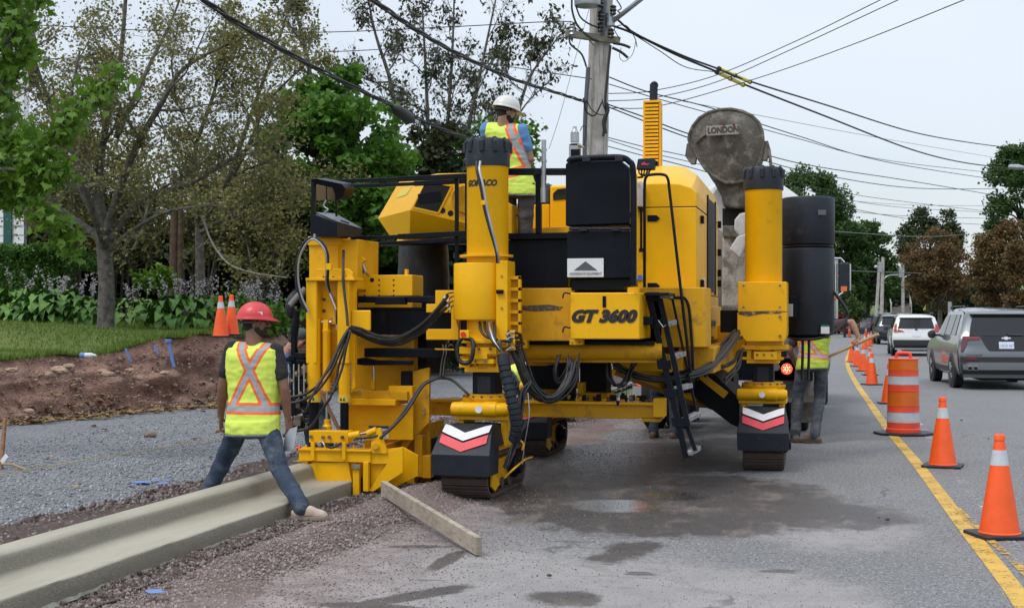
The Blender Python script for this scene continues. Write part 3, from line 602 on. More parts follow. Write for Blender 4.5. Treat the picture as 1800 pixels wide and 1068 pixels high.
def leg(cx, cy, r, ztop, zcap, yaw=0., box=None, chev=True, post=.11, full=True, tck=None, zring=(.83, .90)):
    tb = MB(); tb.lathe((cx, cy, 0), [(r, 1.30), (r, ztop - .01), (r * 1.03, ztop), (r * 1.03, ztop + .03), (r * .9, ztop + .032)], 40); L = tb.build('crawler_leg', YEL, MC, bev=.003)
    if full:
        cp = MB(); cp.lathe((cx, cy, 0), [(r * 1.07, ztop + .0), (r * 1.08, ztop + .12), (r * 1.03, zcap - .05), (r * .96, zcap - .012), (r * .85, zcap)], 40)
        cp.build('leg_cap', BLKP, L, bev=.004)
        for k in range(10):
            a = 2 * math.pi * k / 10 + .3; c = Vector((cx + r * 1.06 * math.cos(a), cy + r * 1.06 * math.sin(a), 0)); q = MB(); q.tube([c + Vector((0, 0, ztop + .13)), c + Vector((0, 0, zcap - .045)), Vector((cx + r * .88 * math.cos(a), cy + r * .88 * math.sin(a), zcap - .008))], .026, 8); q.build('cap_rib', BLKP, L)
    # lower mast: flanges, black square post, slew ring, worm gear
    q = MB(); q.lathe((cx, cy, 0), [(r * .98, 1.13), (r * .98, 1.3)], 32); q.build('hub', YELD, L, bev=.004)
    q = MB(); q.lathe((cx, cy, 0), [(r * 1.22, 1.245), (r * 1.22, 1.29)], 32); q.build('flange', YEL, L, bev=.004)
    for s in (-1, 1):
        q = MB(); q.box((cx - .17 * s - .05, cy - r * .95, 1.14), (cx - .17 * s + .05, cy - r * .6, 1.245)); q.build('lug', YEL, L, bev=.005)
    q = MB(); q.box((cx - .17, cy - .18, 1.10), (cx + .17, cy + .18, 1.15)); q.build('post_collar', YEL, L, bev=.006)
    q = MB(); q.box((cx - post, cy - .13, .86), (cx + post, cy + .13, 1.11)); q.build('mast_post', BLK, L, bev=.01)
    q = MB(); q.box((cx - post * .55, cy - .136, .91), (cx + post * .55, cy - .13, 1.06)); q.build('inspection_cover', BLKP, L, bev=.002)
    z0, z1 = zring
    q = MB(); q.lathe((cx, cy, 0), [(.225, z0), (.235, z0 + .015), (.235, z1 - .03), (.205, z1 - .028), (.205, z1)], 36); q.build('slew_ring', YELD, L, bev=.003)
    for k in range(16):
        a = 2 * math.pi * k / 16; q = MB(); q.cyl((cx + .219 * math.cos(a), cy + .219 * math.sin(a), z1 - .032), (cx + .219 * math.cos(a), cy + .219 * math.sin(a), z1 - .012), .011, 6); q.build('bolt', STEEL, L, smooth=0)
    yw = cy - .26; q = MB(); q.lathe((cx - .27, yw, z0 - .055), [(.035, -.0), (.058, .01), (.062, .05), (.062, .30), (.068, .31), (.068, .42), (.058, .43), (.058, .50), (.045, .53)], 20, (1, 0, 0)); q.box((cx - .24, yw + .02, z0 - .11), (cx + .22, cy + .1, z0 - .0)); q.build('worm_gear', YEL, L, bev=.004)
    q = MB(); q.box((cx - .25, cy - .24, z0 - .155), (cx + .25, cy + .22, z0 - .112)); q.box((cx - .22, cy - .20, .44), (cx - .17, cy + .2, z0 - .155)); q.box((cx + .17, cy - .20, .44), (cx + .22, cy + .2, z0 - .155)); q.build('yoke', YEL, L, bev=.008)
    q = MB(); q.cyl((cx + .0, yw - .064, z0 - .055), (cx, yw - .061, z0 - .055), .032, 24); q.build('round_sticker', mat('blue sticker', (.08, .22, .6), .4), L, smooth=0)
    q = MB(); q.lathe((cx, yw - .0635, z0 - .055), [(.027, 0), (.032, .0), (.032, .004), (.027, .004)], 24, (0, -1, 0)); q.build('sticker_rim', WHT, L)
    tx, ty = tck or (cx, cy); crawler(L, tx, ty, yaw=yaw, chev=chev)
    return L
legA = leg(-3.09, 12.05, .190, P(858, 291, 11.9).z, P(858, 241, 11.9).z, yaw=R(-1.5), tck=(-3.13, 12.12))
legB = leg(-.763, 14.95, .198, P(1342, 333, 14.8).z, P(1342, 292, 14.8).z, yaw=R(1), tck=(-.745, 14.97))
legC = leg(-3.35, 15.9, .19, 2.2, 2.3, full=False, tck=(-3.42, 15.8), chev=True)
# leg A upper parts
Y0 = 11.86
def sleeveA(q):
    q.lathe((-3.154, 12.03, 0), [(.235, P(850, 562, 11.8).z), (.242, P(850, 558, 11.8).z), (.242, P(850, 464, 11.8).z), (.236, P(850, 461, 11.8).z)], 44)
b1('leg_sleeve', YEL, sleeveA, .003, legA)
b1('sleeve_collar', YEL, lambda q: q.lathe((-3.10, 12.05, 0), [(.245, P(858, 450, 11.8).z), (.245, P(858, 446, 11.8).z)], 40), .002, legA)
pbx('sleeve_flange', YEL, 872, 458, 892, 610, 11.83, .3, .005, legA)
bolts([(882, 485), (882, 512), (882, 541)], 11.83, .010, legA)
pbx('latch_knob', BLK, 872, 509, 884, 516, 11.80, .03, .004, legA)
q = MB()
pl = [(893, 485), (915, 485), (915, 602), (893, 602)]
for k in range(6):
    y = 485 + k * 20; q.pb(893, y, 915, y + 6, 11.95, .05)
q.pb(893, 485, 897.5, 602, 11.95, .05); q.pb(910.5, 485, 915, 602, 11.95, .05); q.build('perforated_bracket', YEL, legA, bev=.002)
pbx('bracket_back', YELD, 895, 487, 913, 600, 12.0, .04, .002, legA)
# steel straps with bolts below the sleeve
for (x0, y0, x1, y1, Y, d) in [(806, 597, 905, 603, 11.78, .3), (800, 610, 872, 622, 11.8, .25), (812, 631, 868, 639, 11.8, .3), (826, 622, 856, 631, 11.78, .2)]:
    pbx('flange_plate', YEL, x0, y0, x1, y1, Y, d, .004, legA)
bolts([(836, 635), (853, 635), (842, 613), (862, 613)], 11.79, .012, legA)
# cables lying on tube A
for k, dx in enumerate((0, 5)):
    pts = [P(838 + dx * 1.2, 284, 11.74), P(838 + dx, 300, 11.68), P(845 + dx, 330, 11.655), P(852 + dx, 370, 11.655), P(860 + dx * .8, 400, 11.66), P(869 + dx * .5, 430, 11.68), P(873 + dx * .5, 448, 11.69), P(874 + dx * .5, 462, 11.72)]
    hose(pts, .0115, (RUB, SILV)[k], 'cable', legA)
b1('cable_clamp', YEL, lambda q: q.pb(845, 352, 853, 360, 11.64, .03), .002, legA)
LET = mat('black lettering', (.012, .012, .014), .45)
def curved_text(s, cx, cy, r, z, x0, width, h, par):
    o = text('lettering', s, (0, 0, 0), (1, 0, 0), (0, 0, 1), h, LET, par, shear=.28, bold=.004, width=width)
    for v in o.data.vertices:
        a = (x0 + v.co.x) / r; rr = r + .002 - (v.co.y * .5); v.co = Vector((cx + rr * math.sin(a), cy - rr * math.cos(a), z + v.co.z))
curved_text('GOMACO', -3.09, 12.05, .190, P(850, 326, 11.86).z, -.165, .30, .075, legA)
# leg B upper parts
Yb = 14.66
ppx('leg_bracket', YEL, [(1297, 495), (1383, 495), (1383, 548), (1297, 548)], Yb, .5, .008, legB)
ppx('leg_bracket', YEL, [(1296, 549), (1383, 549), (1383, 588), (1378, 600), (1312, 600), (1296, 585)], Yb - .02, .55, .008, legB)
bolts([(1307, 540), (1371, 540), (1307, 502), (1371, 590), (1371, 556), (1371, 502)], Yb - .03, .015, legB)
b1('paint_scrape', mat('scraped metal', (.08, .06, .045), .6, dirt=(.5, .3, .05), dscale=12, var=.2, dlo=.55, dhi=.6), lambda q: q.pp([(1298, 547), (1365, 546), (1382, 546.5), (1370, 551), (1340, 551), (1315, 556), (1298, 552)], Yb - .023, .002), 0, legB)
for (x0, y0, x1, y1, Y, d) in [(1303, 606, 1384, 614, 14.72, .4), (1312, 598, 1376, 606, 14.74, .4), (1325, 618, 1366, 632, 14.70, .3)]:
    pbx('flange_plate', YEL, x0, y0, x1, y1, Y, d, .005, legB)
bolts([(1331, 623), (1343, 623), (1357, 623)], 14.70, .012, legB)
for x in (1308, 1378): ppx('lug', DARK, [(x - 5, 617), (x + 5, 617), (x + 5, 627), (x - 5, 627)], 14.76, .1, .002, legB)
pbx('cross_beam', BLK, 1266, 545, 1300, 584, 14.9, .3, .006)
# ---------------- main frame, GT box, deck, cabinets
pbx('main_beam', YELD, 893, 506, 1010, 599, 12.35, .5, .01)
pbx('main_beam', YELD, 1120, 505, 1240, 610, 12.9, .6, .01)
b1('paint_scrape', MATS['scraped metal'], lambda q: q.pp([(918, 537), (965, 535), (990, 539), (984, 545), (940, 547), (918, 545)], 12.347, .002), 0)
b1('lower_tube', YELD, lambda q: q.cyl(P(905, 616, 12.6), P(1165, 616, 12.6), .085, 20), .0)
pbx('lower_beam', YELD, 905, 622, 1165, 637, 12.62, .3, .008)
pbx('shadow_gap', BLK, 920, 600, 1150, 606, 12.5, .25, .002)
pbx('mount_lug', YEL, 1001, 596, 1024, 606, 12.33, .1, .003); bolts([(1005, 601), (1019, 601)], 12.33, .009)
pbx('mount_lug', YEL, 914, 598, 926, 612, 12.33, .1, .003)
gt = pbx('tool_box', YEL, 1002, 514, 1124, 596, 12.15, .82, .012)
pbx('box_latch', BLK, 1059, 520, 1065, 540, 12.14, .02, .003, gt)
text('lettering', 'GT 3600', P(1005, 565, 12.147) , (1, 0, 0), (0, 0, 1), .145, LET, gt, shear=.30, bold=.010, width=.60)
for y in (516, 576): hose([P(1003, y, 12.12), P(992, y - 1, 12.11), P(989, y + 8, 12.1)], .007, BLK, 'box_catch', gt)
pbx('hinge_block', YEL, 1103, 505, 1122, 514, 12.2, .1, .004, gt)
# deck panel
deck = pbx('deck_panel', BLK, 892, 421, 998, 508, 12.55, .12, .006)
pbx('deck_ledge', BLK, 892, 409, 998, 420, 12.50, .18, .005)
b1('deck_floor', BLK, lambda q: q.box((-3.6, 12.6, 1.80), (-1.9, 14.9, 1.86)), .004)
b1('deck_floor', BLK, lambda q: q.box((-4.9, 13.0, P(700, 425, 13).z - .02), (-3.3, 13.35, P(700, 425, 13).z)), .004)
pbx('dark_filler_box', BLK, 925, 634, 1010, 684, 15.2, .3, .01); pbx('dark_filler_block', BLK, 1172, 655, 1216, 690, 14.6, .5, .02); pbx('dark_filler_plate', DARK, 1090, 636, 1170, 652, 14.2, .4, .01)  # black filler boxes added to darken the open space under the machine body
# dark machinery under the deck
b1('engine_bay', BLK, lambda q: q.box((-2.9, 12.9, 1.25), (-1.6, 15.8, 1.80)), .01)
b1('frame_rail', YELD, lambda q: q.box((-2.95, 13.0, 1.12), (-2.75, 16.6, 1.35)), .01)
b1('frame_rail', YELD, lambda q: q.box((-1.35, 13.3, 1.05), (-1.15, 16.8, 1.30)), .01)
b1('cross_beam', YELD, lambda q: q.box((-3.2, 15.9, 1.15), (-.6, 16.2, 1.5)), .01)
# cabinets
cab = ppx('control_cabinet', BLK, [(994, 288), (1000, 283), (1090, 281), (1107, 296), (1107, 393), (994, 397)], 12.25, .42, .012)
pbx('cabinet_gap', YEL, 1003, 396, 1107, 404, 12.45, .2, .003)
cab2 = ppx('control_cabinet', BLK, [(996, 409), (1000, 405), (1108, 405), (1108, 488), (1000, 490), (996, 487)], 12.25, .42, .010)
ppx('cabinet_foot', BLK, [(1004, 491), (1111, 489), (1112, 502), (1098, 503), (1090, 510), (1004, 510)], 12.32, .35, .006)
pbx('cabinet_side', YEL, 1108.5, 300, 1111, 488, 12.4, .35, .002)
for (x0, x1, y) in ((1000, 1108, 402), ): b1('cabinet_hinge', BLKP, lambda q: q.cyl(P(x0, y, 12.22), P(x1, y, 12.22), .014, 10), 0)
for x in (1025, 1082): pbx('hinge_block', BLKP, x - 7, 399, x + 7, 406, 12.2, .05, .004)
hoop = crom([P(1000, 286, 12.1), P(1003, 281, 12.1), P(1015, 279, 12.1), P(1060, 277, 12.1), P(1092, 277, 12.1), P(1106, 284, 12.1), P(1113, 300, 12.1), P(1114, 380, 12.1), P(1113, 502, 12.1)], 6)
b1('guard_hoop', BLK, lambda q: q.tube(hoop, .028, 10), 0, smooth=80)
for (x, y) in ((1030, 279), (1088, 278)): pbx('hoop_clamp', BLKP, x - 7, y - 4, x + 7, y + 5, 12.06, .08, .004)
for y in (372, 462): pbx('hoop_bracket', BLK, 1104, y, 1114, y + 9, 12.1, .1, .004)
sg = pbx('equipment_sign', WHT, 997, 454, 1061, 487, 12.235, .012, .004)
b1('sign_triangle', mat('grey print', (.09, .09, .095), .6), lambda q: q.pp([(1009, 475), (1029, 459), (1050, 475)], 12.231, .003), 0, sg)
text('sign_lettering', 'AGGREGATE EQUIPMENT', P(1000.5, 482.5, 12.232), (1, 0, 0), (0, 0, 1), .03, mat('grey letters', (.35, .35, .36), .6), sg, width=.30, bold=.001)
# ---------------- engine hood
def rows(rws): return rws
Yh = 13.55; XR = P(1224, 450, Yh).x; XL = P(1040, 450, Yh).x; YB = 16.1
zt = P(1180, 291, 14.1).z; z1_ = P(1180, 322, Yh).z; z2 = P(1180, 363, Yh).z; z3 = P(1180, 516, Yh).z; z4 = P(1180, 600, Yh).z
def hoodtop(q):
    xr = XR
    prof = [(Yh, z2 + .003), (Yh + .005, z1_), (Yh + .20, z1_ + .10), (Yh + .62, zt)]
    A = [(xr, Yh, z2), (xr, Yh, z1_ - .02), (xr - .14, Yh + .04, z1_ + .02), (xr - .22, Yh + .55, zt)]
    # rows of points from left to right along the shell
    def row(x, cut):
        return [(x, Yh, z2), (x, Yh, z1_ - cut * .08), (x, Yh + .16 + cut * .1, z1_ + .09 - cut * .12), (x, Yh + .55 + cut * .1, zt - cut * .16), (x, YB, zt - cut * .22), (x, YB + .05, z2)]
    rs_ = [row(XL, 0), row(xr - .30, 0), row(xr - .17, .12), row(xr - .05, .62), row(xr, 1.25)]
    vs = [v for r_ in rs_ for v in r_]; fs = []
    for i in range(len(rs_) - 1):
        for j in range(5): fs.append((i * 6 + j, (i + 1) * 6 + j, (i + 1) * 6 + j + 1, i * 6 + j + 1))
    fs += [(24, 29, 28, 27, 26, 25), (0, 1, 2, 3, 4, 5)]
    q.add(vs, fs)
hood = b1('engine_hood', YEL, hoodtop, .012, smooth=28)
b1('hood_door', YEL, lambda q: q.box((P(1131, 450, Yh).x, Yh, z3 + .004), (XR, Yh + .5, z2 - .008)), .012, hood)
b1('hood_body', YEL, lambda q: q.box((XL, Yh + .01, z3 + .004), (P(1130.3, 450, Yh).x, YB, z2 - .008)), .006, hood)
b1('hood_side_panel', YEL, lambda q: q.box((XR - .3, Yh + .51, z3 + .004), (XR, YB, z2 - .008)), .012, hood)
b1('hood_base', YEL, lambda q: q.box((XL, Yh - .01, z4 + .09), (XR + .004, YB, z3 - .004)), .01, hood)
b1('hood_base', YEL, lambda q: q.box((XR - .02, Yh + .30, z4 - .01), (XR + .014, YB + .3, z3 - .11)), .01, hood)
def side(q, y0, z0, y1, z1_, t=.006, dx=.004): q.box((XR + dx - .001, y0, z0), (XR + dx + t, y1, z1_))
b1('side_grille', mat('dark grille', (.03, .03, .032), .7, bump=.4, bscale=120), lambda q: side(q, 14.75, P(1245, 512, 14.9).z, 15.6, P(1245, 350, 14.9).z), .01, hood)
b1('grille_frame', BLK, lambda q: [side(q, 14.68, P(1245, 512, 14.9).z - .03, 14.74, P(1245, 350, 14.9).z + .03, .012), side(q, 15.61, P(1245, 512, 14.9).z - .03, 15.67, P(1245, 350, 14.9).z + .03, .012)], .003, hood)
for z in (P(1230, 392, 13.9).z, P(1230, 505, 13.9).z): b1('side_hinge', BLK, lambda q: side(q, 13.95, z, 14.05, z + .08, .03), .005, hood)
b1('small_sticker', WHT, lambda q: side(q, 14.15, P(1236, 514, 14.2).z, 14.42, P(1236, 488, 14.2).z, .002, .005), 0, hood)
b1('sticker_triangle', MATS['grey print'], lambda q: q.prism([(XR + .0075, 14.19, P(1236, 508, 14.2).z), (XR + .0075, 14.38, P(1236, 508, 14.2).z), (XR + .0075, 14.29, P(1236, 494, 14.2).z)], (.0015, 0, 0)), 0, hood)
for y in (395, 444, 480, 498):
    b1('rear_hinge', BLK, lambda q: q.box((XR + .003, YB - .06, P(1268, y, YB).z - .04), (XR + .04, YB + .0, P(1268, y, YB).z + .04)), .005, hood)
for (y0, y1) in ((378, 389), (497, 508)): # hood door handles: recessed black pulls
    ppx('door_handle', BLK, [(1138, y0), (1154, y0), (1160, (y0 + y1) / 2), (1154, y1), (1138, y1)], Yh - .012, .02, .004, hood)
b1('gas_strut', BLK, lambda q: [q.cyl(P(1127, 366, Yh - .03), P(1127, 442, Yh - .03), .012, 8), q.cyl(P(1127, 366, Yh - .03), P(1127, 372, Yh - .03), .022, 8), q.cyl(P(1127, 436, Yh - .03), P(1127, 443, Yh - .03), .022, 8)], 0, hood)
pbx('blue_sticker', mat('blue sticker'), 1119.5, 483, 1129, 492, Yh - .003, .004, 0, hood)
bolts([(1185, 549), (1185, 583), (1219, 542), (1219, 583)], Yh - .012, .008, hood, m=DARK)
# side lettering strips (red and yellow reflective tape with worn words)
ztp, zbt = P(1250, 562, 14.6).z, P(1250, 577, 14.6).z
dl = mat('decal dark yellow', (.33, .19, .03), .4); dr = mat('decal red', (.48, .03, .06), .4)
for k, (a, b_, m_) in enumerate(((13.92, 14.4, dl), (14.42, 14.95, dr), (14.97, 15.6, dl))):
    b1('warning_tape', m_, lambda q: q.box((XR + .0145, a, zbt), (XR + .0165, b_, ztp)), 0, hood)
text('tape_lettering', 'GOMACO', (XR + .0165, 13.94, zbt + .02), (0, 1, 0), (0, 0, 1), .085, LET, hood, shear=.2, width=.44)
text('tape_lettering', 'GT 3600', (XR + .0165, 15.0, zbt + .02), (0, 1, 0), (0, 0, 1), .085, LET, hood, shear=.2, width=.56)
b1('side_plate', SILV, lambda q: q.box((XR + .0145, 14.7, P(1255, 599, 14.9).z), (XR + .0175, 15.35, P(1255, 590, 14.9).z)), 0, hood)
text('side_plate_lettering', 'PERMANENT', (XR + .0178, 14.73, P(1255, 598, 14.9).z), (0, 1, 0), (0, 0, 1), .05, LET, hood, width=.56, bold=.004)
# fuel tank box below the hood
ftk = b1('rear_tank', YEL, lambda q: q.prism([P(1192, 612, 13.75), P(1243, 612, 13.75), P(1243, 652, 13.75), P(1199, 652, 13.75), P(1192, 646, 13.75)], (0, 1.1, 0)), .008)
pbx('tank_slot', DARK, 1214, 640, 1234, 646, 13.745, .01, .002, ftk)
b1('orange_reflector', mat('orange reflector', (.9, .18, .03), .3), lambda q: q.box((P(1243, 640, 13.75).x, 13.76, P(1243, 650, 13.75).z), (P(1243, 640, 13.75).x + .004, 13.9, P(1243, 640, 13.75).z)), 0, ftk)
pbx('valve_box', YEL, 1077, 620, 1200, 652, 13.3, .5, .01)
pbx('valve_slot', DARK, 1080, 642, 1092, 648, 13.295, .01, .002)
pbx('junction_box', YEL, 1069, 650, 1079, 661, 12.9, .1, .004)
# ---------------- exhaust with slotted guard
Ye = 14.9; ce = P(1147, 240, Ye); q = MB(); zt_, zb_ = P(1147, 178, Ye).z, P(1147, 292, Ye).z
w = .085
for sx in (-1, 1): q.box((ce.x + sx * w - .012, Ye - .05, zb_), (ce.x + sx * w + .012, Ye + .09, zt_))
q.box((ce.x - w, Ye + .07, zb_), (ce.x + w, Ye + .09, zt_)); q.box((ce.x - w, Ye - .07, zt_ - .025), (ce.x + w, Ye + .09, zt_))
exh = q.build('exhaust_guard', YEL, MC, bev=.004)
nsl = 17
for k in range(nsl):
    z = zb_ + (zt_ - .03 - zb_) * k / nsl; q = MB(); q.box((ce.x - w + .012, Ye - .07, z), (ce.x + w - .012, Ye - .055, z + .026)); q.box((ce.x + w, Ye - .04, z), (ce.x + w + .016, Ye + .06, z + .026)); q.build('slat', YEL, exh, bev=.002)
b1('exhaust_pipe', BLKP, lambda q: q.tube(crom([(ce.x + .01, Ye + .02, zb_ - .2), (ce.x + .01, Ye + .02, P(1147, 165, Ye).z), (ce.x + .015, Ye + .03, P(1147, 150, Ye).z), (ce.x + .015, Ye + .06, P(1147, 145, Ye).z)], 5), [.045] * 12 + [.040, .034, .028, .02], 14), 0, exh, smooth=80)
# control pendant on top, black with a red mark
pen = ppx('control_pendant', BLKP, [(1121, 279), (1148, 277), (1152, 281), (1150, 298), (1118, 298)], 13.2, .10, .01)
b1('red_mark', REDR, lambda q: q.pp([(1126, 288), (1133, 284), (1134, 287), (1143, 288), (1138, 290), (1128, 290)], 13.197, .002), 0, pen)
for k in range(5): hose([P(1123 + k * 5, 299, 13.25), P(1124 + k * 4, 305, 13.2), P(1132 + k * 2, 309, 13.3), P(1142, 300, 13.4)], .008, RUB, 'cable', pen)
pbx('pendant_bracket', BLK, 1146, 283, 1156, 291, 13.25, .1, .003, pen)
# things between cabinet and hood
pbx('radiator_cap_housing', YEL, 1100, 300, 1131, 330, 14.6, .5, .02)
b1('filler_rail', BLK, lambda q: q.bar(P(1107, 314, 13.4), P(1131, 311, 13.4), .02), .002)
b1('filter_bowl', mat('clear bowl', (.55, .5, .48), .2), lambda q: q.lathe(P(1122, 345, 13.5), [(.05, -.1), (.06, 0), (.06, .12), (.04, .15)], 14), 0)
# ---------------- ladder and grab rails
lad = MB(); Yl = 12.55
def edge(a, b, w, Y, q, d=.04): 
    A, B = P(*a, Y), P(*b, Y); q.prism([A + Vector((-w / 2, 0, 0)), A + Vector((w / 2, 0, 0)), B + Vector((w / 2, 0, 0)), B + Vector((-w / 2, 0, 0))], (0, d, 0))
edge((1139, 517), (1206, 804), .055, Yl, lad); ladder = lad.build('ladder', BLK, MC, bev=.004)
q = MB(); edge((1158, 517), (1209, 748), .05, Yl - .02, q); q.build('ladder_rail', BLK, ladder, bev=.004)
q = MB(); edge((1181, 522), (1227, 738), .022, Yl + .25, q, .03); q.build('ladder_rail', BLK, ladder, bev=.003)
q = MB(); edge((1206, 745), (1222, 792), .04, Yl + .02, q); q.build('ladder_rail', BLK, ladder, bev=.004)
for (x, y, w_) in ((1147, 520, 22), (1152, 568, 22), (1166, 640, 24), (1178, 690, 24), (1193, 741, 26)):
    ppx('ladder_plate', BLK, [(x - w_ / 2, y - 7), (x + w_ / 2, y - 7), (x + w_ / 2 + 2, y + 9), (x - w_ / 2 + 2, y + 9)], Yl - .01, .03, .003, ladder)
RUNG = mat('worn rung', (.32, .32, .33), .6, metal=.3, var=.4, vscale=30, dirt=(.08, .08, .08), dscale=14)
for (x0, y0, x1, y1) in ((1162, 573, 1184, 566), (1182, 627, 1200, 621), (1190, 683, 1212, 677), (1204, 738, 1226, 727), (1210, 796, 1226, 786)):
    q = MB(); a, b_ = P(x0, y0, Yl), P(x1, y1, Yl + .22); q.bar(a, b_, .075, .045); q.build('rung', RUNG, ladder, bev=.006)
b1('grab_rail', BLK, lambda q: q.tube(crom([P(1133, 516, 13.1), P(1133, 400, 13.1), P(1133, 330, 13.1), P(1136, 311, 13.1), P(1146, 307, 13.1), P(1166, 307, 13.1), P(1174, 315, 13.08), P(1178, 345, 13.05), P(1198, 520, 12.85), P(1214, 655, 12.8)], 6), .0145, 8), 0, smooth=80)
b1('grab_rail', BLK, lambda q: q.tube(crom([P(1176, 523, 12.9), P(1198, 523, 12.9), P(1206, 527, 12.9), P(1212, 550, 12.88), P(1218, 638, 12.85), P(1214, 648, 12.84), P(1190, 655, 12.8)], 6), .0135, 8), 0, smooth=80)
pbx('top_step', BLK, 1132, 514, 1176, 519, 12.3, .5, .003); pbx('top_bracket', BLK, 1128, 556, 1146, 571, 12.4, .3, .004)
for k, (y0, x0) in enumerate(((516, 1176),)): pbx('step_plate', RUNG, 1160, 516, 1178, 524, 12.5, .25, .004)
b1('hitch_pin', CHROME, lambda q: q.tube([P(1157, 563, 12.5), P(1166, 575, 12.48), P(1170, 571, 12.5)], .007, 8), 0)
# ---------------- walkway rails
def rail(a, b, Y, w=.05, par=MC, Yb_=None): b1('handrail', BLK, lambda q: q.bar(P(*a, Y), P(*b, Yb_ or Y), w), .004, par)
rail((550, 320), (703, 315), 12.3, .034); rail((700, 315), (826, 309), 12.3, .046)
rail((606, 328), (730, 323), 12.9, .034); rail((728, 323), (822, 318), 12.9, .046)
rail((592, 420), (702, 416), 12.3, .036); rail((700, 416), (826, 410), 12.3, .05)
rail((632, 429), (742, 425), 12.9, .034); rail((740, 425), (826, 419), 12.9, .046)
b1('handrail_post', BLK, lambda q: q.box(P(799, 560, 12.32), P(807, 312, 12.36)), .004)
b1('handrail_post', BLK, lambda q: q.box(P(817, 425, 12.9), P(823, 318, 12.94)), .004)
rail((892, 302), (998, 302), 12.4, .062); rail((900, 312), (960, 313), 13.6, .05)
b1('handrail_post', BLK, lambda q: q.box(P(941, 412, 12.5), P(953, 300, 12.56)), .004)
b1('handrail_post', BLK, lambda q: q.box(P(943, 412, 13.3), P(951, 312, 13.36)), .004)
b1('antenna_tube', SILV, lambda q: [q.cyl(P(956, 356, 12.35), P(956, 246, 12.35), .022, 14), q.cyl(P(956, 356, 12.35), P(956, 330, 12.35), .03, 14), q.cyl(P(956, 285, 12.35), P(956, 281, 12.35), .028, 14)], 0)
# engine parts behind the operator
pbx('rear_engine_box', YEL, 966, 325, 1000, 412, 14.4, .5, .03)
ppx('rear_window', mat('dark glass', (.02, .025, .025), .1), [(972, 340), (980, 332), (1000, 330), (1000, 350), (972, 352)], 14.39, .02, .004)
pbx('battery_box', mat('grey box', (.05, .06, .075), .4), 925, 322, 966, 358, 14.5, .4, .02)
pbx('rear_body', YEL, 925, 359, 966, 415, 14.5, .5, .01)
b1('prism_sensor', SILV, lambda q: [q.box(P(1000, 276, 13.6), P(1022, 256, 13.8)), q.prism([P(1000, 256, 13.6), P(1005, 250, 13.6), P(1017, 250, 13.6), P(1022, 256, 13.6)], (0, .2, 0)), q.lathe(P(1010.5, 250, 13.7), [(.045, 0), (.045, .10), (.03, .115), (.02, .14), (.02, .16)], 16)], .004)
pbx('sensor_face', BLK, 1003, 262, 1019, 277, 13.59, .03, .006)
# ---------------- conveyor head and rubber chute
Yc = 13.05; Yd = 14.0
A1, A2, A3, A4 = P(751, 314, Yc), P(721, 369, Yc), P(822, 393, Yc), P(822, 304, Yc)
B1, B2 = P(702, 318, Yd), P(664, 384, Yd); C1, C2 = P(686, 416, 13.8), P(720, 416, 13.25); D1 = P(815, 420, 13.2)
E1, E2, E3 = P(822, 304, 14.2), P(822, 393, 14.2), P(815, 420, 14.1)
W1, W2, W3, W4 = P(749, 318, Yc), P(795, 327, Yc), P(771, 375, Yc), P(727, 365, Yc)
TB = P(770, 306, Yc)
def conv(q):
    vs = [A1, A2, A3, A4, B1, B2, C1, C2, D1, E1, E2, E3, TB]
    q.add(vs, [(0, 1, 2, 3, 12), (1, 0, 4, 5), (1, 5, 6, 7), (1, 7, 8, 2), (0, 12, 3, 9, 4), (9, 10, 5, 4), (5, 10, 11, 6), (3, 2, 10, 9), (2, 8, 11, 10), (6, 11, 8, 7)])
ch = b1('conveyor_head', YEL, conv, .006)
b1('hatch_opening', DARK, lambda q: q.prism([W1 - Vector((0, .004, 0)), W2 - Vector((0, .004, 0)), W3 - Vector((0, .004, 0)), W4 - Vector((0, .004, 0))], (0, .003, 0)), 0, ch)
b1('hatch_frame', YEL, lambda q: [q.bar(a, b_, .02) for a, b_ in ((W1, W2), (W2, W3), (W3, W4))], .002, ch)
b1('conveyor_belt', BLK, lambda q: q.bar(P(735, 350, 13.045), P(775, 345, 13.045), .004, .10), 0, ch)
b1('decal', mat('pale decal', (.62, .52, .05), .5), lambda q: q.prism([B1.lerp(A1, .30).lerp(B2.lerp(A2, .30), .28) - Vector((0, .004, -.003)), B1.lerp(A1, .62).lerp(B2.lerp(A2, .62), .22) - Vector((0, .004, -.003)), B1.lerp(A1, .58).lerp(B2.lerp(A2, .58), .45) - Vector((0, .004, -.003)), B1.lerp(A1, .26).lerp(B2.lerp(A2, .26), .5) - Vector((0, .004, -.003))], (0, .001, 0)), 0, ch)
b1('conveyor_roller', YELD, lambda q: q.cyl(P(818, 350, 13.0), P(818, 350, 13.3), .14, 20), .01, ch)
holes([(792, 375), (778, 370)], Yc, .03, ch)
b1('conveyor_boom', YELD, lambda q: q.prism([P(815, 310, 13.1), P(900, 360, 13.1), P(900, 440, 13.1), P(815, 395, 13.1)], (0, .9, 0)), .01, ch)
b1('conveyor_boom', YELD, lambda q: q.bar((-3.0, 13.7, 2.35), (-1.6, 17.6, 1.0), .8, .35), .01, ch)
cr_ = P(737, 470, 13.6)
def chute(q):
    z0, z1c = P(737, 426, 13.6).z, P(737, 655, 13.6).z; prof = []
    for k in range(13):
        u = k / 12; prof.append((.255 + .02 * math.sin(u * 3) - .045 * max(0, u - .55) / .45 + (.006 if k % 2 else 0), z0 + (z1c - z0) * u - z0))
    q.lathe((cr_.x, 13.75, z0), prof, 32)
b1('rubber_chute', mat('chute rubber', (.018, .018, .020), .5, var=.4, vscale=5, dirt=(.07, .065, .06), dscale=4, streak=(1, 1, .3), bump=.5, bscale=12), chute, 0, smooth=60)
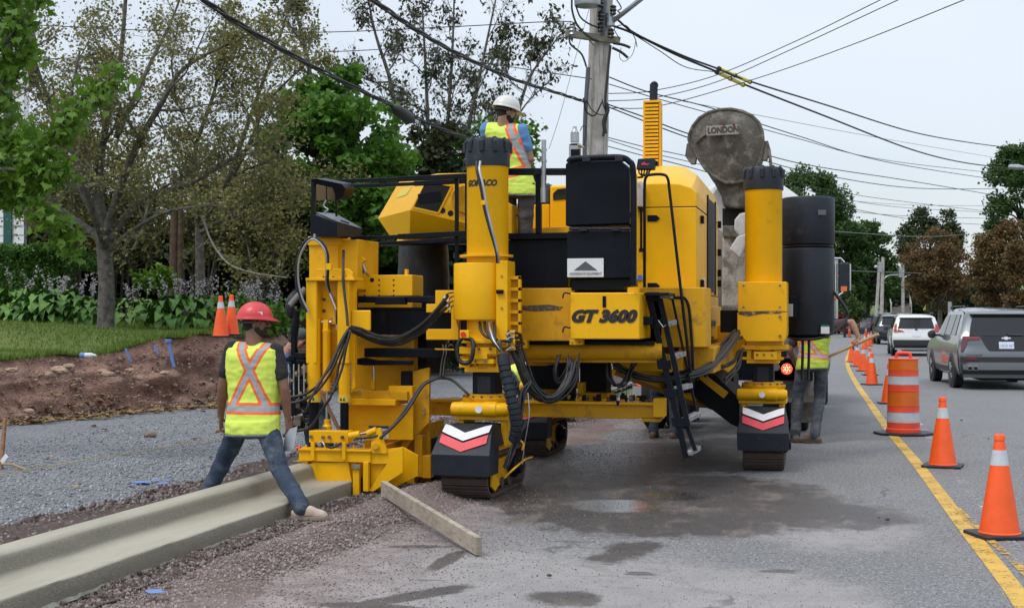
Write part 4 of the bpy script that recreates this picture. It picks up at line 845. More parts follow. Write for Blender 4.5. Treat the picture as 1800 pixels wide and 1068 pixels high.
b1('chute_ring', YEL, lambda q: q.lathe((cr_.x, 13.75, P(737, 428, 13.6).z), [(.275, 0), (.285, .03), (.275, .05)], 32), 0)
# ---------------- left tower that carries the mould
T = 11.75
tw = pbx('mould_tower', YEL, 543, 418, 594, 490, T + .25, .35, .01)
pbx('tower_collar', YEL, 541, 415, 597, 431, T + .23, .4, .006)
ppx('tower_side', YEL, [(594, 424), (629, 420), (628, 508), (620, 512), (594, 500)], T + .30, .6, .008)
ppx('tower_plate', YEL, [(556, 472), (612, 472), (620, 479), (620, 491), (556, 491)], T + .02, .03, .006)
pbx('tower_sill', YEL, 537, 488, 623, 493, T - .02, .25, .004)
pbx('back_plate', YEL, 556, 492, 600, 570, T + .14, .03, .003)
pbx('back_plate', YELD, 556, 571, 600, 672, T + .16, .03, .003)
# open C-channels each side, then round sleeves
for (x0, x1) in ((537, 560), (592, 617)):
    ppx('channel', YEL, [(x0, 492), (x1 - 3, 492), (x1 - 3, 640), (x0, 640)], T, .22, .018)
for (x0, x1) in ((541, 563), (596, 615)):
    c = P((x0 + x1) / 2, 600, T + .06); r_ = (P(x1, 600, T).x - P(x0, 600, T).x) / 2
    b1('guide_sleeve', YEL, lambda q: q.lathe((c.x, c.y, 0), [(r_, P(550, 707, T).z), (r_, P(550, 560, T).z)], 24), .003)
    b1('guide_band', mat('pale yellow band', (.70, .55, .06), .5), lambda q: q.lathe((c.x, c.y, 0), [(r_ + .003, P(550, 706, T).z), (r_ + .003, P(550, 694, T).z)], 24), 0)
    for s in (-.25, .3):
        b1('warning_triangle', LET, lambda q: q.prism([(c.x + r_ * s - .011, c.y - r_ - .006, P(550, 703, T).z), (c.x + r_ * s + .011, c.y - r_ - .006, P(550, 703, T).z), (c.x + r_ * s, c.y - r_ - .006, P(550, 697, T).z)], (0, .003, 0)), 0)
    b1('guide_rod', BLK, lambda q: q.lathe((c.x, c.y, 0), [(r_ * .76, P(550, 758, T).z), (r_ * .76, P(550, 700, T).z)], 20), 0)
pbx('side_plate', YEL, 617, 545, 651, 581, T + .05, .03, .012)
ppx('side_plate', YEL, [(617, 492), (624, 494), (624, 680), (617, 690)], T + .08, .06, .004)
cyc = P(574, 600, T + .08)
b1('lift_cylinder', YEL, lambda q: [q.lathe((cyc.x, cyc.y, 0), [(.036, P(574, 688, T).z), (.036, P(574, 585, T).z), (.04, P(574, 583, T).z), (.04, P(574, 579, T).z)], 20), q.box((cyc.x - .025, cyc.y - .03, P(574, 583, T).z), (cyc.x + .025, cyc.y + .03, P(574, 562, T).z))], .004)
b1('piston_rod', CHROME, lambda q: q.lathe((cyc.x, cyc.y, 0), [(.014, P(574, 742, T).z), (.014, P(574, 686, T).z)], 16), 0)
b1('clevis', YEL, lambda q: [q.lathe((cyc.x + .006, cyc.y, 0), [(.045, P(574, 758, T).z), (.045, P(574, 750, T).z), (.03, P(574, 746, T).z), (.03, P(574, 738, T).z)], 16)], .003)
b1('cylinder_pin', CHROME, lambda q: [q.cyl((cyc.x - .05, cyc.y, P(574, 566, T).z), (cyc.x - .03, cyc.y, P(574, 566, T).z), .016, 8), q.cyl((cyc.x + .03, cyc.y, P(574, 566, T).z), (cyc.x + .05, cyc.y, P(574, 566, T).z), .016, 8), q.cyl((cyc.x, cyc.y - .08, P(574, 752, T).z), (cyc.x, cyc.y - .04, P(574, 752, T).z), .016, 8)], 0)
bolts([(570, 526), (570, 546)], T + .14, .016); bolts([(569, 507), (586, 487), (569, 487), (583, 560)], T + .01, .010)
# black console and its hood on top of the tower
cons = b1('console', BLK, lambda q: q.prism([P(545, 374, T), P(592, 391, T), P(592, 416, T), P(545, 416, T)], (0, .30, 0)), .006)
S1, S2, S3, S4 = P(545, 374, T + .01), P(592, 391, T + .01), P(635, 406, T + .30), P(560, 373, T + .31)
b1('console_top', mat('console face', (.07, .08, .095), .3), lambda q: q.prism([P(556, 375, T + .29), P(590, 390, T - .01), P(636, 403, T + .32), P(590, 377, T + .5)], (0, 0, .012)), .003)
b1('console_side', mat('console brown', (.028, .018, .014), .5), lambda q: q.add([P(592, 391, T), P(636, 404, T + .32), P(634, 414, T + .32), P(592, 416, T), P(560, 392, T + .4), P(560, 414, T + .4)], [(0, 1, 2, 3), (0, 4, 1), (3, 2, 5), (1, 4, 5, 2)]), 0)
b1('console_switches', LET, lambda q: [q.bar(P(598, 388, T + .2), P(614, 393, T + .24), .02)], .003)
b1('console_post', BLK, lambda q: q.box(P(547, 376, T), P(556, 316, T + .05)), .003)
b1('console_post', BLK, lambda q: q.box(P(589, 380, T + .2), P(594, 330, T + .23)), .003)
b1('console_hood', BLK, lambda q: q.prism([P(548, 314, T - .02), P(556, 314, T - .02), P(600, 323, T + .15), P(607, 331, T + .2), P(603, 345, T + .2), P(592, 352, T + .15), P(584, 330, T + .1), P(548, 322, T)], (0, .26, .03)), .006)
pbx('hood_liner', mat('brown liner', (.12, .07, .03), .6), 556, 326, 590, 352, T + .34, .01, .003)
hose([P(574, 318, T + .1), P(574, 345, T + .1), P(575, 352, T + .1)], .006, BLK, 'cable'); hose([P(574, 352, T + .1), P(569, 362, T + .1), P(576, 368, T + .1), P(571, 374, T + .1)], .010, SILV, 'cable_coupling')
# ---------------- beams right of the tower
pf = pbx('perforated_beam', YEL, 629, 483, 725, 520, 12.3, .35, .008)
holes([(x, y) for x in (641, 666.5, 692) for y in (492, 501, 510.5, 519)][:12], 12.3, .009, pf); holes([(654, 492)], 12.3, .022, pf)
pbx('beam_pin', YEL, 711, 473, 716, 484, 12.35, .05, .003, pf)
pbx('slide_bar', BLK, 625, 521, 766, 531, 12.15, .06, .004); pbx('bar_block', BLK, 659, 522, 712, 535, 12.1, .08, .004)
pbx('lower_perforated_beam', YELD, 629, 532, 725, 543, 12.3, .3, .004)
pbx('telescopic_beam', BLK, 628, 540, 800, 588, 12.25, .5, .01); pbx('beam_cover', BLK, 628, 540, 750, 544, 12.22, .1, .003)
cb = ppx('beam_bracket', YEL, [(765, 510), (806, 510), (806, 597), (749, 597), (749, 578), (793, 578), (793, 549), (749, 549), (749, 534), (765, 534)], 12.08, .08, .006)
bolts([(810, 600), (816, 610)], 12.0, .01)
pbx('estop_box', YEL, 808, 580, 824, 594, 11.68, .06, .004)
b1('stop_button', mat('red button', (.7, .02, .015), .35), lambda q: q.cyl(P(814, 587, 11.69), P(814, 587, 11.66), .024, 18), .003)
hose([P(812, 594, 11.7), P(805, 605, 11.7), P(804, 622, 11.7), P(808, 634, 11.7), P(818, 638, 11.7), P(828, 632, 11.7), P(832, 612, 11.7), P(830, 598, 11.72), P(816, 594, 11.72)], .020, RUB, 'coiled_cable', n=8)
hose([P(805, 540, 12), P(803, 560, 11.9), P(807, 578, 11.75), P(810, 582, 11.7)], .005, RUB, 'cable')
# hopper body behind the mould
pbx('hopper_wall', YELD, 622, 592, 724, 700, 12.45, .05, .008); pbx('hopper_edge', YELD, 722, 590, 728, 650, 12.40, .12, .004)
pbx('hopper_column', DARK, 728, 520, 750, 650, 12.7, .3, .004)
pbx('hopper_bar', BLK, 640, 612, 830, 628, 12.2, .14, .005); ppx('hopper_bar', BLK, [(627, 630), (640, 628), (660, 633), (723, 634), (723, 641), (640, 642), (627, 640)], 12.18, .08, .004)
b1('hopper_screw', CHROME, lambda q: q.cyl(P(657, 642, 12.22), P(657, 668, 12.22), .013, 10), 0)
b1('screw_nut', YELD, lambda q: [q.box(P(652, 668, 12.2), P(662, 684, 12.26))], .004)
pbx('hopper_motor', BLK, 704, 652, 721, 679, 12.25, .1, .01)
pbx('hopper_bracket', YEL, 683, 678, 725, 703, 12.15, .08, .004); holes([(708, 692), (700, 692)], 12.15, .018)
pbx('hopper_ledge', YELD, 615, 687, 716, 703, 12.1, .35, .006); pbx('hopper_ledge', YEL, 614, 701, 695, 712, 12.05, .4, .006)
bolts([(690, 698), (646, 698), (620, 688), (682, 686), (648, 728), (690, 733), (620, 735)], 12.08, .010, m=YELD)
pbx('hopper_front', YEL, 612, 711, 726, 772, 12.2, .04, .006)
ppx('hopper_cheek', YELD, [(725, 652), (755, 645), (755, 742), (726, 770), (700, 812), (690, 812), (726, 742)], 12.3, .04, .006); bolts([(745, 718), (745, 726)], 12.29, .014, m=CHROME)
stk = pbx('info_sticker', WHT, 648, 748, 683, 770, 12.193, .004, 0); pbx('sticker_band', mat('navy print', (.02, .05, .2), .5), 648, 748, 683, 752.5, 12.190, .003, 0, stk)
for k in range(5): pbx('sticker_line', MATS['grey letters'], 651, 756 + k * 2.6, 680 - (k % 2) * 6, 757 + k * 2.6, 12.190, .003, 0, stk)
ppx('hopper_skirt', YELD, [(640, 772), (726, 772), (755, 742), (755, 850), (690, 866), (640, 866)], 12.45, .5, .01)
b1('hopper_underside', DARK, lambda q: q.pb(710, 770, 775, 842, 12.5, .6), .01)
for (x0, y0, x1, y1) in ((728, 765, 742, 838), (742, 800, 757, 840), (715, 812, 728, 850)): pbx('depth_foot', YELD, x0, y0, x1, y1, 12.3, .12, .006)
pbx('carriage_beam', YELD, 755, 706, 1165, 733, 13.0, .16, .008); pbx('carriage_lip', YEL, 755, 704, 1163, 709, 12.95, .05, .003)
pbx('carriage_end', YEL, 1148, 700, 1167, 733, 12.92, .22, .006); pbx('carriage_pad', YELD, 1128, 733, 1160, 741, 13.0, .15, .004)
q = MB(); q.box(P(760, 702, 13.05), P(825, 698, 13.4)); q.build('timber_strip', mat('pale timber strip', (.42, .33, .24), .8), MC, bev=.002)
# clutter on the carriage: blocks, bolts, valves
rs = random.Random(4)
for k in range(34):
    x = 925 + rs.random() * 225; w_ = 3 + rs.random() * 9; h_ = 3 + rs.random() * 9; pbx('carriage_fitting', rs.choice([BLK, STEEL, YELD, BLK]), x, 705 - h_, x + w_, 705, 12.97 + rs.random() * .15, .05 + rs.random() * .1, .003)
pbx('trimmer_post', BLK, 1019, 633, 1066, 692, 13.6, .3, .01); pbx('trimmer_base', YELD, 1014, 690, 1070, 706, 13.4, .4, .008); pbx('trimmer_base', YEL, 1015, 672, 1024, 692, 13.35, .2, .004)
b1('trimmer_shaft', BLK, lambda q: q.cyl(P(990, 690, 13.3), P(1012, 690, 13.3), .06, 16), .004)
# ---------------- slipform mould
M0 = 11.42
pbx('mould_header', YEL, 543, 757, 612, 778, M0 + .05, .14, .006); bolts([(547, 767), (568, 768), (579, 768), (602, 768)], M0 + .04, .017)
md = pbx('mould_beam', YEL, 525, 792, 651, 811, M0, .10, .004)
pbx('mould_beam_lip', YEL, 524, 789, 652, 792.5, M0 - .02, .16, .003)
for x in (549, 604): pbx('mould_strap', YEL, x - 3, 777, x + 3, 808, M0 - .03, .03, .003)
for x in (538, 571, 622, 640): b1('mould_stud', YEL, lambda q: q.cyl(P(x, 792, M0 + .05), P(x, 778 + (x % 3) * 3, M0 + .05), .008, 8), 0)
# mould side plates: profile follows the kerb
kx = KX0
def mould_body(q):
    z = P(560, 812, M0).z; prof = [(kx + .02, .0), (kx + .02, .153), (kx - .31, .153), (kx - .355, .18), (kx - .38, .285), (kx - .42, .302), (kx - .56, .302), (kx - .56, z), (kx + .02, z)]
    q.prism([(x, M0 + .06, z_) for x, z_ in prof], (0, .9, 0))
b1('mould_body', YEL, mould_body, .006)
ppx('mould_gusset', YEL, [(541, 815), (553, 812), (612, 812), (620, 855), (560, 858), (556, 846)], M0 + .02, .03, .004)
for (x0, x1, y0, y1) in ((620, 631, 818, 871), (638, 647, 812, 863)): pbx('mould_foot', YEL, x0, y0, x1, y1, M0 - .02, .05, .004)
pbx('foot_clamp', STEEL, 618, 816, 633, 824, M0 - .04, .03, .003); pbx('foot_clamp', YEL, 531, 806, 541, 828, M0 + .02, .04, .004)
ppx('side_wedge', YEL, [(651, 795), (680, 793), (708, 785), (708, 830), (655, 864), (648, 862), (680, 815), (651, 815)], M0 + .02, .02, .004)
ppx('side_wedge', YEL, [(651, 815), (680, 797), (680, 818), (652, 862)], M0 + .06, .4, .004)
ppx('mould_cheek', YEL, [(652, 792), (708, 785), (735, 800), (735, 836), (690, 858), (660, 862)], M0 + .30, .02, .004)
b1('side_plate_long', YELD, lambda q: q.box((kx + .10, M0 + .2, .03), (kx + .13, M0 + 1.6, .42)), .004)
ppx('pivot_plate', YEL, [(652, 796), (652, 776), (660, 765), (663, 752), (669, 752), (673, 772), (680, 790), (680, 797)], M0 - .0, .03, .004)
b1('pivot_pin', YELD, lambda q: q.cyl(P(660, 784, M0 - .03), P(660, 784, M0 + .04), .03, 18), .004)
b1('side_cylinder', YEL, lambda q: q.cyl(P(614, 766, M0 + .02), P(633, 763, M0 + .02), .035, 14), .003)
b1('side_rod', CHROME, lambda q: q.cyl(P(632, 763, M0 + .02), P(648, 760, M0 + .02), .012, 10), 0)
b1('rod_end', YEL, lambda q: q.cyl(P(646, 762, M0 + .02), P(662, 755, M0 + .02), .030, 14), .003)
b1('red_knob', mat('red button'), lambda q: q.cyl(P(522, 788, M0), P(529, 787, M0), .02, 12), .004)
# water tank behind the right leg
YT = 15.75; ct = P(1420, 470, YT); rt = .297
def tankp(q, za, zb2, r_): q.lathe((ct.x, YT + .05, 0), [(r_ * .97, P(1420, zb2, YT).z), (r_, P(1420, zb2, YT).z + .015), (r_, P(1420, za, YT).z - .025), (r_ * .97, P(1420, za, YT).z - .006), (r_ * .9, P(1420, za, YT).z)], 48)
tk = b1('water_tank', BLKP, lambda q: tankp(q, 347, 430, rt), .0)
b1('tank_groove', BLK, lambda q: tankp(q, 430, 436, rt * .965), 0, tk); b1('tank_lower', BLKP, lambda q: tankp(q, 436, 588, rt * .985), 0, tk)
b1('tank_foot', BLK, lambda q: tankp(q, 588, 594, rt * .8), 0, tk); pbx('tank_dent', mat('worn grey', (.10, .105, .115), .6), 1438, 369, 1452, 378, YT - .236, .01, .004, tk)
pbx('tank_sticker', WHT, 1443, 573.5, 1458, 586, YT - .245, .06, 0, tk); pbx('sticker_band', mat('green print', (.02, .18, .12), .5), 1443, 571, 1458, 574, YT - .245, .06, 0, tk)
pbx('tank_bracket', BLK, 1378, 520, 1402, 560, YT - .3, .3, .01); pbx('bracket_plate', SILV, 1384, 534, 1394, 556, YT - .32, .02, .003)
for x in (1411, 1422): hose([P(x, 590, YT - .1), P(x, 620, YT - .12), P(x - 1, 655, YT - .1), P(x - 1, 668, YT - .1)], .016, RUB)
hose([P(1386, 590, YT), P(1400, 596, YT - .2), P(1440, 594, YT - .2), P(1470, 580, YT - .1), P(1488, 560, YT), P(1488, 545, YT), P(1475, 525, YT), P(1462, 508, YT)], .018)
# ---------------- receiving conveyor behind
b1('feed_conveyor', BLK, lambda q: q.prism([P(1225, 655, 15.2), P(1248, 650, 15.2), P(1300, 700, 15.2), P(1300, 752, 15.2), P(1285, 745, 15.2), P(1212, 690, 15.2)], (0, 1.3, 0)), .01)
b1('conveyor_rail', YEL, lambda q: q.prism([P(1227, 664, 15.12), P(1236, 656, 15.12), P(1280, 690, 15.12), P(1272, 700, 15.12)], (0, .06, 0)), .004)
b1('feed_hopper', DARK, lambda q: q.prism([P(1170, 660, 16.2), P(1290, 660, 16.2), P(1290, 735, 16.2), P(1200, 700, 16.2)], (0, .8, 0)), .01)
b1('feed_boom', YELD, lambda q: q.bar(P(1090, 640, 14.2), P(1240, 700, 15.6), .18, .22), .01)
# ---------------- hose looms
rs = random.Random(9)
def loom(pts, n, r, spread, m=RUB, sag=0.):
    for i in range(n):
        off = [Vector(((rs.random() - .5) * spread, (rs.random() - .5) * spread, (rs.random() - .5) * spread)) for _ in pts]; o0 = Vector(((rs.random() - .5), (rs.random() - .5), (rs.random() - .5))) * spread
        hose([p + o * .45 + o0 for p, o in zip(pts, off)], r * (.8 + .4 * rs.random()), m)
def ribbed(pts, r, name='ribbed_hose', pitch=.011):
    c = crom(pts, 10); L = [0.]
    for a, b_ in zip(c, c[1:]): L.append(L[-1] + (b_ - a).length)
    n = int(L[-1] / pitch * 2); out = []; rr = []
    for k in range(n + 1):
        s = L[-1] * k / n; i = min(max(np.searchsorted(L, s) - 1, 0), len(c) - 2); f = (s - L[i]) / max(L[i + 1] - L[i], 1e-6); out.append(c[i].lerp(c[i + 1], f)); rr.append(r * (1 if k % 2 else .72))
    mb = MB(); mb.tube(out, rr, 7); return mb.build(name, RUB, MC, smooth=0)
for k, (dx, dy, dY) in enumerate(((0, 0, 0), (3, 5, .03), (5, -4, .04), (7, 9, .05))):    # the big sagging loom from the tower to the beam
    ribbed([P(613 + dx * .6, 576 + dy * .6, 11.55), P(630 + dx, 582 + dy, 11.55 + dY), P(660 + dx, 594 + dy, 11.58 + dY), P(695 + dx, 596 + dy, 11.62 + dY), P(735 + dx, 575 + dy, 11.72 + dY), P(765 + dx, 546 + dy * .8, 11.85 + dY), P(783 + dx, 524 + dy * 1.3, 11.98)], .0155)
for k, (x, y) in enumerate(((783, 521), (789, 527), (788, 536), (792, 542))): hose([P(x - 5, y + 6, 11.95), P(x + 4, y - 5, 11.98), P(806, y - 8 - k, 12.0)], .007, RUB, 'cable'); hose([P(x - 3, y + 4, 11.94), P(x, y, 11.96)], .012, SILV, 'hose_fitting')
for k, pts in enumerate(([(612, 578), (600, 598), (588, 625), (572, 655), (556, 680), (535, 693), (508, 698)], [(614, 580), (604, 602), (592, 632), (575, 665), (555, 690), (530, 704), (508, 708)], [(616, 580), (606, 610), (596, 640), (590, 670), (580, 700), (565, 722), (545, 750), (520, 757)], [(612, 580), (596, 610), (583, 640), (565, 668), (545, 702), (538, 722)], [(616, 582), (608, 612), (603, 640), (596, 662), (585, 690)])):
    ribbed([P(x, y, 11.55 - .02 * k) for x, y in pts[:5]], .014); hose([P(x, y, 11.55 - .02 * k) for x, y in pts[4:]] + ([P(pts[-1][0] - 6, pts[-1][1], 11.6)]), .013)
hose([P(604, 440, 11.9), P(603, 482, 11.74), P(605, 510, 11.7), P(609, 545, 11.65), P(611, 572, 11.6)], .013, RUB, 'antenna_cable')
hose([P(522, 470, 11.8), P(520, 490, 11.8), P(524, 520, 11.8), P(536, 545, 11.8)], .011)
for k in range(2):   # looped steel-braided hoses over the tower
    d = k * 3; hose([P(540 + d, 548, 11.7), P(527 + d, 520, 11.68), P(521 + d, 488, 11.66), P(523 + d, 455, 11.64), P(534 + d, 427 + d, 11.62), P(550, 417 + d, 11.62), P(566 - d, 425 + d, 11.62), P(576 - d, 445, 11.62), P(577 - d, 475, 11.66), P(577 - d, 500, 11.75), P(584 + d, 525, 11.82), P(590, 545, 11.85), P(592, 570 + d * 3, 11.85)], .0105, (RUB, SILV)[k], 'braided_hose')
for (x, y) in ((582, 520), (586, 530), (590, 540)): b1('hose_fitting', CHROME, lambda q: q.cyl(P(x - 3, y - 8, 11.8), P(x + 1, y + 4, 11.8), .014, 10), 0)
pbx('hose_clamp', YEL, 573, 463, 582, 474, 11.6, .04, .003); b1('clamp_stud', SILV, lambda q: q.cyl(P(553, 421, 11.62), P(553, 411, 11.62), .012, 8), 0)
b1('angle_fitting', YEL, lambda q: q.bar(P(631, 455, 12.2), P(638, 463, 12.2), .06, .09), .004); hose([P(638, 463, 12.2), P(643, 478, 12.2), P(648, 484, 12.25)], .013, SILV, 'braided_hose'); hose([P(634, 464, 12.2), P(638, 480, 12.2)], .012, RUB)
# loop of hoses left of the tower
for k in range(5): hose([P(538, 575 - k * 4, 11.9), P(520 + k, 560 + k * 2, 11.85), P(507 + k * 2, 555 - k * 3, 11.8), P(504 + k * 3, 535, 11.8), P(512 + k * 2, 517 + k, 11.85), P(528, 510 + k * 3, 11.9), P(539, 520, 11.95)], .0115)
b1('grey_sleeve', mat('grey hose sleeve', (.16, .16, .165), .7, bump=.3), lambda q: q.tube(crom([P(509, 537, 11.75), P(522, 522, 11.8), P(537, 508, 11.85)], 5), [.026] * 6 + [.032] * 5, 12), 0)
# thin hoses from the mould up to the leg
hose([P(668, 770, 11.4), P(690, 750, 11.5), P(715, 722, 11.6), P(742, 680, 11.75), P(760, 668, 11.8), P(775, 664, 11.85), P(795, 668, 11.9), P(815, 685, 11.85), P(824, 694, 11.8)], .013)
hose([P(625, 770, 11.4), P(660, 766, 11.42), P(686, 752, 11.5), P(715, 715, 11.62), P(740, 678, 11.76), P(760, 666, 11.82), P(778, 662, 11.87)], .011)
for x in (774, 779): hose([P(x, 662, 11.85), P(x + 2, 640, 11.95), P(x + 6, 620, 12.05), P(x + 5, 606, 12.1)], .011)
b1('hose_tie', YELD, lambda q: q.bar(P(765, 613, 12.0), P(798, 614, 11.95), .012), 0)
hose([P(572, 780, 11.35), P(580, 786, 11.35), P(590, 784, 11.36), P(600, 778, 11.4)], .011); hose([P(556, 780, 11.4), P(566, 776, 11.38), P(571, 782, 11.36), P(583, 788, 11.35)], .006, SILV, 'cable')
# segmented conduit down to the near track
cc = crom([P(884, 622, 11.62), P(886, 640, 11.6), P(892, 670, 11.58), P(899, 700, 11.56), P(905, 725, 11.56), P(908, 750, 11.58), P(904, 775, 11.62)], 8)
b1('conduit', BLKP, lambda q: q.tube(cc, .045, 14), 0, smooth=60)
for k in range(0, len(cc) - 2, 3):
    t = (cc[k + 1] - cc[k]).normalized(); b1('conduit_ring', BLKP, lambda q: q.lathe(cc[k], [(.045, 0), (.056, .004), (.056, .040), (.05, .044)], 14, t), .002)
for (xa, ya) in ((852, 566), (860, 566), (868, 566), (892, 585), (896, 585)):
    hose([P(xa, ya, 11.85), P(xa + 2, ya + 14, 11.75), P(872 + (xa - 870) * .3, 600, 11.66), P(882, 618, 11.63), P(884, 628, 11.62)], .013, rs.choice([RUB, RUB, SILV]))
hose([P(843, 566, 11.85), P(846, 582, 11.75), P(856, 592, 11.72), P(875, 597, 11.7)], .012); hose([P(884, 560, 11.9), P(890, 580, 11.85), P(902, 590, 11.85)], .016)
pbx('valve_manifold', YEL, 897, 580, 905, 615, 11.8, .05, .003)
for k in range(4): b1('hose_fitting', SILV, lambda q: q.tube([P(904, 584 + k * 9, 11.8), P(896, 584 + k * 9, 11.78), P(890, 589 + k * 9, 11.74)], .009, 8), 0); hose([P(905, 584 + k * 8, 11.8), P(914, 588 + k * 6, 11.85), P(918 + k, 604, 11.9)], .012)
loom([P(908, 612, 11.95), P(922, 650, 11.95), P(936, 680, 11.95), P(958, 698, 12.0), P(985, 692, 12.1), P(1003, 665, 12.2), P(1012, 630, 12.3)], 12, .0125, .075)
loom([P(905, 608, 11.95), P(915, 640, 11.9), P(925, 668, 11.9), P(945, 694, 11.95), P(975, 700, 12.0), P(1000, 672, 12.1), P(1008, 640, 12.2)], 6, .011, .04, SILV if False else RUB)
loom([P(985, 625, 12.35), P(978, 650, 12.3), P(983, 672, 12.3), P(998, 650, 12.3), P(1000, 628, 12.35)], 4, .011, .04)
loom([P(905, 770, 11.7), P(915, 745, 11.75), P(918, 715, 11.8), P(922, 690, 11.85), P(935, 672, 11.9)], 6, .0115, .04)
loom([P(890, 820, 11.62), P(900, 790, 11.66), P(910, 765, 11.72), P(922, 740, 11.8)], 6, .012, .05)
hose([P(928, 690, 11.8), P(930, 730, 11.75), P(922, 780, 11.75), P(918, 815, 11.75)], .004, SILV, 'thin_wire'); hose([P(888, 838, 11.6), P(905, 822, 11.62), P(922, 808, 11.9), P(935, 803, 12.3)], .009, YELD, 'yellow_cord'); hose([P(913, 772, 11.7), P(920, 780, 11.72), P(918, 790, 11.72)], .010, YEL, 'yellow_tie')
# looms under the body
loom([P(1080, 640, 12.8), P(1105, 655, 12.8), P(1135, 664, 12.75), P(1170, 668, 12.75), P(1200, 664, 12.8), P(1240, 650, 13.1), P(1270, 625, 13.6), P(1298, 590, 14.2)], 11, .0125, .055)
loom([P(1070, 645, 12.7), P(1072, 665, 12.65), P(1085, 680, 12.65), P(1100, 672, 12.7), P(1108, 655, 12.75), P(1118, 635, 12.8)], 6, .009, .05)
loom([P(1120, 625, 12.9), P(1112, 650, 12.8), P(1108, 665, 12.75)], 4, .009, .03, SILV)
loom([P(1230, 660, 13.6), P(1255, 628, 13.9), P(1285, 600, 14.3), P(1298, 588, 14.5)], 7, .016, .09)
loom([P(1255, 645, 14.0), P(1275, 645, 14.2), P(1290, 635, 14.3), P(1300, 618, 14.5)], 3, .012, .05)
loom([P(1272, 670, 14.0), P(1285, 655, 14.2), P(1297, 640, 14.3), P(1303, 615, 14.5)], 3, .012, .05)
for (x, y) in ((1086, 712), (1095, 698), (1101, 706)): hose([P(x, y - 40, 12.7), P(x, y - 8, 12.7)], .003, RUB, 'thin_wire'); b1('hanging_plug', BLK, lambda q: q.cyl(P(x, y - 8, 12.7), P(x, y, 12.7), .018, 10, .01), 0)
loom([P(830, 600, 11.9), P(838, 618, 11.85), P(838, 640, 11.85)], 3, .008, .03)
# sensor cluster at the left of the tower (grade controls)
rs = random.Random(12)
for k in range(46):
    x = 505 + rs.random() * 34; y = 610 + rs.random() * 138; w_ = 3 + rs.random() * 13; h_ = 4 + rs.random() * 16
    pbx('control_valve', rs.choice([BLK, BLK, BLK, TRK, STEEL]), x, y, min(x + w_, 541), y + h_, 11.75 + rs.random() * .4, .06 + rs.random() * .1, .004)
for (x, y) in ((508, 652), (513, 668), (509, 687), (532, 645), (536, 668), (512, 733), (520, 655), (528, 690)): b1('valve_knob', mat('brass fitting', (.42, .36, .2), .35, metal=.7), lambda q: q.cyl(P(x, y, 11.70), P(x, y, 11.66), .012, 10), 0)
for k in range(4): pbx('valve_rod', SILV, 506 + k * 9, 640, 508 + k * 9, 700, 11.72, .01, .001)
pbx('control_mast', BLK, 511, 560, 519, 760, 11.95, .06, .006); pbx('control_beam', BLK, 500, 628, 541, 636, 11.9, .06, .004); pbx('control_beam', BLK, 503, 740, 541, 752, 11.9, .1, .004)
b1('camera_boom', BLK, lambda q: [q.cyl(P(518, 575, 11.8), P(522, 545, 11.8), .03, 12), q.cyl(P(516, 590, 11.8), P(519, 570, 11.8), .04, 12)], .003)

# ================================================================== CONES, DRUM, TIMBER AND SMALL THINGS ON THE GROUND
def make_cone(label, group, bands=2):
    t = thing('traffic_cone', label, 'traffic cone', group=group)
    q = MB(); q.prism([(x, y, .0) for x, y in [(-.17, -.2), (.17, -.2), (.2, -.17), (.2, .17), (.17, .2), (-.17, .2), (-.2, .17), (-.2, -.17)]], (0, 0, .028)); q.build('rubber_base', BLKP, t, bev=.008)
    q = MB(); q.lathe((0, 0, 0), [(.150, .028), (.150, .034), (.143, .040), (.066, .52), (.035, .70), (.041, .702), (.039, .725), (.034, .74), (.024, .745), (.022, .73)], 36); q.build('cone_body', ORG, t)
    q = MB(); r0 = lambda z: .143 + (.035 - .143) * (z - .04) / .66 + .0022; q.lathe((0, 0, 0), [(r0(.52), .52), (r0(.63), .63)], 36); q.build('reflective_band', REFL, t)
    return t
cn = make_cone('nearest orange cone with black scuffs, at the right edge of the photo', 'cones along the yellow line')
cn.location = G(1757, 942) ; cn.rotation_euler = (0, 0, .35)
for (x, y, s) in ((.0, .33, .03), (.035, .27, .035), (-.03, .25, .02)):
    q = MB(); r_ = .145 * (1 - y / .86); a = x / .1 - 1.2; q.cyl((r_ * math.cos(a) * .98, r_ * math.sin(a) * .98, y), (r_ * math.cos(a) * 1.035, r_ * math.sin(a) * 1.035, y), s * .45, 8); sc_ = q.build('scuff_mark', mat('scuff', (.08, .04, .03), .7), cn)
    sc_.matrix_parent_inverse = Matrix()
for c_ in cn.children: c_.matrix_parent_inverse = Matrix()
CL = [((1657, 820), 'orange cone second from the camera, right of the striped drum', -.2), ((1563, 709), 'orange cone standing just behind the striped drum on its left', .1),
      ((1532.5, 676), 'orange cone closest beyond the drum in the row along the yellow line', .5), ((1529, 659), 'orange cone half hidden behind the first cone beyond the drum', .2), ((1517, 652), 'third orange cone beyond the drum, left of the overlapping pair', .1),
      ((1507, 644), 'fourth orange cone beyond the drum, below the shovel handle', .3), ((1497, 636), 'leftmost orange cone of the row, under the hand of the shovel worker', .0)]
far_c = [(1520, 613), (1527, 608), (1531.5, 604), (1537, 600), (1543, 597.5), (1548, 595), (1553, 593), (1522, 592), (1558, 591)]
for (p, l, rz) in CL: dup(cn, G(*p), rz, l)
for o in [o for o in COL.objects if o.name.startswith('scuff_mark.') and o.parent is not cn]: bpy.data.objects.remove(o)
fc = 'small far orange cone in the dense row leading to the waiting cars'
for k, p in enumerate(sorted(far_c, key=lambda p: -p[1])):
    c_ = dup(cn, G(*p), .2, ('nearest', 'second nearest', 'third nearest', 'fourth nearest', 'fifth nearest', 'sixth nearest', 'seventh nearest', 'eighth nearest', 'farthest')[k] + ' cone of the small dense row leading to the waiting cars', group='far cones in the dense row')
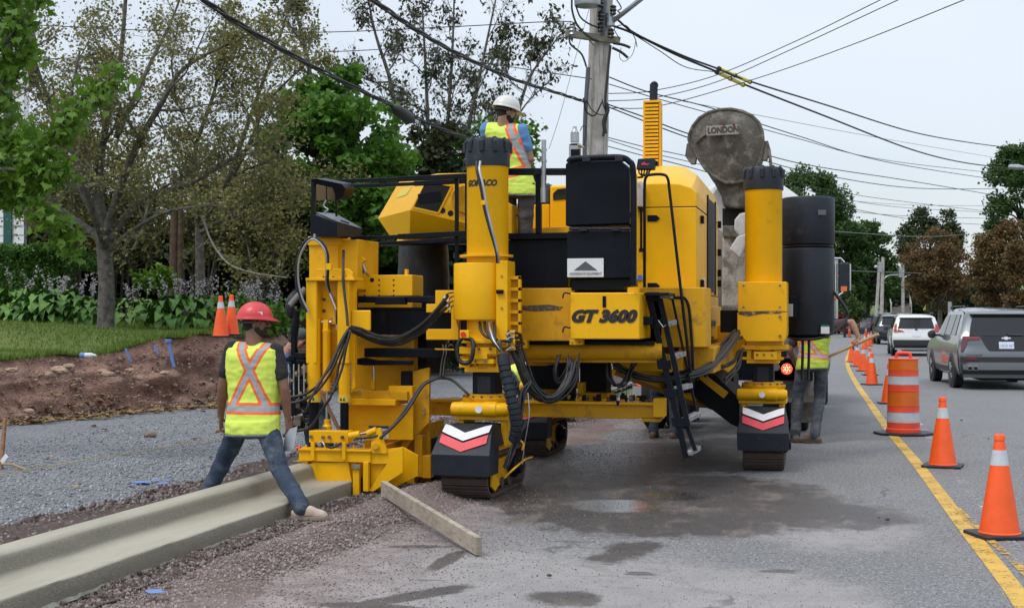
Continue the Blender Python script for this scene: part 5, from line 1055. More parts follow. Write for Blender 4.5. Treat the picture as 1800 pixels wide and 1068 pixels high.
for o in [o for o in COL.objects if o.name.startswith('scuff_mark') and o.parent is not cn]: bpy.data.objects.remove(o)
c_ = dup(cn, G(1493, 592), .1, 'lone far orange cone left of the row, beyond the road worker'); [bpy.data.objects.remove(k) for k in list(c_.children) if k.name.startswith('scuff')]
b_ = G(1657, 820); q = MB(); q.M = None
for k, (p, l) in enumerate((((388, 594, 24.6), 'orange cone on the grass edge of the bank, left one of the pair'), ((407, 594, 24.9), 'orange cone on the grass edge of the bank, right one of the pair'))):
    q0 = PD(*p); c_ = dup(cn, Vector((q0.x, q0.y, lawn_z(q0.x, q0.y) + .01)), .3, l, group='cones on the bank'); [bpy.data.objects.remove(j) for j in list(c_.children) if j.name.startswith('scuff')]
# striped drum
dp = G(1588, 763); dm = thing('traffic_drum', 'fat orange and silver striped traffic drum on a black rubber base', 'traffic drum', dp, .3)
def loc(q, p, rz=0): q.M = Matrix.Translation(p) @ Matrix.Rotation(rz, 4, 'Z'); return q
q = loc(MB(), dp, .3); q.prism([(.40 * math.cos(k * math.pi / 4 + .39), .40 * math.sin(k * math.pi / 4 + .39), 0) for k in range(8)], (0, 0, .035)); q.build('rubber_base', BLKP, dm, bev=.01)
DO = mat('drum orange red', (.80, .075, .03), .4, var=.1, vscale=6); DO2 = mat('orange reflective band', (.66, .135, .012), .3, var=.08)
q = loc(MB(), dp); q.lathe((0, 0, .03), [(.225, 0), (.228, .05), (.215, .06), (.218, .16)], 40); q.build('drum_foot', DO, dm)
zs = [.19, .32, .42, .60, .70, .82, .90]; 
for k, (z0, z1, r0, m_) in enumerate(((.19, .31, .215, REFL), (.33, .40, .212, DO), (.41, .60, .208, DO2), (.61, .69, .206, DO), (.70, .81, .202, REFL), (.82, .88, .200, DO), (.89, 1.02, .196, DO2))):
    q = loc(MB(), dp); q.lathe((0, 0, 0), [(r0 + .006, z0 - .02), (r0 + .006, z0 - .006), (r0, z0 - .004), (r0, z1), (r0 + .005, z1 + .002)], 40); q.build('reflective_band' if m_ in (REFL, DO2) else 'drum_ring', m_, dm)
q = loc(MB(), dp, .3); q.lathe((0, 0, 0), [(.2, 1.015), (.2, 1.03), (.19, 1.035)], 40); q.build('drum_lid', DO, dm)
q = loc(MB(), dp, -.2); q.tube(crom([(-.10, 0, 1.03), (-.085, 0, 1.09), (-.05, 0, 1.105), (.05, 0, 1.105), (.085, 0, 1.09), (.10, 0, 1.03)], 5), .022, 8); q.build('drum_handle', DO, dm, smooth=80)
# timber board lying across the gravel edge
ta, tb = G(674, 871, .12), G(842, 978, .0)
e = thing('timber_board', 'long weathered timber board lying from the gravel pile onto the road', 'board', (ta + tb) / 2)
TIM = mat('weathered timber', (.34, .29, .225), .8, var=.25, vscale=3, dirt=(.15, .12, .09), dscale=5, streak=(2, 2, 6), bump=.4, bscale=30)
q = MB(); q.bar(ta + Vector((0, 0, .065)), tb + Vector((0, 0, .07)), .045, .12); q.build('plank', TIM, e, bev=.004)
# stake, string line, markings at the left edge
s0 = G(2, 822, .02); st = thing('survey_stake', 'reddish wooden survey stake with white tape at the left edge of the gravel', 'stake', s0)
q = MB(); q.bar(s0, P(9, 735, s0.y + .05), .04, .025); q.build('stake_shaft', mat('stake wood', (.30, .15, .08), .8, var=.3, vscale=20), st, bev=.002)
q = MB(); q.bar(P(3, 812, s0.y - .02), P(12, 800, s0.y - .03), .012, .05); q.build('tape_tail', WHT, st)
q = MB(); q.tube([G(2, 815, .09), G(22, 816, .08), G(46, 825, .03)], .013, 7); tag(q.build('twig', mat('pale twig', (.35, .26, .15), .8)), 'short pale stick lying by the survey stake', 'stick')
q = MB(); q.tube(crom([G(-30, 838, .06), G(0, 833, .06), G(200, 800, .05), G(385, 770, .06), G(520, 745, .06)], 8), .0045, 6); tag(q.build('string_line', mat('yellow string', (.45, .36, .10), .7)), 'yellow string line stretched low over the grey gravel', 'string')
bl = mat('blue marking paint', (.12, .22, .48), .8)
for (x, y, w_, h_) in ((248, 846, 18, 3), (285, 848, 12, 2), (272, 843, 6, 2), (296, 842, 5, 1.5), (235, 850, 5, 2)):
    q = MB(); c_ = G(x, y, .045); n_ = 9; rs = random.Random(int(x)); q.add([c_ + Vector((math.cos(k * .698) * w_ * .0045 * (.6 + rs.random() * .8), math.sin(k * .698) * .07 * (.6 + rs.random() * .8), .0)) for k in range(n_)], [tuple(range(n_))]); tag(q.build('paint_mark', bl), kind='structure')
q = MB(); c_ = G(272, 1047, .04); rs = random.Random(2); q.add([c_ + Vector((math.cos(k * .698) * .055 * (.6 + rs.random() * .8), math.sin(k * .698) * .05 * (.6 + rs.random() * .8), .03)) for k in range(9)], [tuple(range(9))]); tag(q.build('paint_mark', bl), kind='structure')
# blue stakes in the bank, bottle, stones
for k, (a, b2, t_, r_, l) in enumerate((((296, 601), (306, 645), 22.6, .035, 'blue plastic pipe with a flange standing in the top of the dirt bank'), ((221, 612), (230, 636), 22.5, .055, 'crumpled blue tape sticking out of the dirt bank, left of the pipe'), ((271, 606), (278, 622), 22.8, .05, 'dull blue scrap buried in the bank between tape and pipe'))):
    q = MB(); A, B = PD(*a, t_), PD(*b2, t_)
    if k == 0: q.cyl(B, A, r_ * .8, 10); q.cyl(A, A + Vector((0, 0, .05)), r_ * 1.6, 10)
    else: q.bar(B, A, r_ * 1.4, .02)
    tag(q.build('blue_pipe' if k == 0 else 'blue_scrap', bl, bev=.003), l, ('pipe', 'tape', 'scrap')[k])
q0 = PD(147, 611, 20.9); q0.z = lawn_z(q0.x, q0.y) + .06; e = thing('plastic_bottle', 'clear plastic bottle with blue label lying on the grass above the bank', 'bottle', q0); q = MB(); q.cyl(q0, q0 + Vector((.13, .0, 0)), .04, 12); q.cyl(q0 + Vector((.13, 0, 0)), q0 + Vector((.19, .0, 0)), .04, 12, .016); q.build('bottle_body', mat('clear plastic', (.6, .63, .65), .15), e)
q = MB(); q.cyl(q0 + Vector((-.05, 0, 0)), q0 + Vector((.03, 0, 0)), .042, 12); q.build('bottle_label', bl, e); q = MB(); q.cyl(q0 + Vector((.19, 0, 0)), q0 + Vector((.21, 0, 0)), .018, 10); q.build('bottle_cap', WHT, e)
def rock(p, s, m, label, name='stone', cat='stone', group=None, sd=0, flat=.6):
    rs = random.Random(sd); bm = bmesh.new(); bmesh.ops.create_icosphere(bm, subdivisions=2, radius=1)
    for v in bm.verts: v.co *= 1 + .35 * noise.noise(v.co * 1.3 + Vector((sd * 3.1, 0, 0))); v.co = Vector((v.co.x * s * (1 + rs.random() * .0), v.co.y * s * .8, v.co.z * s * flat)) + p
    me = bpy.data.meshes.new(name); bm.to_mesh(me); bm.free(); o = meshobj(name, me, m); return tag(o, label, cat, group)
SAND = mat('sandstone', (.34, .24, .17), .9, var=.3, vscale=8, bump=.6, bscale=30)
for k, (x, y, s, t_) in enumerate(((108, 650, .16, 20.8), (122, 643, .10, 20.8), (92, 658, .12, 20.8), (190, 657, .12, 21.6), (180, 652, .09, 21.7), (242, 664, .11, 22.2), (290, 655, .09, 22.6), (228, 650, .08, 22.1), (20, 650, .10, 20.6), (196, 672, .07, 21.6), (50, 722, .09, 20.2), (255, 677, .07, 22.3))):
    rock(PD(x, y, t_ - .25), s, SAND, 'pale flat stone sticking out of the reddish dirt bank', group='stones in the dirt bank', sd=k, flat=.4)
rock(Vector((G(763, 0 + 764, 0).x, G(263, 764, 0).y, .04)) * 0 + G(263, 764, .05), .09, mat('brown stone', (.2, .15, .12), .9), 'brown stone lying alone in the middle of the grey gravel', sd=20)
rs = random.Random(5)
for k, (x, y) in enumerate(((390, 890), (310, 1005), (302, 1027), (296, 1033), (345, 955), (1560, 912), (1545, 909), (1285, 0 + 862), (640, 935), (965, 1010), (1690, 738), (1738, 771))):
    rock(G(x, y, .02), .010 + .010 * rs.random(), mat('dark clod', (.07, .055, .05), .9), 'small dark clod lying loose on the ground', 'clod', 'clod', 'loose clods', k + 30)
# ================================================================== VEHICLES
GLS = mat('car glass', (.012, .015, .018), .08, spec=.35); TYR = mat('tyre', (.016, .016, .017), .8, bump=.5, bscale=60, var=.3, vscale=6); TL = mat('tail light', (.30, .008, .012), .15, coat=.6); TLD = mat('tail light dark', (.10, .006, .010), .12, coat=.6)
def wheel(par, M, x, y, r, w=.24, rim=SILV, name='wheel'):
    q = MB(); q.M = M; s = 1 if x > 0 else -1; q.lathe((x - s * w / 2, y, r), [(r * .62, 0), (r * .93, .0), (r, .03), (r, w - .03), (r * .93, w), (r * .66, w), (r * .62, w - .02)], 28, (s, 0, 0)); o = q.build(name, TYR, par)
    q = MB(); q.M = M; q.lathe((x + s * (w / 2 - .04), y, r), [(r * .63, 0), (r * .6, .015), (.06, .025), (.05, .04)], 20, (s, 0, 0)); q.build('rim', DARK, o)
    for k in range(5):
        a = k * 1.2566; q = MB(); q.M = M; q.bar((x + s * (w / 2 - .012), y, r), (x + s * (w / 2 - .012), y + math.cos(a) * r * .62, r + math.sin(a) * r * .62), .05, .03) if False else q.bar((x + s * (w / 2 - .005), y + math.cos(a) * .04, r + math.sin(a) * .04), (x + s * (w / 2 - .005), y + math.cos(a) * r * .62, r + math.sin(a) * r * .62), .045, .022); q.build('spoke', rim, o, smooth=0)
def car(name, label, cat, p, rz, paint, L=4.7, Wd=1.9, H=1.75, top=None, kind='suv', group=None, detail=1, trim=None):
    t = thing(name, label, cat, p, rz, group); M = Matrix.Translation(p) @ Matrix.Rotation(rz, 4, 'Z'); trim = trim or mat('car trim', (.03, .032, .035), .5)
    h = H; sc = L / 4.7
    if kind == 'suv': sil = [(.10, .34), (.0, .45), (-.02, .72), (.05, .95), (.10, h * .64), (.42, h * .93), (.60, h * .975), (1.2, h), (2.0, h), (2.6, h * .985), (3.25, h * .66), (3.6, h * .63), (4.35, h * .56), (4.62, h * .46), (4.70, .55), (4.62, .30)]
    elif kind == 'pickup': sil = [(.05, .45), (.0, .60), (0, 1.1), (.02, h * .62), (1.55, h * .62), (1.62, h * .63), (1.85, h * .96), (2.2, h), (3.0, h), (3.45, h * .70), (3.6, h * .66), (4.4, h * .60), (4.62, h * .5), (4.70, .6), (4.62, .4)]
    sil = [(y * sc, z) for y, z in sil]; belt = h * .64
    def wz(z):
        return np.interp(z, [.3, .5, .8, belt, h * .93, h], [Wd / 2 * .94, Wd / 2 * .99, Wd / 2, Wd / 2 * .96, Wd / 2 * .80, Wd / 2 * .74])
    S = []
    cpts = crom([Vector((0, y, z)) for y, z in sil], 4); n = len(cpts); cen = Vector((0, L / 2, h * .5))
    V = []; ks = [-1, -.9, -.6, 0, .6, .9, 1]
    for c_ in cpts:
        for k in ks:
            inn = .055 if abs(k) == 1 else (.012 if abs(k) > .8 else 0); d = (cen - c_).normalized(); q_ = c_ + d * inn; bow = .05 * k * k * (1 if c_.y < .8 else 0)
            V.append((float(wz(c_.z)) * k, q_.y + bow, q_.z - (.025 * k * k if c_.z > h * .95 else 0)))
    F_ = [(i * 7 + j, i * 7 + j + 1, (i + 1) * 7 + j + 1, (i + 1) * 7 + j) for i in range(n - 1) for j in range(6)]
    q = MB(); q.M = M; q.add(V, F_)
    for s in (0, 6):   # sides
        ring = [V[i * 7 + s] for i in range(n)]; cx_ = (-1 if s == 0 else 1)
        ys = np.linspace(ring[0][1], ring[-1][1], 30); up = sorted([(v[1], v[2]) for v in ring if v[2] > .4]); 
        b = len(q.v); zt = []
        imax = max(range(n), key=lambda i: ring[i][2]); left = ring[:imax + 1]; right = ring[imax:]
        for y in ys:
            zl = np.interp(y, sorted([v[1] for v in left]), sorted([v[2] for v in left])) if y < ring[imax][1] else np.interp(y, [v[1] for v in right if True], [v[2] for v in right])
            zt.append(zl)
        vs = []; m_ = 9
        for y, z1_ in zip(ys, zt):
            for k in range(m_ + 1): z = .32 + (max(z1_, .36) - .32) * k / m_; vs.append((cx_ * float(wz(z)) * .998, y, z))
        q.add(vs, [(i * (m_ + 1) + k, i * (m_ + 1) + k + 1, (i + 1) * (m_ + 1) + k + 1, (i + 1) * (m_ + 1) + k) for i in range(29) for k in range(m_)])
    q.box((-Wd * .44, .15, .26), (Wd * .44, L - .15, .40)); body = q.build('body', paint, t, smooth=40)
    ysil = lambda z: float(np.interp(z, [s_[1] for s_ in sil[:7]], [s_[0] for s_ in sil[:7]]))
    def rp(nm, m_, poly, d=.012, par=body, off=.0):
        q = MB(); q.M = M; P2 = [(x * Wd / 2, z) for x, z in poly]; xs = sorted(set([round(x, 4) for x, z in P2] + [round(v, 4) for v in np.linspace(min(p[0] for p in P2), max(p[0] for p in P2), 11)])); A = []; B = []
        for x in xs:
            zz = []
            for (xa, za), (xb, zb_) in zip(P2, P2[1:] + P2[:1]):
                if min(xa, xb) - 1e-4 <= x <= max(xa, xb) + 1e-4: zz += [za, zb_] if abs(xa - xb) < 1e-6 else [za + (zb_ - za) * min(1, max(0, (x - xa) / (xb - xa)))]
            for L_, z in ((A, min(zz)), (B, max(zz))): L_.append(Vector((x, ysil(z) + .05 * (x / (float(wz(z)))) ** 2 - .006 - off, z)))
        C_ = [a.lerp(b_, .5) for a, b_ in zip(A, B)]
        for c_ in C_: c_.y = ysil(c_.z) + .05 * (c_.x / (float(wz(c_.z)))) ** 2 - .006 - off
        D_ = Vector((0, -d, 0)); n_ = len(xs); vs = [p + o_ for row in (A, C_, B) for o_ in (D_,) for p in row] + A + B; fs = [(r * n_ + i, r * n_ + i + 1, (r + 1) * n_ + i + 1, (r + 1) * n_ + i) for r in range(2) for i in range(n_ - 1)]
        fs += [(3 * n_ + i, 3 * n_ + i + 1, i + 1, i) for i in range(n_ - 1)] + [(2 * n_ + i, 2 * n_ + i + 1, 4 * n_ + i + 1, 4 * n_ + i) for i in range(n_ - 1)]
        q.add(vs, fs); return q.build(nm, m_, par)
    def sp(nm, m_, poly, d=.006, par=body):
        for s in (-1, 1):
            q = MB(); q.M = M; q.prism([Vector((s * (float(wz(z)) + .003), y * sc, z)) for y, z in poly], (s * d, 0, 0)); q.build(nm, m_, par)
    yfz = lambda z: float(np.interp(-z, [-s_[1] for s_ in sil[-7:]], [s_[0] for s_ in sil[-7:]]))
    def fp(nm, m_, poly, d=.015):
        q = MB(); q.M = M; q.prism([Vector((x * Wd / 2, yfz(z) + .01 - .05 * x * x, z)) for x, z in poly], (0, d, 0)); q.build(nm, m_, body)
    if kind == 'suv':
        rp('rear_window', GLS, [(-.76, h * .66), (.76, h * .66), (.70, h * .80), (.64, h * .90), (-.64, h * .90), (-.70, h * .80)])
        rp('spoiler', paint, [(-.70, h * .925), (.70, h * .925), (.68, h * .955), (-.68, h * .955)], .10)
        for a, b_ in ((.72, 1.28), (1.36, 2.12), (2.20, 2.95)):
            sp('side_window', GLS, [(a, h * .66), (b_, h * .66), (min(b_, 2.60), h * .92), (a + (.14 if a < 1 else 0), h * .92)])
        sp('sill', trim, [(1.0, .34), (3.7, .34), (3.7, .46), (1.0, .46)]); rp('lower_bumper', trim, [(-.92, .34), (.92, .34), (.96, .55), (-.96, .55)], .03)
        q = MB(); q.M = M
        for s in (-1, 1): q.tube([(s * Wd * .37, .75 * sc, h + .0), (s * Wd * .37, .85 * sc, h + .045), (s * Wd * .37, 2.5 * sc, h + .04), (s * Wd * .37, 2.6 * sc, h - .005)], .016, 6)
        q.build('roof_rail', trim, t)
    else:
        rp('tailgate_window', GLS, [(-.3, h * .5), (.3, h * .5), (.3, h * .52), (-.3, h * .52)]); q = MB(); q.M = M; q.prism([(-Wd * .36, 1.70 * sc, h * .70), (Wd * .36, 1.70 * sc, h * .70), (Wd * .33, 1.84 * sc, h * .92), (-Wd * .33, 1.84 * sc, h * .92)], (0, -.02, 0)); q.build('rear_window', GLS, body)
        sp('side_window', GLS, [(1.75, h * .67), (3.2, h * .67), (2.95, h * .92), (1.9, h * .92)]); fp('grille', trim, [(-.6, .7), (.6, .7), (.6, h * .52), (-.6, h * .52)]); fp('bumper', SILV, [(-.95, .5), (.95, .5), (.95, .66), (-.95, .66)], .08)
    q = MB(); q.M = M; ws = [3.28, 2.72] ; a_ = Vector((0, (3.30 if kind == 'suv' else 3.50) * sc - .03, h * .68)); b2 = Vector((0, (2.66 if kind == 'suv' else 3.06) * sc, h * .95)); q.prism([a_ + Vector((-Wd * .43, 0, 0)), a_ + Vector((Wd * .43, 0, 0)), b2 + Vector((Wd * .36, 0, 0)), b2 + Vector((-Wd * .36, 0, 0))], (0, .03, .012)); q.build('windscreen', GLS, body)
    fp('headlight', mat('headlight', (.5, .52, .55), .1), [(-.95, h * .47), (-.6, h * .44), (-.6, h * .50), (-.95, h * .52)]); fp('headlight', MATS['headlight'], [(.95, h * .47), (.6, h * .44), (.6, h * .50), (.95, h * .52)])
    for s in (-1, 1): q = MB(); q.M = M; q.lathe((s * (Wd / 2 + .13), 2.95 * sc, h * .655), [(.03, -.08), (.09, -.06), (.10, 0), (.075, .06)], 12, (0, 1, 0)); q.box((s * Wd * .46, 2.93 * sc, h * .63), (s * (Wd / 2 + .1), 2.99 * sc, h * .66)); q.build('wing_mirror', trim, t, bev=.005)
    for s in (-1, 1):
        for y in (.98 * sc, 3.82 * sc):
            q = MB(); q.M = M; q.cyl((s * (Wd / 2 - .05), y, .37), (s * (Wd / 2 + .006), y, .37), .42, 24); q.build('wheel_arch', trim, t); wheel(t, M, s * (Wd / 2 - .105), y, .36)
    q = MB(); q.M = M; q.box((-.5, .3, .2), (.5, L * .9, .3)); q.build('underbody', DARK, t)
    t['_'] = 0; del t['_']; return t, M, rp, sp, fp, body
GP = mat('silver grey car paint', (.115, .128, .142), .28, metal=.4, coat=.8, var=.05)
pr = G(1655, 680.5); L_ = 5.2; p_ = Vector((3.60, 31.3, 0))
suv, M, rp, sp, fp, body = car('grey_suv', 'silver grey SUV seen from behind with twin exhausts, nearest car on the right', 'SUV', p_, R(4), GP, L=5.2, Wd=2.0, H=1.79)
rp('tail_light', TLD, [(-.90, 1.17), (-.55, 1.17), (-.53, 1.08), (-.80, 1.08), (-.90, .86), (-.96, .84)], .02); rp('tail_light', TLD, [(.90, 1.17), (.55, 1.17), (.53, 1.08), (.80, 1.08), (.90, .86), (.96, .84)], .02)
rp('tail_light_strip', TL, [(-.90, 1.15), (-.58, 1.15), (-.58, 1.125), (-.90, 1.125)], .024); rp('tail_light_strip', TL, [(.90, 1.15), (.58, 1.15), (.58, 1.125), (.90, 1.125)], .024)
rp('tail_panel', mat('gloss black', (.01, .01, .012), .12), [(-.545, 1.165), (.545, 1.165), (.50, 1.07), (.36, .86), (-.36, .86), (-.50, 1.07)], .014)
rp('number_plate', mat('plate white', (.62, .66, .72), .4), [(-.155, .90), (.155, .90), (.155, 1.05), (-.155, 1.05)], .01, off=.018)
rp('lower_bumper', mat('car trim'), [(-.97, .62), (.97, .62), (.97, .72), (-.97, .72)], .012, off=.004); rp('bumper_bar', mat('satin trim', (.30, .32, .34), .3, metal=.7), [(-.90, .44), (.90, .44), (.93, .54), (.78, .60), (-.78, .60), (-.93, .54)], .03, off=.02)
for s in (-1, 1): rp('reflector', TL, [(s * .62, .665), (s * .86, .665), (s * .86, .695), (s * .62, .695)], .01, off=.018)
for s in (-.78, -.66, .66, .78):
    rp('exhaust_tip', CHROME, [(s - .048, .43), (s + .048, .43), (s + .048, .52), (s - .048, .52)], .06, off=.05); rp('exhaust_bore', DARK, [(s - .036, .44), (s + .036, .44), (s + .036, .51), (s - .036, .51)], .062, off=.052)
rp('emblem', CHROME, [(-.10, 1.115), (-.03, 1.115), (-.03, 1.095), (.03, 1.095), (.03, 1.115), (.10, 1.115), (.09, 1.145), (.03, 1.145), (.03, 1.16), (-.03, 1.16), (-.03, 1.145), (-.09, 1.145)], .01, off=.018); rp('wiper', LET, [(0.05, 1.20), (.36, 1.19), (.36, 1.22), (.02, 1.23)], .03, off=.012)
for s_, x_, w_ in (('TRAVERSE', -.85, .34), ('RS', .68, .12)): text('badge_lettering', s_, M @ Vector((x_ * 1.0, .012 - .02, .745)), M.to_3x3() @ Vector((1, 0, 0)), (0, 0, 1), .045, mat('car trim'), body, width=w_)
text('plate_lettering', 'HKW 467', M @ Vector((-.135, -.035, .935)), M.to_3x3() @ Vector((1, 0, 0)), (0, 0, 1), .10, mat('plate blue', (.08, .2, .5), .5), body, width=.27)
WP = mat('white car paint', (.66, .67, .66), .25, coat=.7)
pr = G(1572, 624.5); w2, M, rp, sp, fp, body = car('white_suv', 'white SUV with red tail lights queuing ahead of the grey SUV', 'SUV', Vector((pr.x + .82, pr.y - 1.0, 0)), R(.5), WP, L=4.7, Wd=1.87, H=1.69)
for s in (-1, 1): rp('tail_light', TL, [(s * .96, 1.12), (s * .93, .98), (s * .50, 1.0), (s * .62, 1.06), (s * .84, 1.10), (s * .80, 1.30), (s * .86, 1.30)], .03)
rp('number_plate', MATS['plate white'], [(-.16, .80), (.16, .80), (.16, .94), (-.16, .94)], .01, off=.006); rp('emblem', mat('car trim'), [(-.06, 1.04), (.06, 1.04), (.05, 1.12), (-.05, 1.12)], .01); rp('chrome_strip', CHROME, [(-.5, 1.075), (.5, 1.075), (.5, 1.09), (-.5, 1.09)], .008); rp('rear_bumper', mat('car trim'), [(-.97, .5), (.97, .5), (.97, .66), (-.97, .66)], .02)
car('dark_suv', 'black SUV half hidden left of the white SUV in the queue', 'SUV', G(1574, 606) + Vector((0, 1, 0)), R(2), mat('black car paint', (.012, .014, .018), .2, coat=.8), H=1.72)[0]
dk = car('navy_suv', 'dark blue SUV turning sideways across the far end of the road', 'SUV', G(1519, 589), R(-62), mat('navy car paint', (.016, .024, .04), .22, coat=.8), H=1.7); dk[2]('tail_light', TL, [(-.95, 1.15), (-.5, 1.1), (-.5, 1.0), (-.95, 1.0)], .03); dk[2]('tail_light', TL, [(.95, 1.15), (.5, 1.1), (.5, 1.0), (.95, 1.0)], .03)
car('white_pickup', 'white pickup roof showing behind the navy SUV and black SUV', 'pickup', G(1567, 587) + Vector((-.6, 3, 0)), R(0), WP, L=5.6, Wd=2.0, H=1.95, kind='pickup')
car('silver_pickup', 'silver pickup roof showing above the roof of the white SUV', 'pickup', G(1592, 584) + Vector((0, 4, 0)), R(0), mat('dull silver paint', (.25, .27, .28), .3, metal=.5), L=5.6, Wd=2.0, H=1.95, kind='pickup')
RP = mat('red car paint', (.42, .03, .045), .25, coat=.7)
gb = G(1517, 587); gb2 = gb + Vector((-1.4, 7.0, 0)); car('red_pickup', 'red pickup facing the camera in front of the small white bus', 'pickup', gb + Vector((-1.1, 5.4, 0)), R(174), RP, L=5.6, Wd=2.05, H=1.9, kind='pickup')
bus = thing('white_minibus', 'small white bus with a high rounded front behind the red pickup', 'bus', gb2 + Vector((.8, .0, 0))); M = Matrix.Translation(gb2 + Vector((.8, 0, 0)))
q = MB(); q.M = M; q.prism([(-1.15, 0, .5), (1.15, 0, .5), (1.15, 0, 2.45), (1.0, 0, 2.85), (.7, 0, 2.98), (-.7, 0, 2.98), (-1.0, 0, 2.85), (-1.15, 0, 2.45)], (0, 7, 0)); q.build('bus_body', WP, bus, bev=.08)
for (a, b_) in ((-.85, -.5), (-.35, .35), (.5, .85)): q = MB(); q.M = M; q.box((a, -.01, 2.55), (b_, .02, 2.68)); q.build('marker_window', GLS, bus)
q = MB(); q.M = M; q.box((-.95, -.012, 1.45), (.95, .02, 2.1)); q.build('windscreen', GLS, bus)
for s in (-1, 1):
    for y in (1.2, 5.6): wheel(bus, M, s * 1.0, y, .42)
for k in range(4):
    q = MB(); q.M = M; q.box((1.14, 1 + k * 1.4, 1.5), (1.16, 2.1 + k * 1.4, 2.2)); q.build('side_window', GLS, bus)
# ---------------- concrete mixer truck
MX = thing('mixer_truck', 'concrete mixer truck backed up behind the yellow paving machine with its grey chute raised', 'mixer truck', (-1.5, 19.2, 0))
MUD = mat('cement splashed paint', (.40, .38, .35), .7, var=.15, vscale=2, dirt=(.16, .145, .125), dscale=3.2, dlo=.44, dhi=.56, bump=.4, bscale=18); CEM = mat('cement caked steel', (.085, .078, .066), .8, var=.5, vscale=3.5, dirt=(.27, .255, .22), dscale=5.5, dlo=.50, dhi=.70, bump=.6, bscale=22); DRM = mat('white drum paint', (.66, .66, .64), .45, var=.06, dirt=(.4, .38, .34), dscale=2, dlo=.6, dhi=.8)
Yt = 17.3
def cb_(name, m, f, bev=.01, par=MX, **k): q = MB(); f(q); return q.build(name, m, par, bev=bev, **k)
hp = [(1211, 247), (1212, 236), (1218, 222), (1229, 208), (1245, 198), (1265, 193), (1285, 192), (1305, 196), (1322, 204), (1334, 216), (1340, 232), (1342, 255), (1338, 275), (1328, 300), (1314, 316), (1295, 321), (1275, 321), (1256, 311), (1240, 297), (1224, 272)]
def hopper(q):
    A = [P(x, y, Yt) for x, y in hp]; c = P(1277, 250, Yt); B = [c + (a - c) * .9 + Vector((0, .8, -.12)) for a in A]; n = len(A)
    C = [c + (a - c) * .35 + Vector((0, -.10, -.05)) for a in A]
    q.add(A + C + [c + Vector((0, -.12, -.04))], [(i, (i + 1) % n, (i + 1) % n + n, i + n) for i in range(n)] + [((i + 1) % n + n, 2 * n, i + n) for i in range(n)]); q.add(A + B, [(i + n, (i + 1) % n + n, (i + 1) % n, i) for i in range(n)])
hpo = cb_('charge_hopper', CEM, hopper, 0, smooth=50); cb_('hopper_rim', CEM, lambda q: q.tube([P(x, y, Yt) for x, y in hp + hp[:1]], .022, 8), 0, hpo)
cb_('hopper_bracket', CEM, lambda q: q.pp([(1207, 252), (1222, 250), (1226, 268), (1222, 288), (1214, 288), (1204, 274)], Yt, .12), .01, hpo); cb_('hopper_bracket', CEM, lambda q: q.pp([(1330, 250), (1350, 247), (1354, 262), (1348, 282), (1340, 282), (1330, 270)], Yt, .12), .01, hpo)
cb_('hopper_strut', STEEL, lambda q: q.cyl(P(1352, 262, Yt), P(1356, 300, Yt), .02, 8), 0, hpo); cb_('hopper_handle', CEM, lambda q: q.bar(P(1222, 252, Yt - .05), P(1240, 235, Yt - .08), .03), .004, hpo)
sn = cb_('name_plate', mat('sign steel', (.30, .28, .25), .6, dirt=(.18, .17, .15), dscale=6, var=.2), lambda q: q.pp([(1241, 222), (1298, 219), (1299, 236), (1242, 239)], Yt - .17, .03), .006, hpo)
text('name_lettering', 'LONDON', P(1244, 234.5, Yt - .172), (1, 0, .03), (0, 0, 1), .10, mat('faded black', (.05, .045, .04), .7), hpo, width=.38, bold=.004)
for x in (1272, 1290): cb_('red_lamp', TL, lambda q: q.cyl(P(x, 219, Yt - .14), P(x, 219, Yt - .19), .014, 10), 0, hpo)
cb_('discharge_chute', CEM, lambda q: q.pp([(1250, 312), (1314, 314), (1311, 365), (1272, 365), (1268, 345)], Yt + .1, .5), .03)
cb_('chute_gap', DARK, lambda q: q.pb(1270, 366, 1312, 396, Yt + .3, .3), 0); cb_('lower_chute', MUD, lambda q: q.pp([(1270, 396), (1312, 396), (1312, 560), (1268, 560)], Yt + .25, .3), .03)
cb_('chute_lip', CEM, lambda q: q.pb(1270, 396, 1313, 418, Yt + .2, .3), .03); cb_('chute_lip', CEM, lambda q: q.pb(1268, 536, 1314, 560, Yt + .2, .3), .03)
cb_('wrapped_bag', mat('pale cloth', (.50, .50, .50), .7, var=.2, bump=.6, bscale=14), lambda q: q.pp([(1291, 386), (1300, 375), (1312, 372), (1312, 412), (1300, 416), (1290, 405)], Yt + .05, .12), .03); cb_('wrapped_bag', MATS['pale cloth'], lambda q: q.pp([(1296, 415), (1312, 410), (1310, 432), (1300, 454), (1282, 438)], Yt + .03, .06), .02)
def drum(q):
    q.lathe((-1.22, 18.0, 3.02), [(.40, 0), (.52, .25), (.85, 1.1), (1.08, 2.0), (1.12, 2.9), (1.0, 3.6), (.7, 4.1)], 36, (0, .96, -.24))
cb_('mixer_drum', DRM, drum, 0, smooth=50)
for x in (-2.2, -.75): cb_('drum_frame', MUD, lambda q: [q.box((x - .08, 18.3, 1.2), (x + .08, 18.45, 3.0)), q.bar((x, 18.4, 2.9), (x, 20.2, 1.3), .12)], .01)
cb_('chassis', BLK, lambda q: [q.box((-2.0, 18.6, .85), (-1.8, 27, 1.15)), q.box((-1.05, 18.6, .85), (-.85, 27, 1.15)), q.box((-2.6, 18.4, .75), (-.3, 18.6, 1.05))], .01)
cb_('mudguard', MUD, lambda q: q.box((-2.72, 18.55, .65), (-2.0, 18.6, 1.7)), .02); cb_('mudguard', MUD, lambda q: q.box((-.95, 18.55, .45), (-.25, 18.6, 1.75)), .02)
cb_('lamp_panel', mat('muddy grey', (.20, .185, .165), .8, var=.3, dirt=(.1, .09, .08)), lambda q: q.pb(1362, 630, 1398, 668, 18.4, .1), .01)
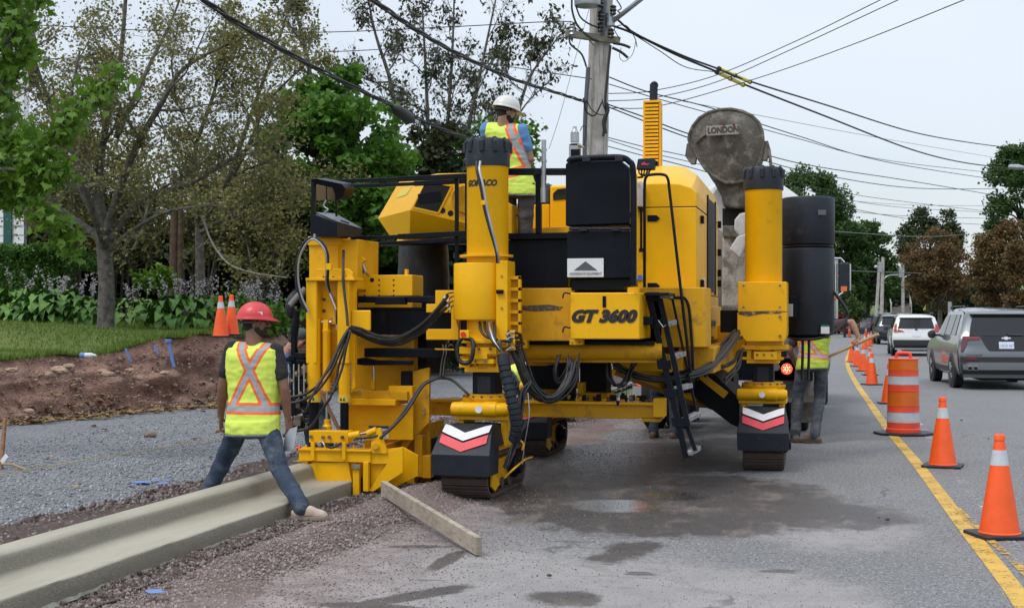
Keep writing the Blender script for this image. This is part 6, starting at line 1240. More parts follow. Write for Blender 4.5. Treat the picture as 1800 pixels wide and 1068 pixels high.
cb_('brake_light', mat('lit brake light', (.8, .05, .02), .3, emit=(1, .06, .03, 2.4)), lambda q: q.cyl(P(1383, 648, 18.4), P(1383, 648, 18.37), .073, 24), .004); cb_('brake_light', MATS['lit brake light'], lambda q: q.cyl(P(1126, 668, 18.4), P(1126, 668, 18.37), .073, 24), .004)
for k in range(12):
    a = k * .5236; c_ = P(1383, 648, 18.366); r_ = .045 if k % 2 else .022; q = MB(); q.cyl(c_ + Vector((math.cos(a) * r_, 0, math.sin(a) * r_)), c_ + Vector((math.cos(a) * r_, -.004, math.sin(a) * r_)), .007, 6); q.build('light_diode', mat('lit diode', (1, .5, .3), .3, emit=(1, .45, .25, 5)), MX)
cb_('reversing_light', mat('clear lamp', (.25, .26, .27), .2), lambda q: q.cyl(P(1364, 645, 18.4), P(1364, 645, 18.37), .05, 20), .004)
cb_('mud_flap', mat('muddy flap', (.13, .115, .10), .9, var=.3, dirt=(.22, .2, .17)), lambda q: [q.pb(1390, 660, 1432, 742, 18.7, .02)], .004)
Mi = Matrix()
for y in (19.7, 21.05):
    for x in (-2.55, -2.22, -.85, -.52): wheel(MX, Mi, x, y, .50, .28)
wheel(MX, Mi, -.30, 25.6, .52, .30); wheel(MX, Mi, -2.6, 25.6, .52, .30)
cb_('fuel_tank', mat('brushed steel', (.35, .36, .37), .3, metal=.9), lambda q: q.cyl((-.42, 22.2, .85), (-.42, 24.3, .85), .33, 24), .01)
for k in range(9):
    cb_('wheel_nut', CHROME, lambda q: q.cyl((-.36, 19.7, .28 + k * .055), (-.31, 19.7, .28 + k * .055), .018, 8), 0); cb_('wheel_nut', CHROME, lambda q: q.cyl((-.36, 21.05, .28 + k * .055), (-.31, 21.05, .28 + k * .055), .018, 8), 0)
cb_('cab', WP, lambda q: q.prism([(-2.65, 25, .7), (-2.65, 25, 2.75), (-2.65, 26.6, 2.75), (-2.65, 26.9, 1.9), (-2.65, 28.2, 1.7), (-2.65, 28.3, .7)], (2.35, 0, 0)), .06)
cb_('cab_window', GLS, lambda q: q.box((-.31, 25.3, 1.9), (-.29, 26.4, 2.55)), .01); cb_('fender', mat('grey fender', (.3, .31, .31), .4, metal=.3), lambda q: q.tube(crom([(-.3, 24.9, .8), (-.3, 25.1, 1.15), (-.3, 25.6, 1.3), (-.3, 26.1, 1.15), (-.3, 26.3, .8)], 5), .09, 8), 0)
mr_ = cb_('wing_mirror', BLKP, lambda q: q.pb(1474, 461, 1494, 514, 25.2, .12), .04, seg=3); cb_('mirror_edge', CHROME, lambda q: q.pb(1493, 464, 1496, 511, 25.22, .09), .01, mr_); cb_('mirror_lamp', mat('orange lamp', (.7, .16, .03), .3), lambda q: q.pb(1478, 503, 1489, 512, 25.19, .02), .004, mr_)
cb_('mirror_arm', CHROME, lambda q: [q.tube([P(1462, 454, 25.2), P(1478, 454, 25.2), P(1484, 461, 25.2)], .018, 8), q.tube([P(1462, 524, 25.2), P(1474, 519, 25.2), P(1482, 513, 25.2)], .018, 8), q.cyl(P(1470, 455, 25.3), P(1470, 560, 25.3), .03, 8)], 0)
cb_('marker_lamp', MATS['orange lamp'], lambda q: q.lathe(P(1464, 520, 25.1), [(.03, -.09), (.07, -.05), (.07, .03), (.03, .08)], 12), 0)
cb_('mixer_water_tank', DRM, lambda q: q.cyl((-2.7, 23.4, 1.9), (-.6, 23.4, 1.9), .3, 20), .02)
cb_('truck_side', mat('dull silver panel', (.33, .34, .35), .4, metal=.4), lambda q: [q.box((-.34, 21.8, .75), (-.30, 24.8, 1.6))], .02)

# ================================================================== TREES, SHRUBS AND PLANTS
def bark(name, c1, c2):
    return mat(name, c2, .9, col2=c1, vscale=9, bump=.8, bscale=22)
BKG = bark('grey bark', (.055, .048, .042), (.15, .135, .12)); BKD = bark('dark bark', (.02, .017, .015), (.055, .045, .04)); BKB = bark('brown bark', (.06, .035, .022), (.13, .085, .055)); BKP = bark('pale twig bark', (.18, .17, .15), (.34, .32, .29))
def grow(rs, q, tips, pts, r0, r1, depth, spread=.9, nch=5, ln=1., grav=0., tmin=.3, sides=7, shrink=.62):
    """a limb through pts, with side shoots down to twigs; tips collects foliage points"""
    c = crom(pts, 4) if len(pts) > 2 else [Vector(p) for p in pts]; n = len(c)
    q.tube(c, [r0 + (r1 - r0) * (i / (n - 1)) ** .8 for i in range(n)], sides)
    if depth <= 1:
        for i in range(max(1, n // 3), n): tips.append(c[i])
    if depth <= 0: return
    for k in range(nch):
        u = tmin + (1 - tmin) * (k + rs.random()) / nch; i = min(int(u * (n - 1)), n - 2); p = c[i].lerp(c[i + 1], rs.random()); t = (c[i + 1] - c[i]).normalized()
        d = (t * .55 + Vector((rs.gauss(0, 1), rs.gauss(0, 1), rs.gauss(.15, .7))) * spread * .75); d.z += grav; d.normalize(); L = ln * (.55 + .8 * rs.random()) * (1.15 - .5 * u)
        e = [p]; dd = d.copy()
        for s in range(3): dd = (dd + Vector((rs.gauss(0, .22), rs.gauss(0, .22), rs.gauss(.06 + grav * .5, .18)))).normalized(); e.append(e[-1] + dd * L / 3)
        rr = (r0 + (r1 - r0) * u ** .8) * .55; grow(rs, q, tips, e, rr, rr * .35, depth - 1, spread, max(2, nch - 1), L * shrink, grav, .25, max(3, sides - 2), shrink)
def leaves(name, pts, n, spread, size, m, par, seed=0, droop=0., asp=.45, shade=.5, flat=.6, jit=.5):
    rs = np.random.RandomState(seed); pts = np.asarray([tuple(p) for p in pts]); c = rs.randint(0, len(pts), n); P_ = pts[c] + rs.randn(n, 3) * np.array([1, 1, .8]) * spread
    s = size * (.6 + .8 * rs.rand(n)); d = rs.randn(n, 3); d[:, 2] = d[:, 2] * flat - droop; d /= np.linalg.norm(d, axis=1)[:, None]
    u = rs.randn(n, 3); u -= d * (u * d).sum(1)[:, None]; u /= np.linalg.norm(u, axis=1)[:, None]; w = np.cross(d, u)
    V = np.zeros((n, 4, 3)); V[:, 0] = P_; V[:, 1] = P_ + d * (s * .45)[:, None] + u * (s * asp)[:, None] + w * (s * .10)[:, None]; V[:, 2] = P_ + d * s[:, None]; V[:, 3] = P_ + d * (s * .45)[:, None] - u * (s * asp)[:, None] + w * (s * .10)[:, None]
    cl = rs.rand(len(pts))[c]; var = np.clip(shade * cl + (1 - shade) * rs.rand(n), 0, 1)
    return meshobj(name, npmesh(name, V.reshape(-1, 3), np.arange(4 * n).reshape(-1, 4), np.repeat(var, 4)), m, par)
def lobes(rs, c, r, k, lr=.38):
    """clump centres on and in a rounded crown"""
    out = []
    for i in range(k):
        v = Vector((rs.gauss(0, 1), rs.gauss(0, 1), rs.gauss(0, 1))).normalized() * (.35 + .65 * rs.random() ** .4); out.append(Vector((c[0] + v.x * r[0], c[1] + v.y * r[1], c[2] + v.z * r[2])))
    return out
def clumps(rs, cs, per, rr):
    out = []
    for c in cs:
        R_ = rr * (.6 + .7 * rs.random())
        for k in range(per):
            v = Vector((rs.gauss(0, 1), rs.gauss(0, 1), rs.gauss(0, 1))).normalized(); v.z = v.z * .7 + .12; out.append(c + v * R_ * (.75 + .25 * rs.random()))
    return out
OLV = leafmat('olive autumn leaves', (.080, .115, .028), (.33, .28, .11), .4); OLV.node_tree.nodes['Principled BSDF'].inputs['Roughness'].default_value = .6
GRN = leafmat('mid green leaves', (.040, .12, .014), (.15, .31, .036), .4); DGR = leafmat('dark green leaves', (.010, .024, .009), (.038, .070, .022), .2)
MAPL = leafmat('maple leaves', (.065, .16, .012), (.17, .30, .035), .4); POP = leafmat('dry dark leaves', (.025, .03, .014), (.085, .10, .035), .25); BRN = leafmat('copper leaves', (.040, .060, .018), (.24, .115, .045), .3)
FGR = leafmat('distant green leaves', (.018, .055, .012), (.085, .165, .035), .3); HED = leafmat('hedge leaves', (.022, .070, .010), (.095, .21, .030), .3)
# ---- small-leaved grey tree on the lawn
rs = random.Random(21); q0 = PD(186, 580, 27.0); zb = lawn_z(q0.x, q0.y); q0.z = zb
ta_ = thing('lawn_tree', 'grey barked tree with sparse olive and brown leaves on the lawn, trunk between the plants', 'tree', q0)
q = MB(); tips = []; D = lambda x, y, t=27.: PD(x, y, t)
q.tube(crom([q0 - Vector((0, 0, .1)), D(186, 560), D(187, 500), D(184, 450), D(182, 420), D(178, 380)], 4), [.26, .21, .185, .175, .17, .165, .163, .16, .16, .158, .156, .155, .154, .152, .15, .148, .145, .142, .14, .138, .136], 14)
for k, (l, r0, r1, nc) in enumerate((([(180, 390, 27), (172, 320, 27), (190, 200, 26.5), (212, 100, 26.3), (225, -60, 26)], .12, .03, 11), ([(182, 420, 27), (230, 280, 26.5), (285, 180, 26), (330, 115, 25.8), (460, 50, 25.5)], .10, .02, 11), ([(180, 400, 27), (120, 290, 27), (85, 180, 27), (40, 40, 27)], .10, .02, 10),
        ([(184, 430, 27), (250, 350, 27), (330, 325, 26.8), (390, 290, 26.6), (470, 240, 26.5)], .09, .02, 10), ([(180, 420, 27), (90, 360, 27.5), (20, 330, 27.6), (-60, 300, 28)], .08, .02, 9), ([(186, 440, 27), (150, 330, 25.5), (120, 220, 25), (140, 90, 25)], .08, .02, 10), ([(190, 440, 27), (240, 400, 26), (300, 370, 25.6), (380, 360, 25.5)], .06, .015, 8), ([(205, 240, 26.6), (260, 120, 28), (300, 40, 29), (330, -40, 29)], .06, .015, 9), ([(170, 330, 27), (60, 250, 26), (0, 150, 26), (-40, 90, 26)], .06, .015, 9))):
    grow(rs, q, tips, [D(*p) for p in l], r0, r1, 3, .95, nc, 1.15, 0., .22)
q.build('trunk', BKG, ta_, smooth=80); leaves('crown', tips, 22000, .10, .060, OLV, ta_, 1)
# ---- second grey tree, further back, limbs reaching over the machine
rs = random.Random(22); q0 = PD(352, 515, 31.); q0.z = 1.4; tb_ = thing('leaning_tree', 'slender tree behind the plants whose thin pale limbs reach right towards the machine', 'tree', q0)
q = MB(); tips = []
for (l, r0, r1, nc) in (([(352, 540, 31), (352, 470, 31), (350, 400, 31)], .11, .09, 0), ([(350, 400, 31), (400, 320, 30), (440, 250, 29), (470, 180, 28.6), (540, 110, 28)], .09, .02, 12), ([(350, 410, 31), (420, 370, 30), (490, 330, 29.5), (580, 330, 29)], .06, .015, 9), ([(350, 400, 31), (340, 280, 30), (380, 150, 29.5), (400, 20, 29)], .08, .02, 12), ([(400, 320, 30), (460, 150, 30), (500, 40, 30), (520, -50, 30)], .06, .014, 11)):
    (grow(rs, q, tips, [D(*p) for p in l], r0, r1, 3, .9, nc, 1.15, 0., .2) if nc else q.tube([D(*p) for p in l], [.13, .11, .10], 10))
q.build('trunk', BKG, tb_, smooth=80); leaves('crown', tips, 12000, .10, .066, OLV, tb_, 2)
q = MB(); tips2 = []; grow(rs, q, tips2, [D(*p) for p in ((355, 380, 27), (372, 425, 26.5), (400, 462, 26), (440, 478, 25.6), (505, 488, 25.2))], .028, .008, 2, .9, 7, .5, 0., .2, 6); grow(rs, q, tips2, [D(*p) for p in ((262, 350, 26), (250, 400, 26), (232, 440, 26))], .03, .012, 1, .9, 4, .4, 0., .2, 6)
q.build('dead_branch', BKP, tb_, smooth=80); leaves('branch_leaves', tips2, 260, .05, .06, OLV, tb_, 3)
# ---- dead trunks behind
for k, (x, w_) in enumerate(((305, .10), (316, .07))):
    q = MB(); q.tube([D(x, 525, 32), D(x, 460, 32), D(x + 1, 400, 32), D(x + 3, 300, 32)], [w_ * 1.2, w_, w_, w_ * .5], 8); tag(q.build('bare_trunk', BKB, smooth=80), ('thicker brown bare trunk standing behind the plants', 'thinner pale bare trunk right beside the thicker brown one')[k], 'tree trunk')
# ---- full green tree
rs = random.Random(23); q0 = PD(590, 520, 35.); q0.z = 1.3; tg = thing('leafy_tree', 'dense bright green broad leaved tree rising behind the black rails of the machine', 'tree', q0)
q = MB(); q.tube([q0, q0 + Vector((.1, 0, 2)), q0 + Vector((0, 0, 4.5))], [.22, .18, .08], 10); cs = lobes(rs, D(595, 300, 35.), (1.95, 1.8, 2.6), 95) + lobes(rs, D(640, 380, 34.5), (1.5, 1.2, 1.6), 40) + lobes(rs, D(560, 200, 35), (.9, .9, 1.0), 18)
for c in cs[::4]: q.tube(crom([q0 + Vector((0, 0, 1.5 + rs.random() * 2.5)), q0.lerp(c, .6) + Vector((0, 0, 1.)), c], 3), [.05, .045, .04, .035, .03, .02, .015], 5)
q.build('trunk', BKD, tg, smooth=80); leaves('crown', clumps(rs, cs, 60, .40), 30000, .06, .17, GRN, tg, 4, .45, .42, .35, .4)
# ---- sparse poplars against the sky
PL = [([(745, 430, 38), (752, 250, 38), (748, 120, 38), (740, -30, 38)], 'bare topped young tree left of the operator, its trunk nearest the green tree'), ([(830, 420, 39), (822, 250, 39), (846, 120, 39), (880, -40, 39)], 'tall thin tree with dark drooping leaves right behind the operator'),
      ([(700, 300, 40), (690, 160, 40), (660, 60, 40), (640, -40, 40)], 'thin sparse tree top showing over the left side of the green tree'), ([(905, 420, 37), (900, 280, 37), (925, 150, 37), (985, 60, 37)], 'thin sparse tree leaning right between operator and utility pole'), ([(790, 420, 41), (786, 250, 41), (795, 100, 41), (800, -60, 41)], 'thin tree between the two taller ones left of the operator'), ([(560, 300, 39), (545, 130, 39), (520, 20, 39), (500, -60, 39)], 'sparse tree top behind the thick black cables on the left')]
for k, (l, lab) in enumerate(PL):
    rs = random.Random(40 + k); pts = [D(*p) for p in l]; b0 = pts[0].copy(); b0.z = 1.; t_ = thing('sparse_tree', lab, 'tree', b0, group='sparse trees behind the lawn'); q = MB(); tips = []
    q.tube([b0, pts[0]], [.12, .10], 8); grow(rs, q, tips, pts, .10, .018, 3, .75, 12, 1.35, .12, .12); q.build('trunk', BKG, t_, smooth=80)
    up = [p for p in tips if p.z > 6.2]; lo = [p for p in tips if p.z <= 6.8]
    leaves('crown', up, int(1500), .07, .13, POP, t_, 50 + k, 1.1, .26)
    if lo: leaves('lower_crown', lo, 2300, .12, .15, GRN if k % 2 else POP, t_, 60 + k, .3, .40)
# ---- dark wood behind
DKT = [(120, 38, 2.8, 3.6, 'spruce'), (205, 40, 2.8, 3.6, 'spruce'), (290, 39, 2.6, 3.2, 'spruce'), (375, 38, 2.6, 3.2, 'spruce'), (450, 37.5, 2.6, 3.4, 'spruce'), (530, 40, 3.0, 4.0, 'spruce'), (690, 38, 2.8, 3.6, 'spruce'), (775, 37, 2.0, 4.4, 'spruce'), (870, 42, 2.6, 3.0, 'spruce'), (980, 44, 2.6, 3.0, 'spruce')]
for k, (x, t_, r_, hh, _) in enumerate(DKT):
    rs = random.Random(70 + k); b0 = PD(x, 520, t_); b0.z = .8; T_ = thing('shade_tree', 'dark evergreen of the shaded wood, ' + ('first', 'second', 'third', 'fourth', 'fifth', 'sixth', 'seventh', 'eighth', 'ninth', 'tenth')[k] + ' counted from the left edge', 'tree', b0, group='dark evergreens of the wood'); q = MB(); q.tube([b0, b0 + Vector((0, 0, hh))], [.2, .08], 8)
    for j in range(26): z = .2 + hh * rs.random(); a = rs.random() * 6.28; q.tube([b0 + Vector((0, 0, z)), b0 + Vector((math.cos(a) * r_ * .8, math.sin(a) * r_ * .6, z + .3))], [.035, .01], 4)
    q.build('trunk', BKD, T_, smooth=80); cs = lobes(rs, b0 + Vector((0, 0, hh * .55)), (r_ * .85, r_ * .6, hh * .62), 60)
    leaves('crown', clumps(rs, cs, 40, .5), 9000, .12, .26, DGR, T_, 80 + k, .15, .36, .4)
# ---- brushy olive thicket between the grey trees and the wood
for k, (x, t_, y0, y1, w_, n_) in enumerate(((125, 33, 210, 470, 110, 5500), (215, 34, 270, 470, 200, 7000), (345, 34.5, 265, 480, 190, 7000), (465, 33.5, 290, 520, 170, 8000))):
    rs = random.Random(140 + k); b0 = PD(x, 540, t_); b0.z = 1.2; T_ = thing('brushy_tree', 'brushy olive brown small tree in the thicket behind the grey lawn trees, ' + ('leftmost', 'second from left', 'third from left', 'rightmost')[k], 'tree', b0, group='olive thicket'); q = MB(); tips = []
    for j in range(7): xx = x + rs.uniform(-.5, .5) * w_; grow(rs, q, tips, [b0 + Vector((rs.gauss(0, .3), rs.gauss(0, .3), 0)), PD(x * .5 + xx * .5, (y0 + y1 * 2) / 3, t_ + rs.uniform(-.8, .8)), PD(xx, y0 + 60 * rs.random(), t_ + rs.uniform(-1.2, 1.2))], .05, .010, 2, .9, 9, 1.1, .02, .25, 6)
    q.build('trunk', BKG, T_, smooth=80); leaves('crown', tips, n_, .17, .085, OLV if k != 3 else OLV, T_, 140 + k, 0., .42, .5)
# ---- bright maple reaching in from the left
def maple_leaf():
    o = [(0, 0), (.18, .10), (.42, .02), (.36, .22), (.52, .40), (.26, .44), (.20, .62), (.10, .58), (0, 1.0)]; L_ = [(x, y) for x, y in o] + [(-x, y) for x, y in o[::-1][1:-1]]; return L_
rs = random.Random(31); b0 = PD(-330, 640, 15.); b0.z = .9; tm = thing('maple_tree', 'bright green maple whose lobed leaves hang in at the top left corner', 'tree', b0); q = MB(); tips = []
q.tube([b0, b0 + Vector((0, 0, 2)), b0 + Vector((.2, 0, 4.5)), b0 + Vector((.3, 0, 7))], [.22, .18, .14, .06], 10)
M_ = lambda l: [PD(x, y, t) for x, y, t in l]; s_ = b0 + Vector((0, 0, 2.6))
for (l, nc, L_) in (([(-120, 300, 15), (0, 285, 14.6), (70, 265, 14.5), (130, 190, 14.4), (205, 128, 14.3)], 15, .30), ([(-120, 330, 15), (0, 320, 14.6), (50, 345, 14.5), (90, 385, 14.4), (112, 425, 14.4)], 11, .30), ([(-100, 250, 15), (-20, 200, 14.8), (10, 130, 14.8), (25, 40, 14.8), (40, -40, 14.8)], 16, .36), ([(-120, 200, 15), (-30, 120, 14.6), (20, 60, 14.5), (60, 5, 14.5)], 10, .30), ([(-120, 330, 15), (-20, 300, 14.5), (50, 300, 14.4), (110, 300, 14.4)], 11, .28), ([(-150, 380, 15), (-50, 350, 14.7), (10, 340, 14.6), (50, 330, 14.6)], 8, .28), ([(-100, 150, 15), (-40, 180, 14.8), (0, 230, 14.7), (30, 260, 14.7)], 9, .3)):
    grow(rs, q, tips, [s_] + M_(l), .045, .008, 1, .8, nc, L_, -.1, .45, 6)
tips = [p for p in tips if (p - s_).length > 1.6 and not (pix(p)[0] < 62 and pix(p)[1] > 352)]; q.build('trunk', BKG, tm, smooth=80)
def maple_leaves(pts, n):
    r_ = np.random.RandomState(3); L_ = np.array(maple_leaf()); pts = np.array([tuple(p) for p in pts]); c = r_.randint(0, len(pts), n); P_ = pts[c] + r_.randn(n, 3) * .075; s = .105 * (.6 + .7 * r_.rand(n))
    d = r_.randn(n, 3) * .8; d[:, 2] -= .75; d /= np.linalg.norm(d, axis=1)[:, None]; u = r_.randn(n, 3); u -= d * (u * d).sum(1)[:, None]; u /= np.linalg.norm(u, axis=1)[:, None]; w = np.cross(d, u); k = len(L_)
    V = P_[:, None] + d[:, None] * (L_[None, :, 1:2] * s[:, None, None]) + u[:, None] * (L_[None, :, 0:1] * s[:, None, None]) + w[:, None] * (np.abs(L_[None, :, 0:1]) * s[:, None, None] * .35)
    return meshobj('crown', npmesh('crown', V.reshape(-1, 3), np.arange(n * k).reshape(-1, k), np.repeat(np.clip(.6 * r_.rand(len(pts))[c] + .4 * r_.rand(n), 0, 1), k)), MAPL, tm)
maple_leaves(tips, 3000)
# ---- clipped hedge
q0 = PD(55, 520, 30.5); q0.z = 1.25; hd = thing('hedge', 'clipped dark green hedge in front of the white house at the left edge', 'hedge', q0); rs = random.Random(33); x0, x1, zt_ = PD(-60, 440, 30.5).x, PD(118, 440, 30.5).x, PD(55, 441, 30.5).z
q = MB(); [q.tube([Vector((x0 + (x1 - x0) * k / 8, q0.y + .5, 1.1)), Vector((x0 + (x1 - x0) * k / 8 + .2, q0.y + .4, zt_ - .2))], [.04, .015], 5) for k in range(9)]; q.build('stem', BKD, hd, smooth=80); pts = []
for k in range(2600):
    a = rs.random() * (x1 - x0); f = rs.random(); x = x0 + a; e_ = min(1, (x1 - x) / .35); z = 1.2 + (zt_ - 1.2) * rs.random() * (.75 + .25 * e_)
    pts.append(Vector((x + rs.gauss(0, .03), q0.y + (0 if f < .6 else rs.random() * 1.3) + .3 * (1 - e_) + .08 * math.sin(x * 4) + .1 * math.sin(z * 5), z if f < .6 else zt_ * (1) - .3 * (1 - e_) + .05 * math.sin(x * 5))))
o_ = leaves('crown', pts, 34000, .07, .075, HED, hd, 7, -.3, .28, .4)
# ---- hostas: every leaf an object of its own
def hosta_leaf():
    V = []; F_ = []; n = 7
    for i in range(n):
        u = i / (n - 1); w = .125 * math.sin(math.pi * min(1, u * .93 + .07)) ** .75 * (1 - u * .25); y = .34 * u; z = .13 * math.sin(u * 2.2) - .16 * u * u
        V += [(-w, y, z + w * .35), (0, y, z), (w, y, z + w * .35)]
    for i in range(n - 1):
        for j in range(2): F_.append((i * 3 + j, i * 3 + j + 1, i * 3 + 4 + j, i * 3 + 3 + j))
    return npmesh('leaf', V, F_, None, True)
def rndleaf(name, c1, c2):
    m = bpy.data.materials.new(name); m.use_nodes = True; nt = m.node_tree; b = nt.nodes['Principled BSDF']; oi = nt.nodes.new('ShaderNodeObjectInfo'); cr = nt.nodes.new('ShaderNodeValToRGB'); nt.links.new(oi.outputs['Random'], cr.inputs[0]); nt.links.new(cr.outputs[0], b.inputs['Base Color'])
    cr.color_ramp.elements[0].color = (*c1, 1); cr.color_ramp.elements[1].color = (*c2, 1); b.inputs['Roughness'].default_value = .42
    tc = nt.nodes.new('ShaderNodeTexCoord'); wv = nt.nodes.new('ShaderNodeTexWave'); wv.inputs['Scale'].default_value = 14; wv.bands_direction = 'X'; nt.links.new(tc.outputs['Object'], wv.inputs[0]); bp = nt.nodes.new('ShaderNodeBump'); bp.inputs['Strength'].default_value = .5; bp.inputs['Distance'].default_value = .01; nt.links.new(wv.outputs[0], bp.inputs['Height']); nt.links.new(bp.outputs[0], b.inputs['Normal']); return m
hl = hosta_leaf(); hm1 = rndleaf('hosta leaves', (.055, .16, .020), (.15, .31, .045)); hm2 = rndleaf('light hosta leaves', (.10, .22, .030), (.23, .37, .07)); hl2 = hl.copy(); hl.materials.append(hm1); hl2.materials.append(hm2)
FLW = leafmat('lilac flowers', (.38, .33, .40), (.62, .57, .62), .3); STM = mat('green stem', (.10, .14, .05), .6)
HS = [(28, 30.0, .95, hl, 0, 'leftmost hosta clump, below the hedge'), (98, 29.4, 1.05, hl, 1, 'big hosta clump with many lilac flowers, second from the left'), (158, 29.0, .75, hl, 0, 'hosta clump just left of the grey tree trunk'), (236, 28.9, .85, hl2, 0, 'light green hosta clump just right of the grey tree trunk'), (318, 28.2, 1.0, hl, 1, 'dark green hosta clump left of the two cones on the bank'), (380, 28.6, .8, hl, 0, 'hosta clump partly behind the two cones on the bank'), (462, 27.6, .8, hl, 1, 'hosta clump behind the head of the red helmet worker')]
for k, (x, t_, s_, me, fl, lab) in enumerate(HS):
    rs = random.Random(90 + k); c = PD(x, 560, t_); c.z = lawn_z(c.x, c.y); e = thing('hosta_plant', lab, 'plant', c, 0, 'hosta clumps along the lawn')
    for j in range(int(115 * s_)):
        a = rs.random() * 6.28; el = rs.random(); a = -a if math.sin(a) > .5 and el < .5 else a; rad = s_ * (.30 + .50 * rs.random()) * math.cos(el * 1.35); o = bpy.data.objects.new('leaf', me); o.location = (math.cos(a) * rad * 1.15, math.sin(a) * rad * .8, .16 + math.sin(el * 1.5) * .50 * s_); o.rotation_euler = (rs.uniform(-1.0, -.35) + el * .55, rs.gauss(0, .22), a - math.pi / 2 + rs.gauss(0, .3)); o.scale = [s_ * (.60 + .40 * rs.random())] * 3; o.parent = e; COL.objects.link(o)
    for j in range(14 if fl else 5):
        a, b2 = rs.gauss(0, .38 * s_), rs.gauss(0, .3); h = .55 + .35 * rs.random(); q = MB(); p0 = c + Vector((a * .5, b2 * .5, .3)); p1 = c + Vector((a, b2, .3 + h)); q.tube([p0, p0.lerp(p1, .5) + Vector((0, 0, .05)), p1], [.006, .006, .004], 4); so = q.build('flower_stalk', STM, e)
        leaves('blossom', [p0.lerp(p1, u) for u in (.62, .7, .78, .85, .92, 1)], 26, .022, .05, FLW, so, 100 + j, .6, .3)
# small shrub, low weeds
rs = random.Random(34)
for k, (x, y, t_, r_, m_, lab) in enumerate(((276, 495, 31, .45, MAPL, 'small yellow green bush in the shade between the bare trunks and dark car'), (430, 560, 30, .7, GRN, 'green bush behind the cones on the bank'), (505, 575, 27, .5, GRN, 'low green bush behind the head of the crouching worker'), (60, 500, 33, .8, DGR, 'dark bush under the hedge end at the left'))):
    b0 = PD(x, y + 20, t_); e = thing('bush', lab, 'bush', b0); q = MB(); pts = []
    for j in range(12): a = rs.random() * 6.28; p1 = b0 + Vector((math.cos(a) * r_, math.sin(a) * r_ * .7, r_ * (.5 + .8 * rs.random()))); q.tube([b0, p1], [.012, .004], 4); pts += [b0.lerp(p1, u) for u in (.5, .7, .85, 1)]
    q.build('stem', BKD, e); leaves('crown', pts, 900, .09, .09, m_, e, k + 200)
# ---- the white house and the parked dark car
hq = PD(20, 440, 32.5); hs = thing('white_house', 'white clapboard house with a dark green corner board at the left edge', 'house', hq); xr_ = PD(44, 400, 32.5).x; zb_, zt_ = .6, 8.6; yq = hq.y
q = MB(); q.prism([(xr_ - 8, yq + .05, zb_), (xr_, yq + .05, zb_), (xr_ - 5, yq + 8, zb_), (xr_ - 13, yq + 8, zb_)], (0, 0, zt_ - zb_)); q.build('wall', WHT, hs)
for k in range(38):
    z = zb_ + k * .21; q = MB(); q.prism([(xr_ - 8, yq + .045, z), (xr_ - 8, yq + .02, z), (xr_ - 8, yq + .038, z + .205), (xr_ - 8, yq + .045, z + .205)], (8, 0, 0)); q.build('siding_board', WHT, hs)
q = MB(); q.box((PD(5, 400, 32.5).x, yq - .03, zb_), (PD(21, 400, 32.5).x, yq + .02, zt_)); q.build('corner_board', mat('dark green trim', (.012, .085, .075), .5), hs)
q = MB(); q.prism([(xr_ - 8.3, yq - .4, zt_), (xr_ - 13.5, yq + 8.4, zt_), (xr_ - 11, yq + 4, zt_ + 2.6)], (8.6, 0, 0)); q.build('roof', mat('grey shingles', (.1, .1, .11), .9, bump=.5), hs)
cq = PD(248, 540, 36); cq.z = .68; car('parked_car', 'black car parked in the shade behind the hostas, only its roof showing', 'car', cq, R(70), MATS['black car paint'], H=1.6)
# ---- right-hand and far trees
def ftree(x, yt, yb, t_, w_, m_, lab, n=9000, ls=.42, seed=0, lob=60, bk=BKD, yc=None, name='far_tree', zb=None):
    rs = random.Random(seed); top, bot = PD(x, yt, t_), PD(x, yb, t_); g0 = Vector((top.x, top.y, max(0, hill_z(top.x, top.y)) if zb is None else zb)); e = thing(name, lab, 'tree', g0); r_ = w_ / 2 * t_ / 2400; h = (top.z - bot.z) / 2; c = Vector((top.x, top.y, bot.z + h))
    cs = lobes(rs, c, (r_ * .95, r_ * .85, h * .94), int(lob * 1.1)); cs = [k_ for k_ in cs if noise.noise(k_ * (1.1 / r_) + Vector((seed, 0, 0))) > -.22]; q = MB(); q.tube([g0 - Vector((0, 0, .3)), g0.lerp(c, .5), c], [r_ * .075, r_ * .06, r_ * .03], 8)
    for k in cs[::3]: q.tube(crom([g0.lerp(c, .45 + .4 * rs.random()), c.lerp(k, .5) - Vector((0, 0, h * .1)), k], 3), [r_ * .028] * 3 + [r_ * .018] * 3 + [r_ * .008], 5)
    q.build('trunk', bk, e, smooth=80); leaves('crown', clumps(rs, cs, 50, r_ * .21), int(n * 1.9), r_ * .06, ls * .62, m_, e, seed, .1, .42, .45, .5)
ftree(1415, 285, 470, 120, 150, FGR, 'tall green tree right above the black water tank', 9000, .40, 301, 70)
ftree(1465, 350, 560, 125, 130, FGR, 'green tree sloping down to the right of the water tank', 8000, .42, 302, 60)
ftree(1525, 385, 545, 128, 135, FGR, 'big round dark green tree behind the thin far poles', 12000, .42, 303, 80)
ftree(1632, 355, 520, 135, 120, leafmat('dull green leaves', (.015, .03, .010), (.075, .095, .030), .25), 'tall uneven green tree behind the copper coloured tree', 9000, .42, 304, 70)
ftree(1652, 402, 545, 85, 118, BRN, 'copper brown tree with visible grey trunks left of the grey SUV roof', 10000, .22, 305, 85, BKG)
ftree(1768, 388, 565, 68, 125, BRN, 'large copper brown tree directly above the grey SUV', 12000, .20, 306, 110, BKG)
ftree(1830, 380, 600, 60, 130, BRN, 'copper brown tree at the right edge', 9000, .2, 307, 60, BKG)
ftree(1815, 238, 480, 72, 165, FGR, 'tall green tree cut by the right edge of the photo', 12000, .26, 308, 80)
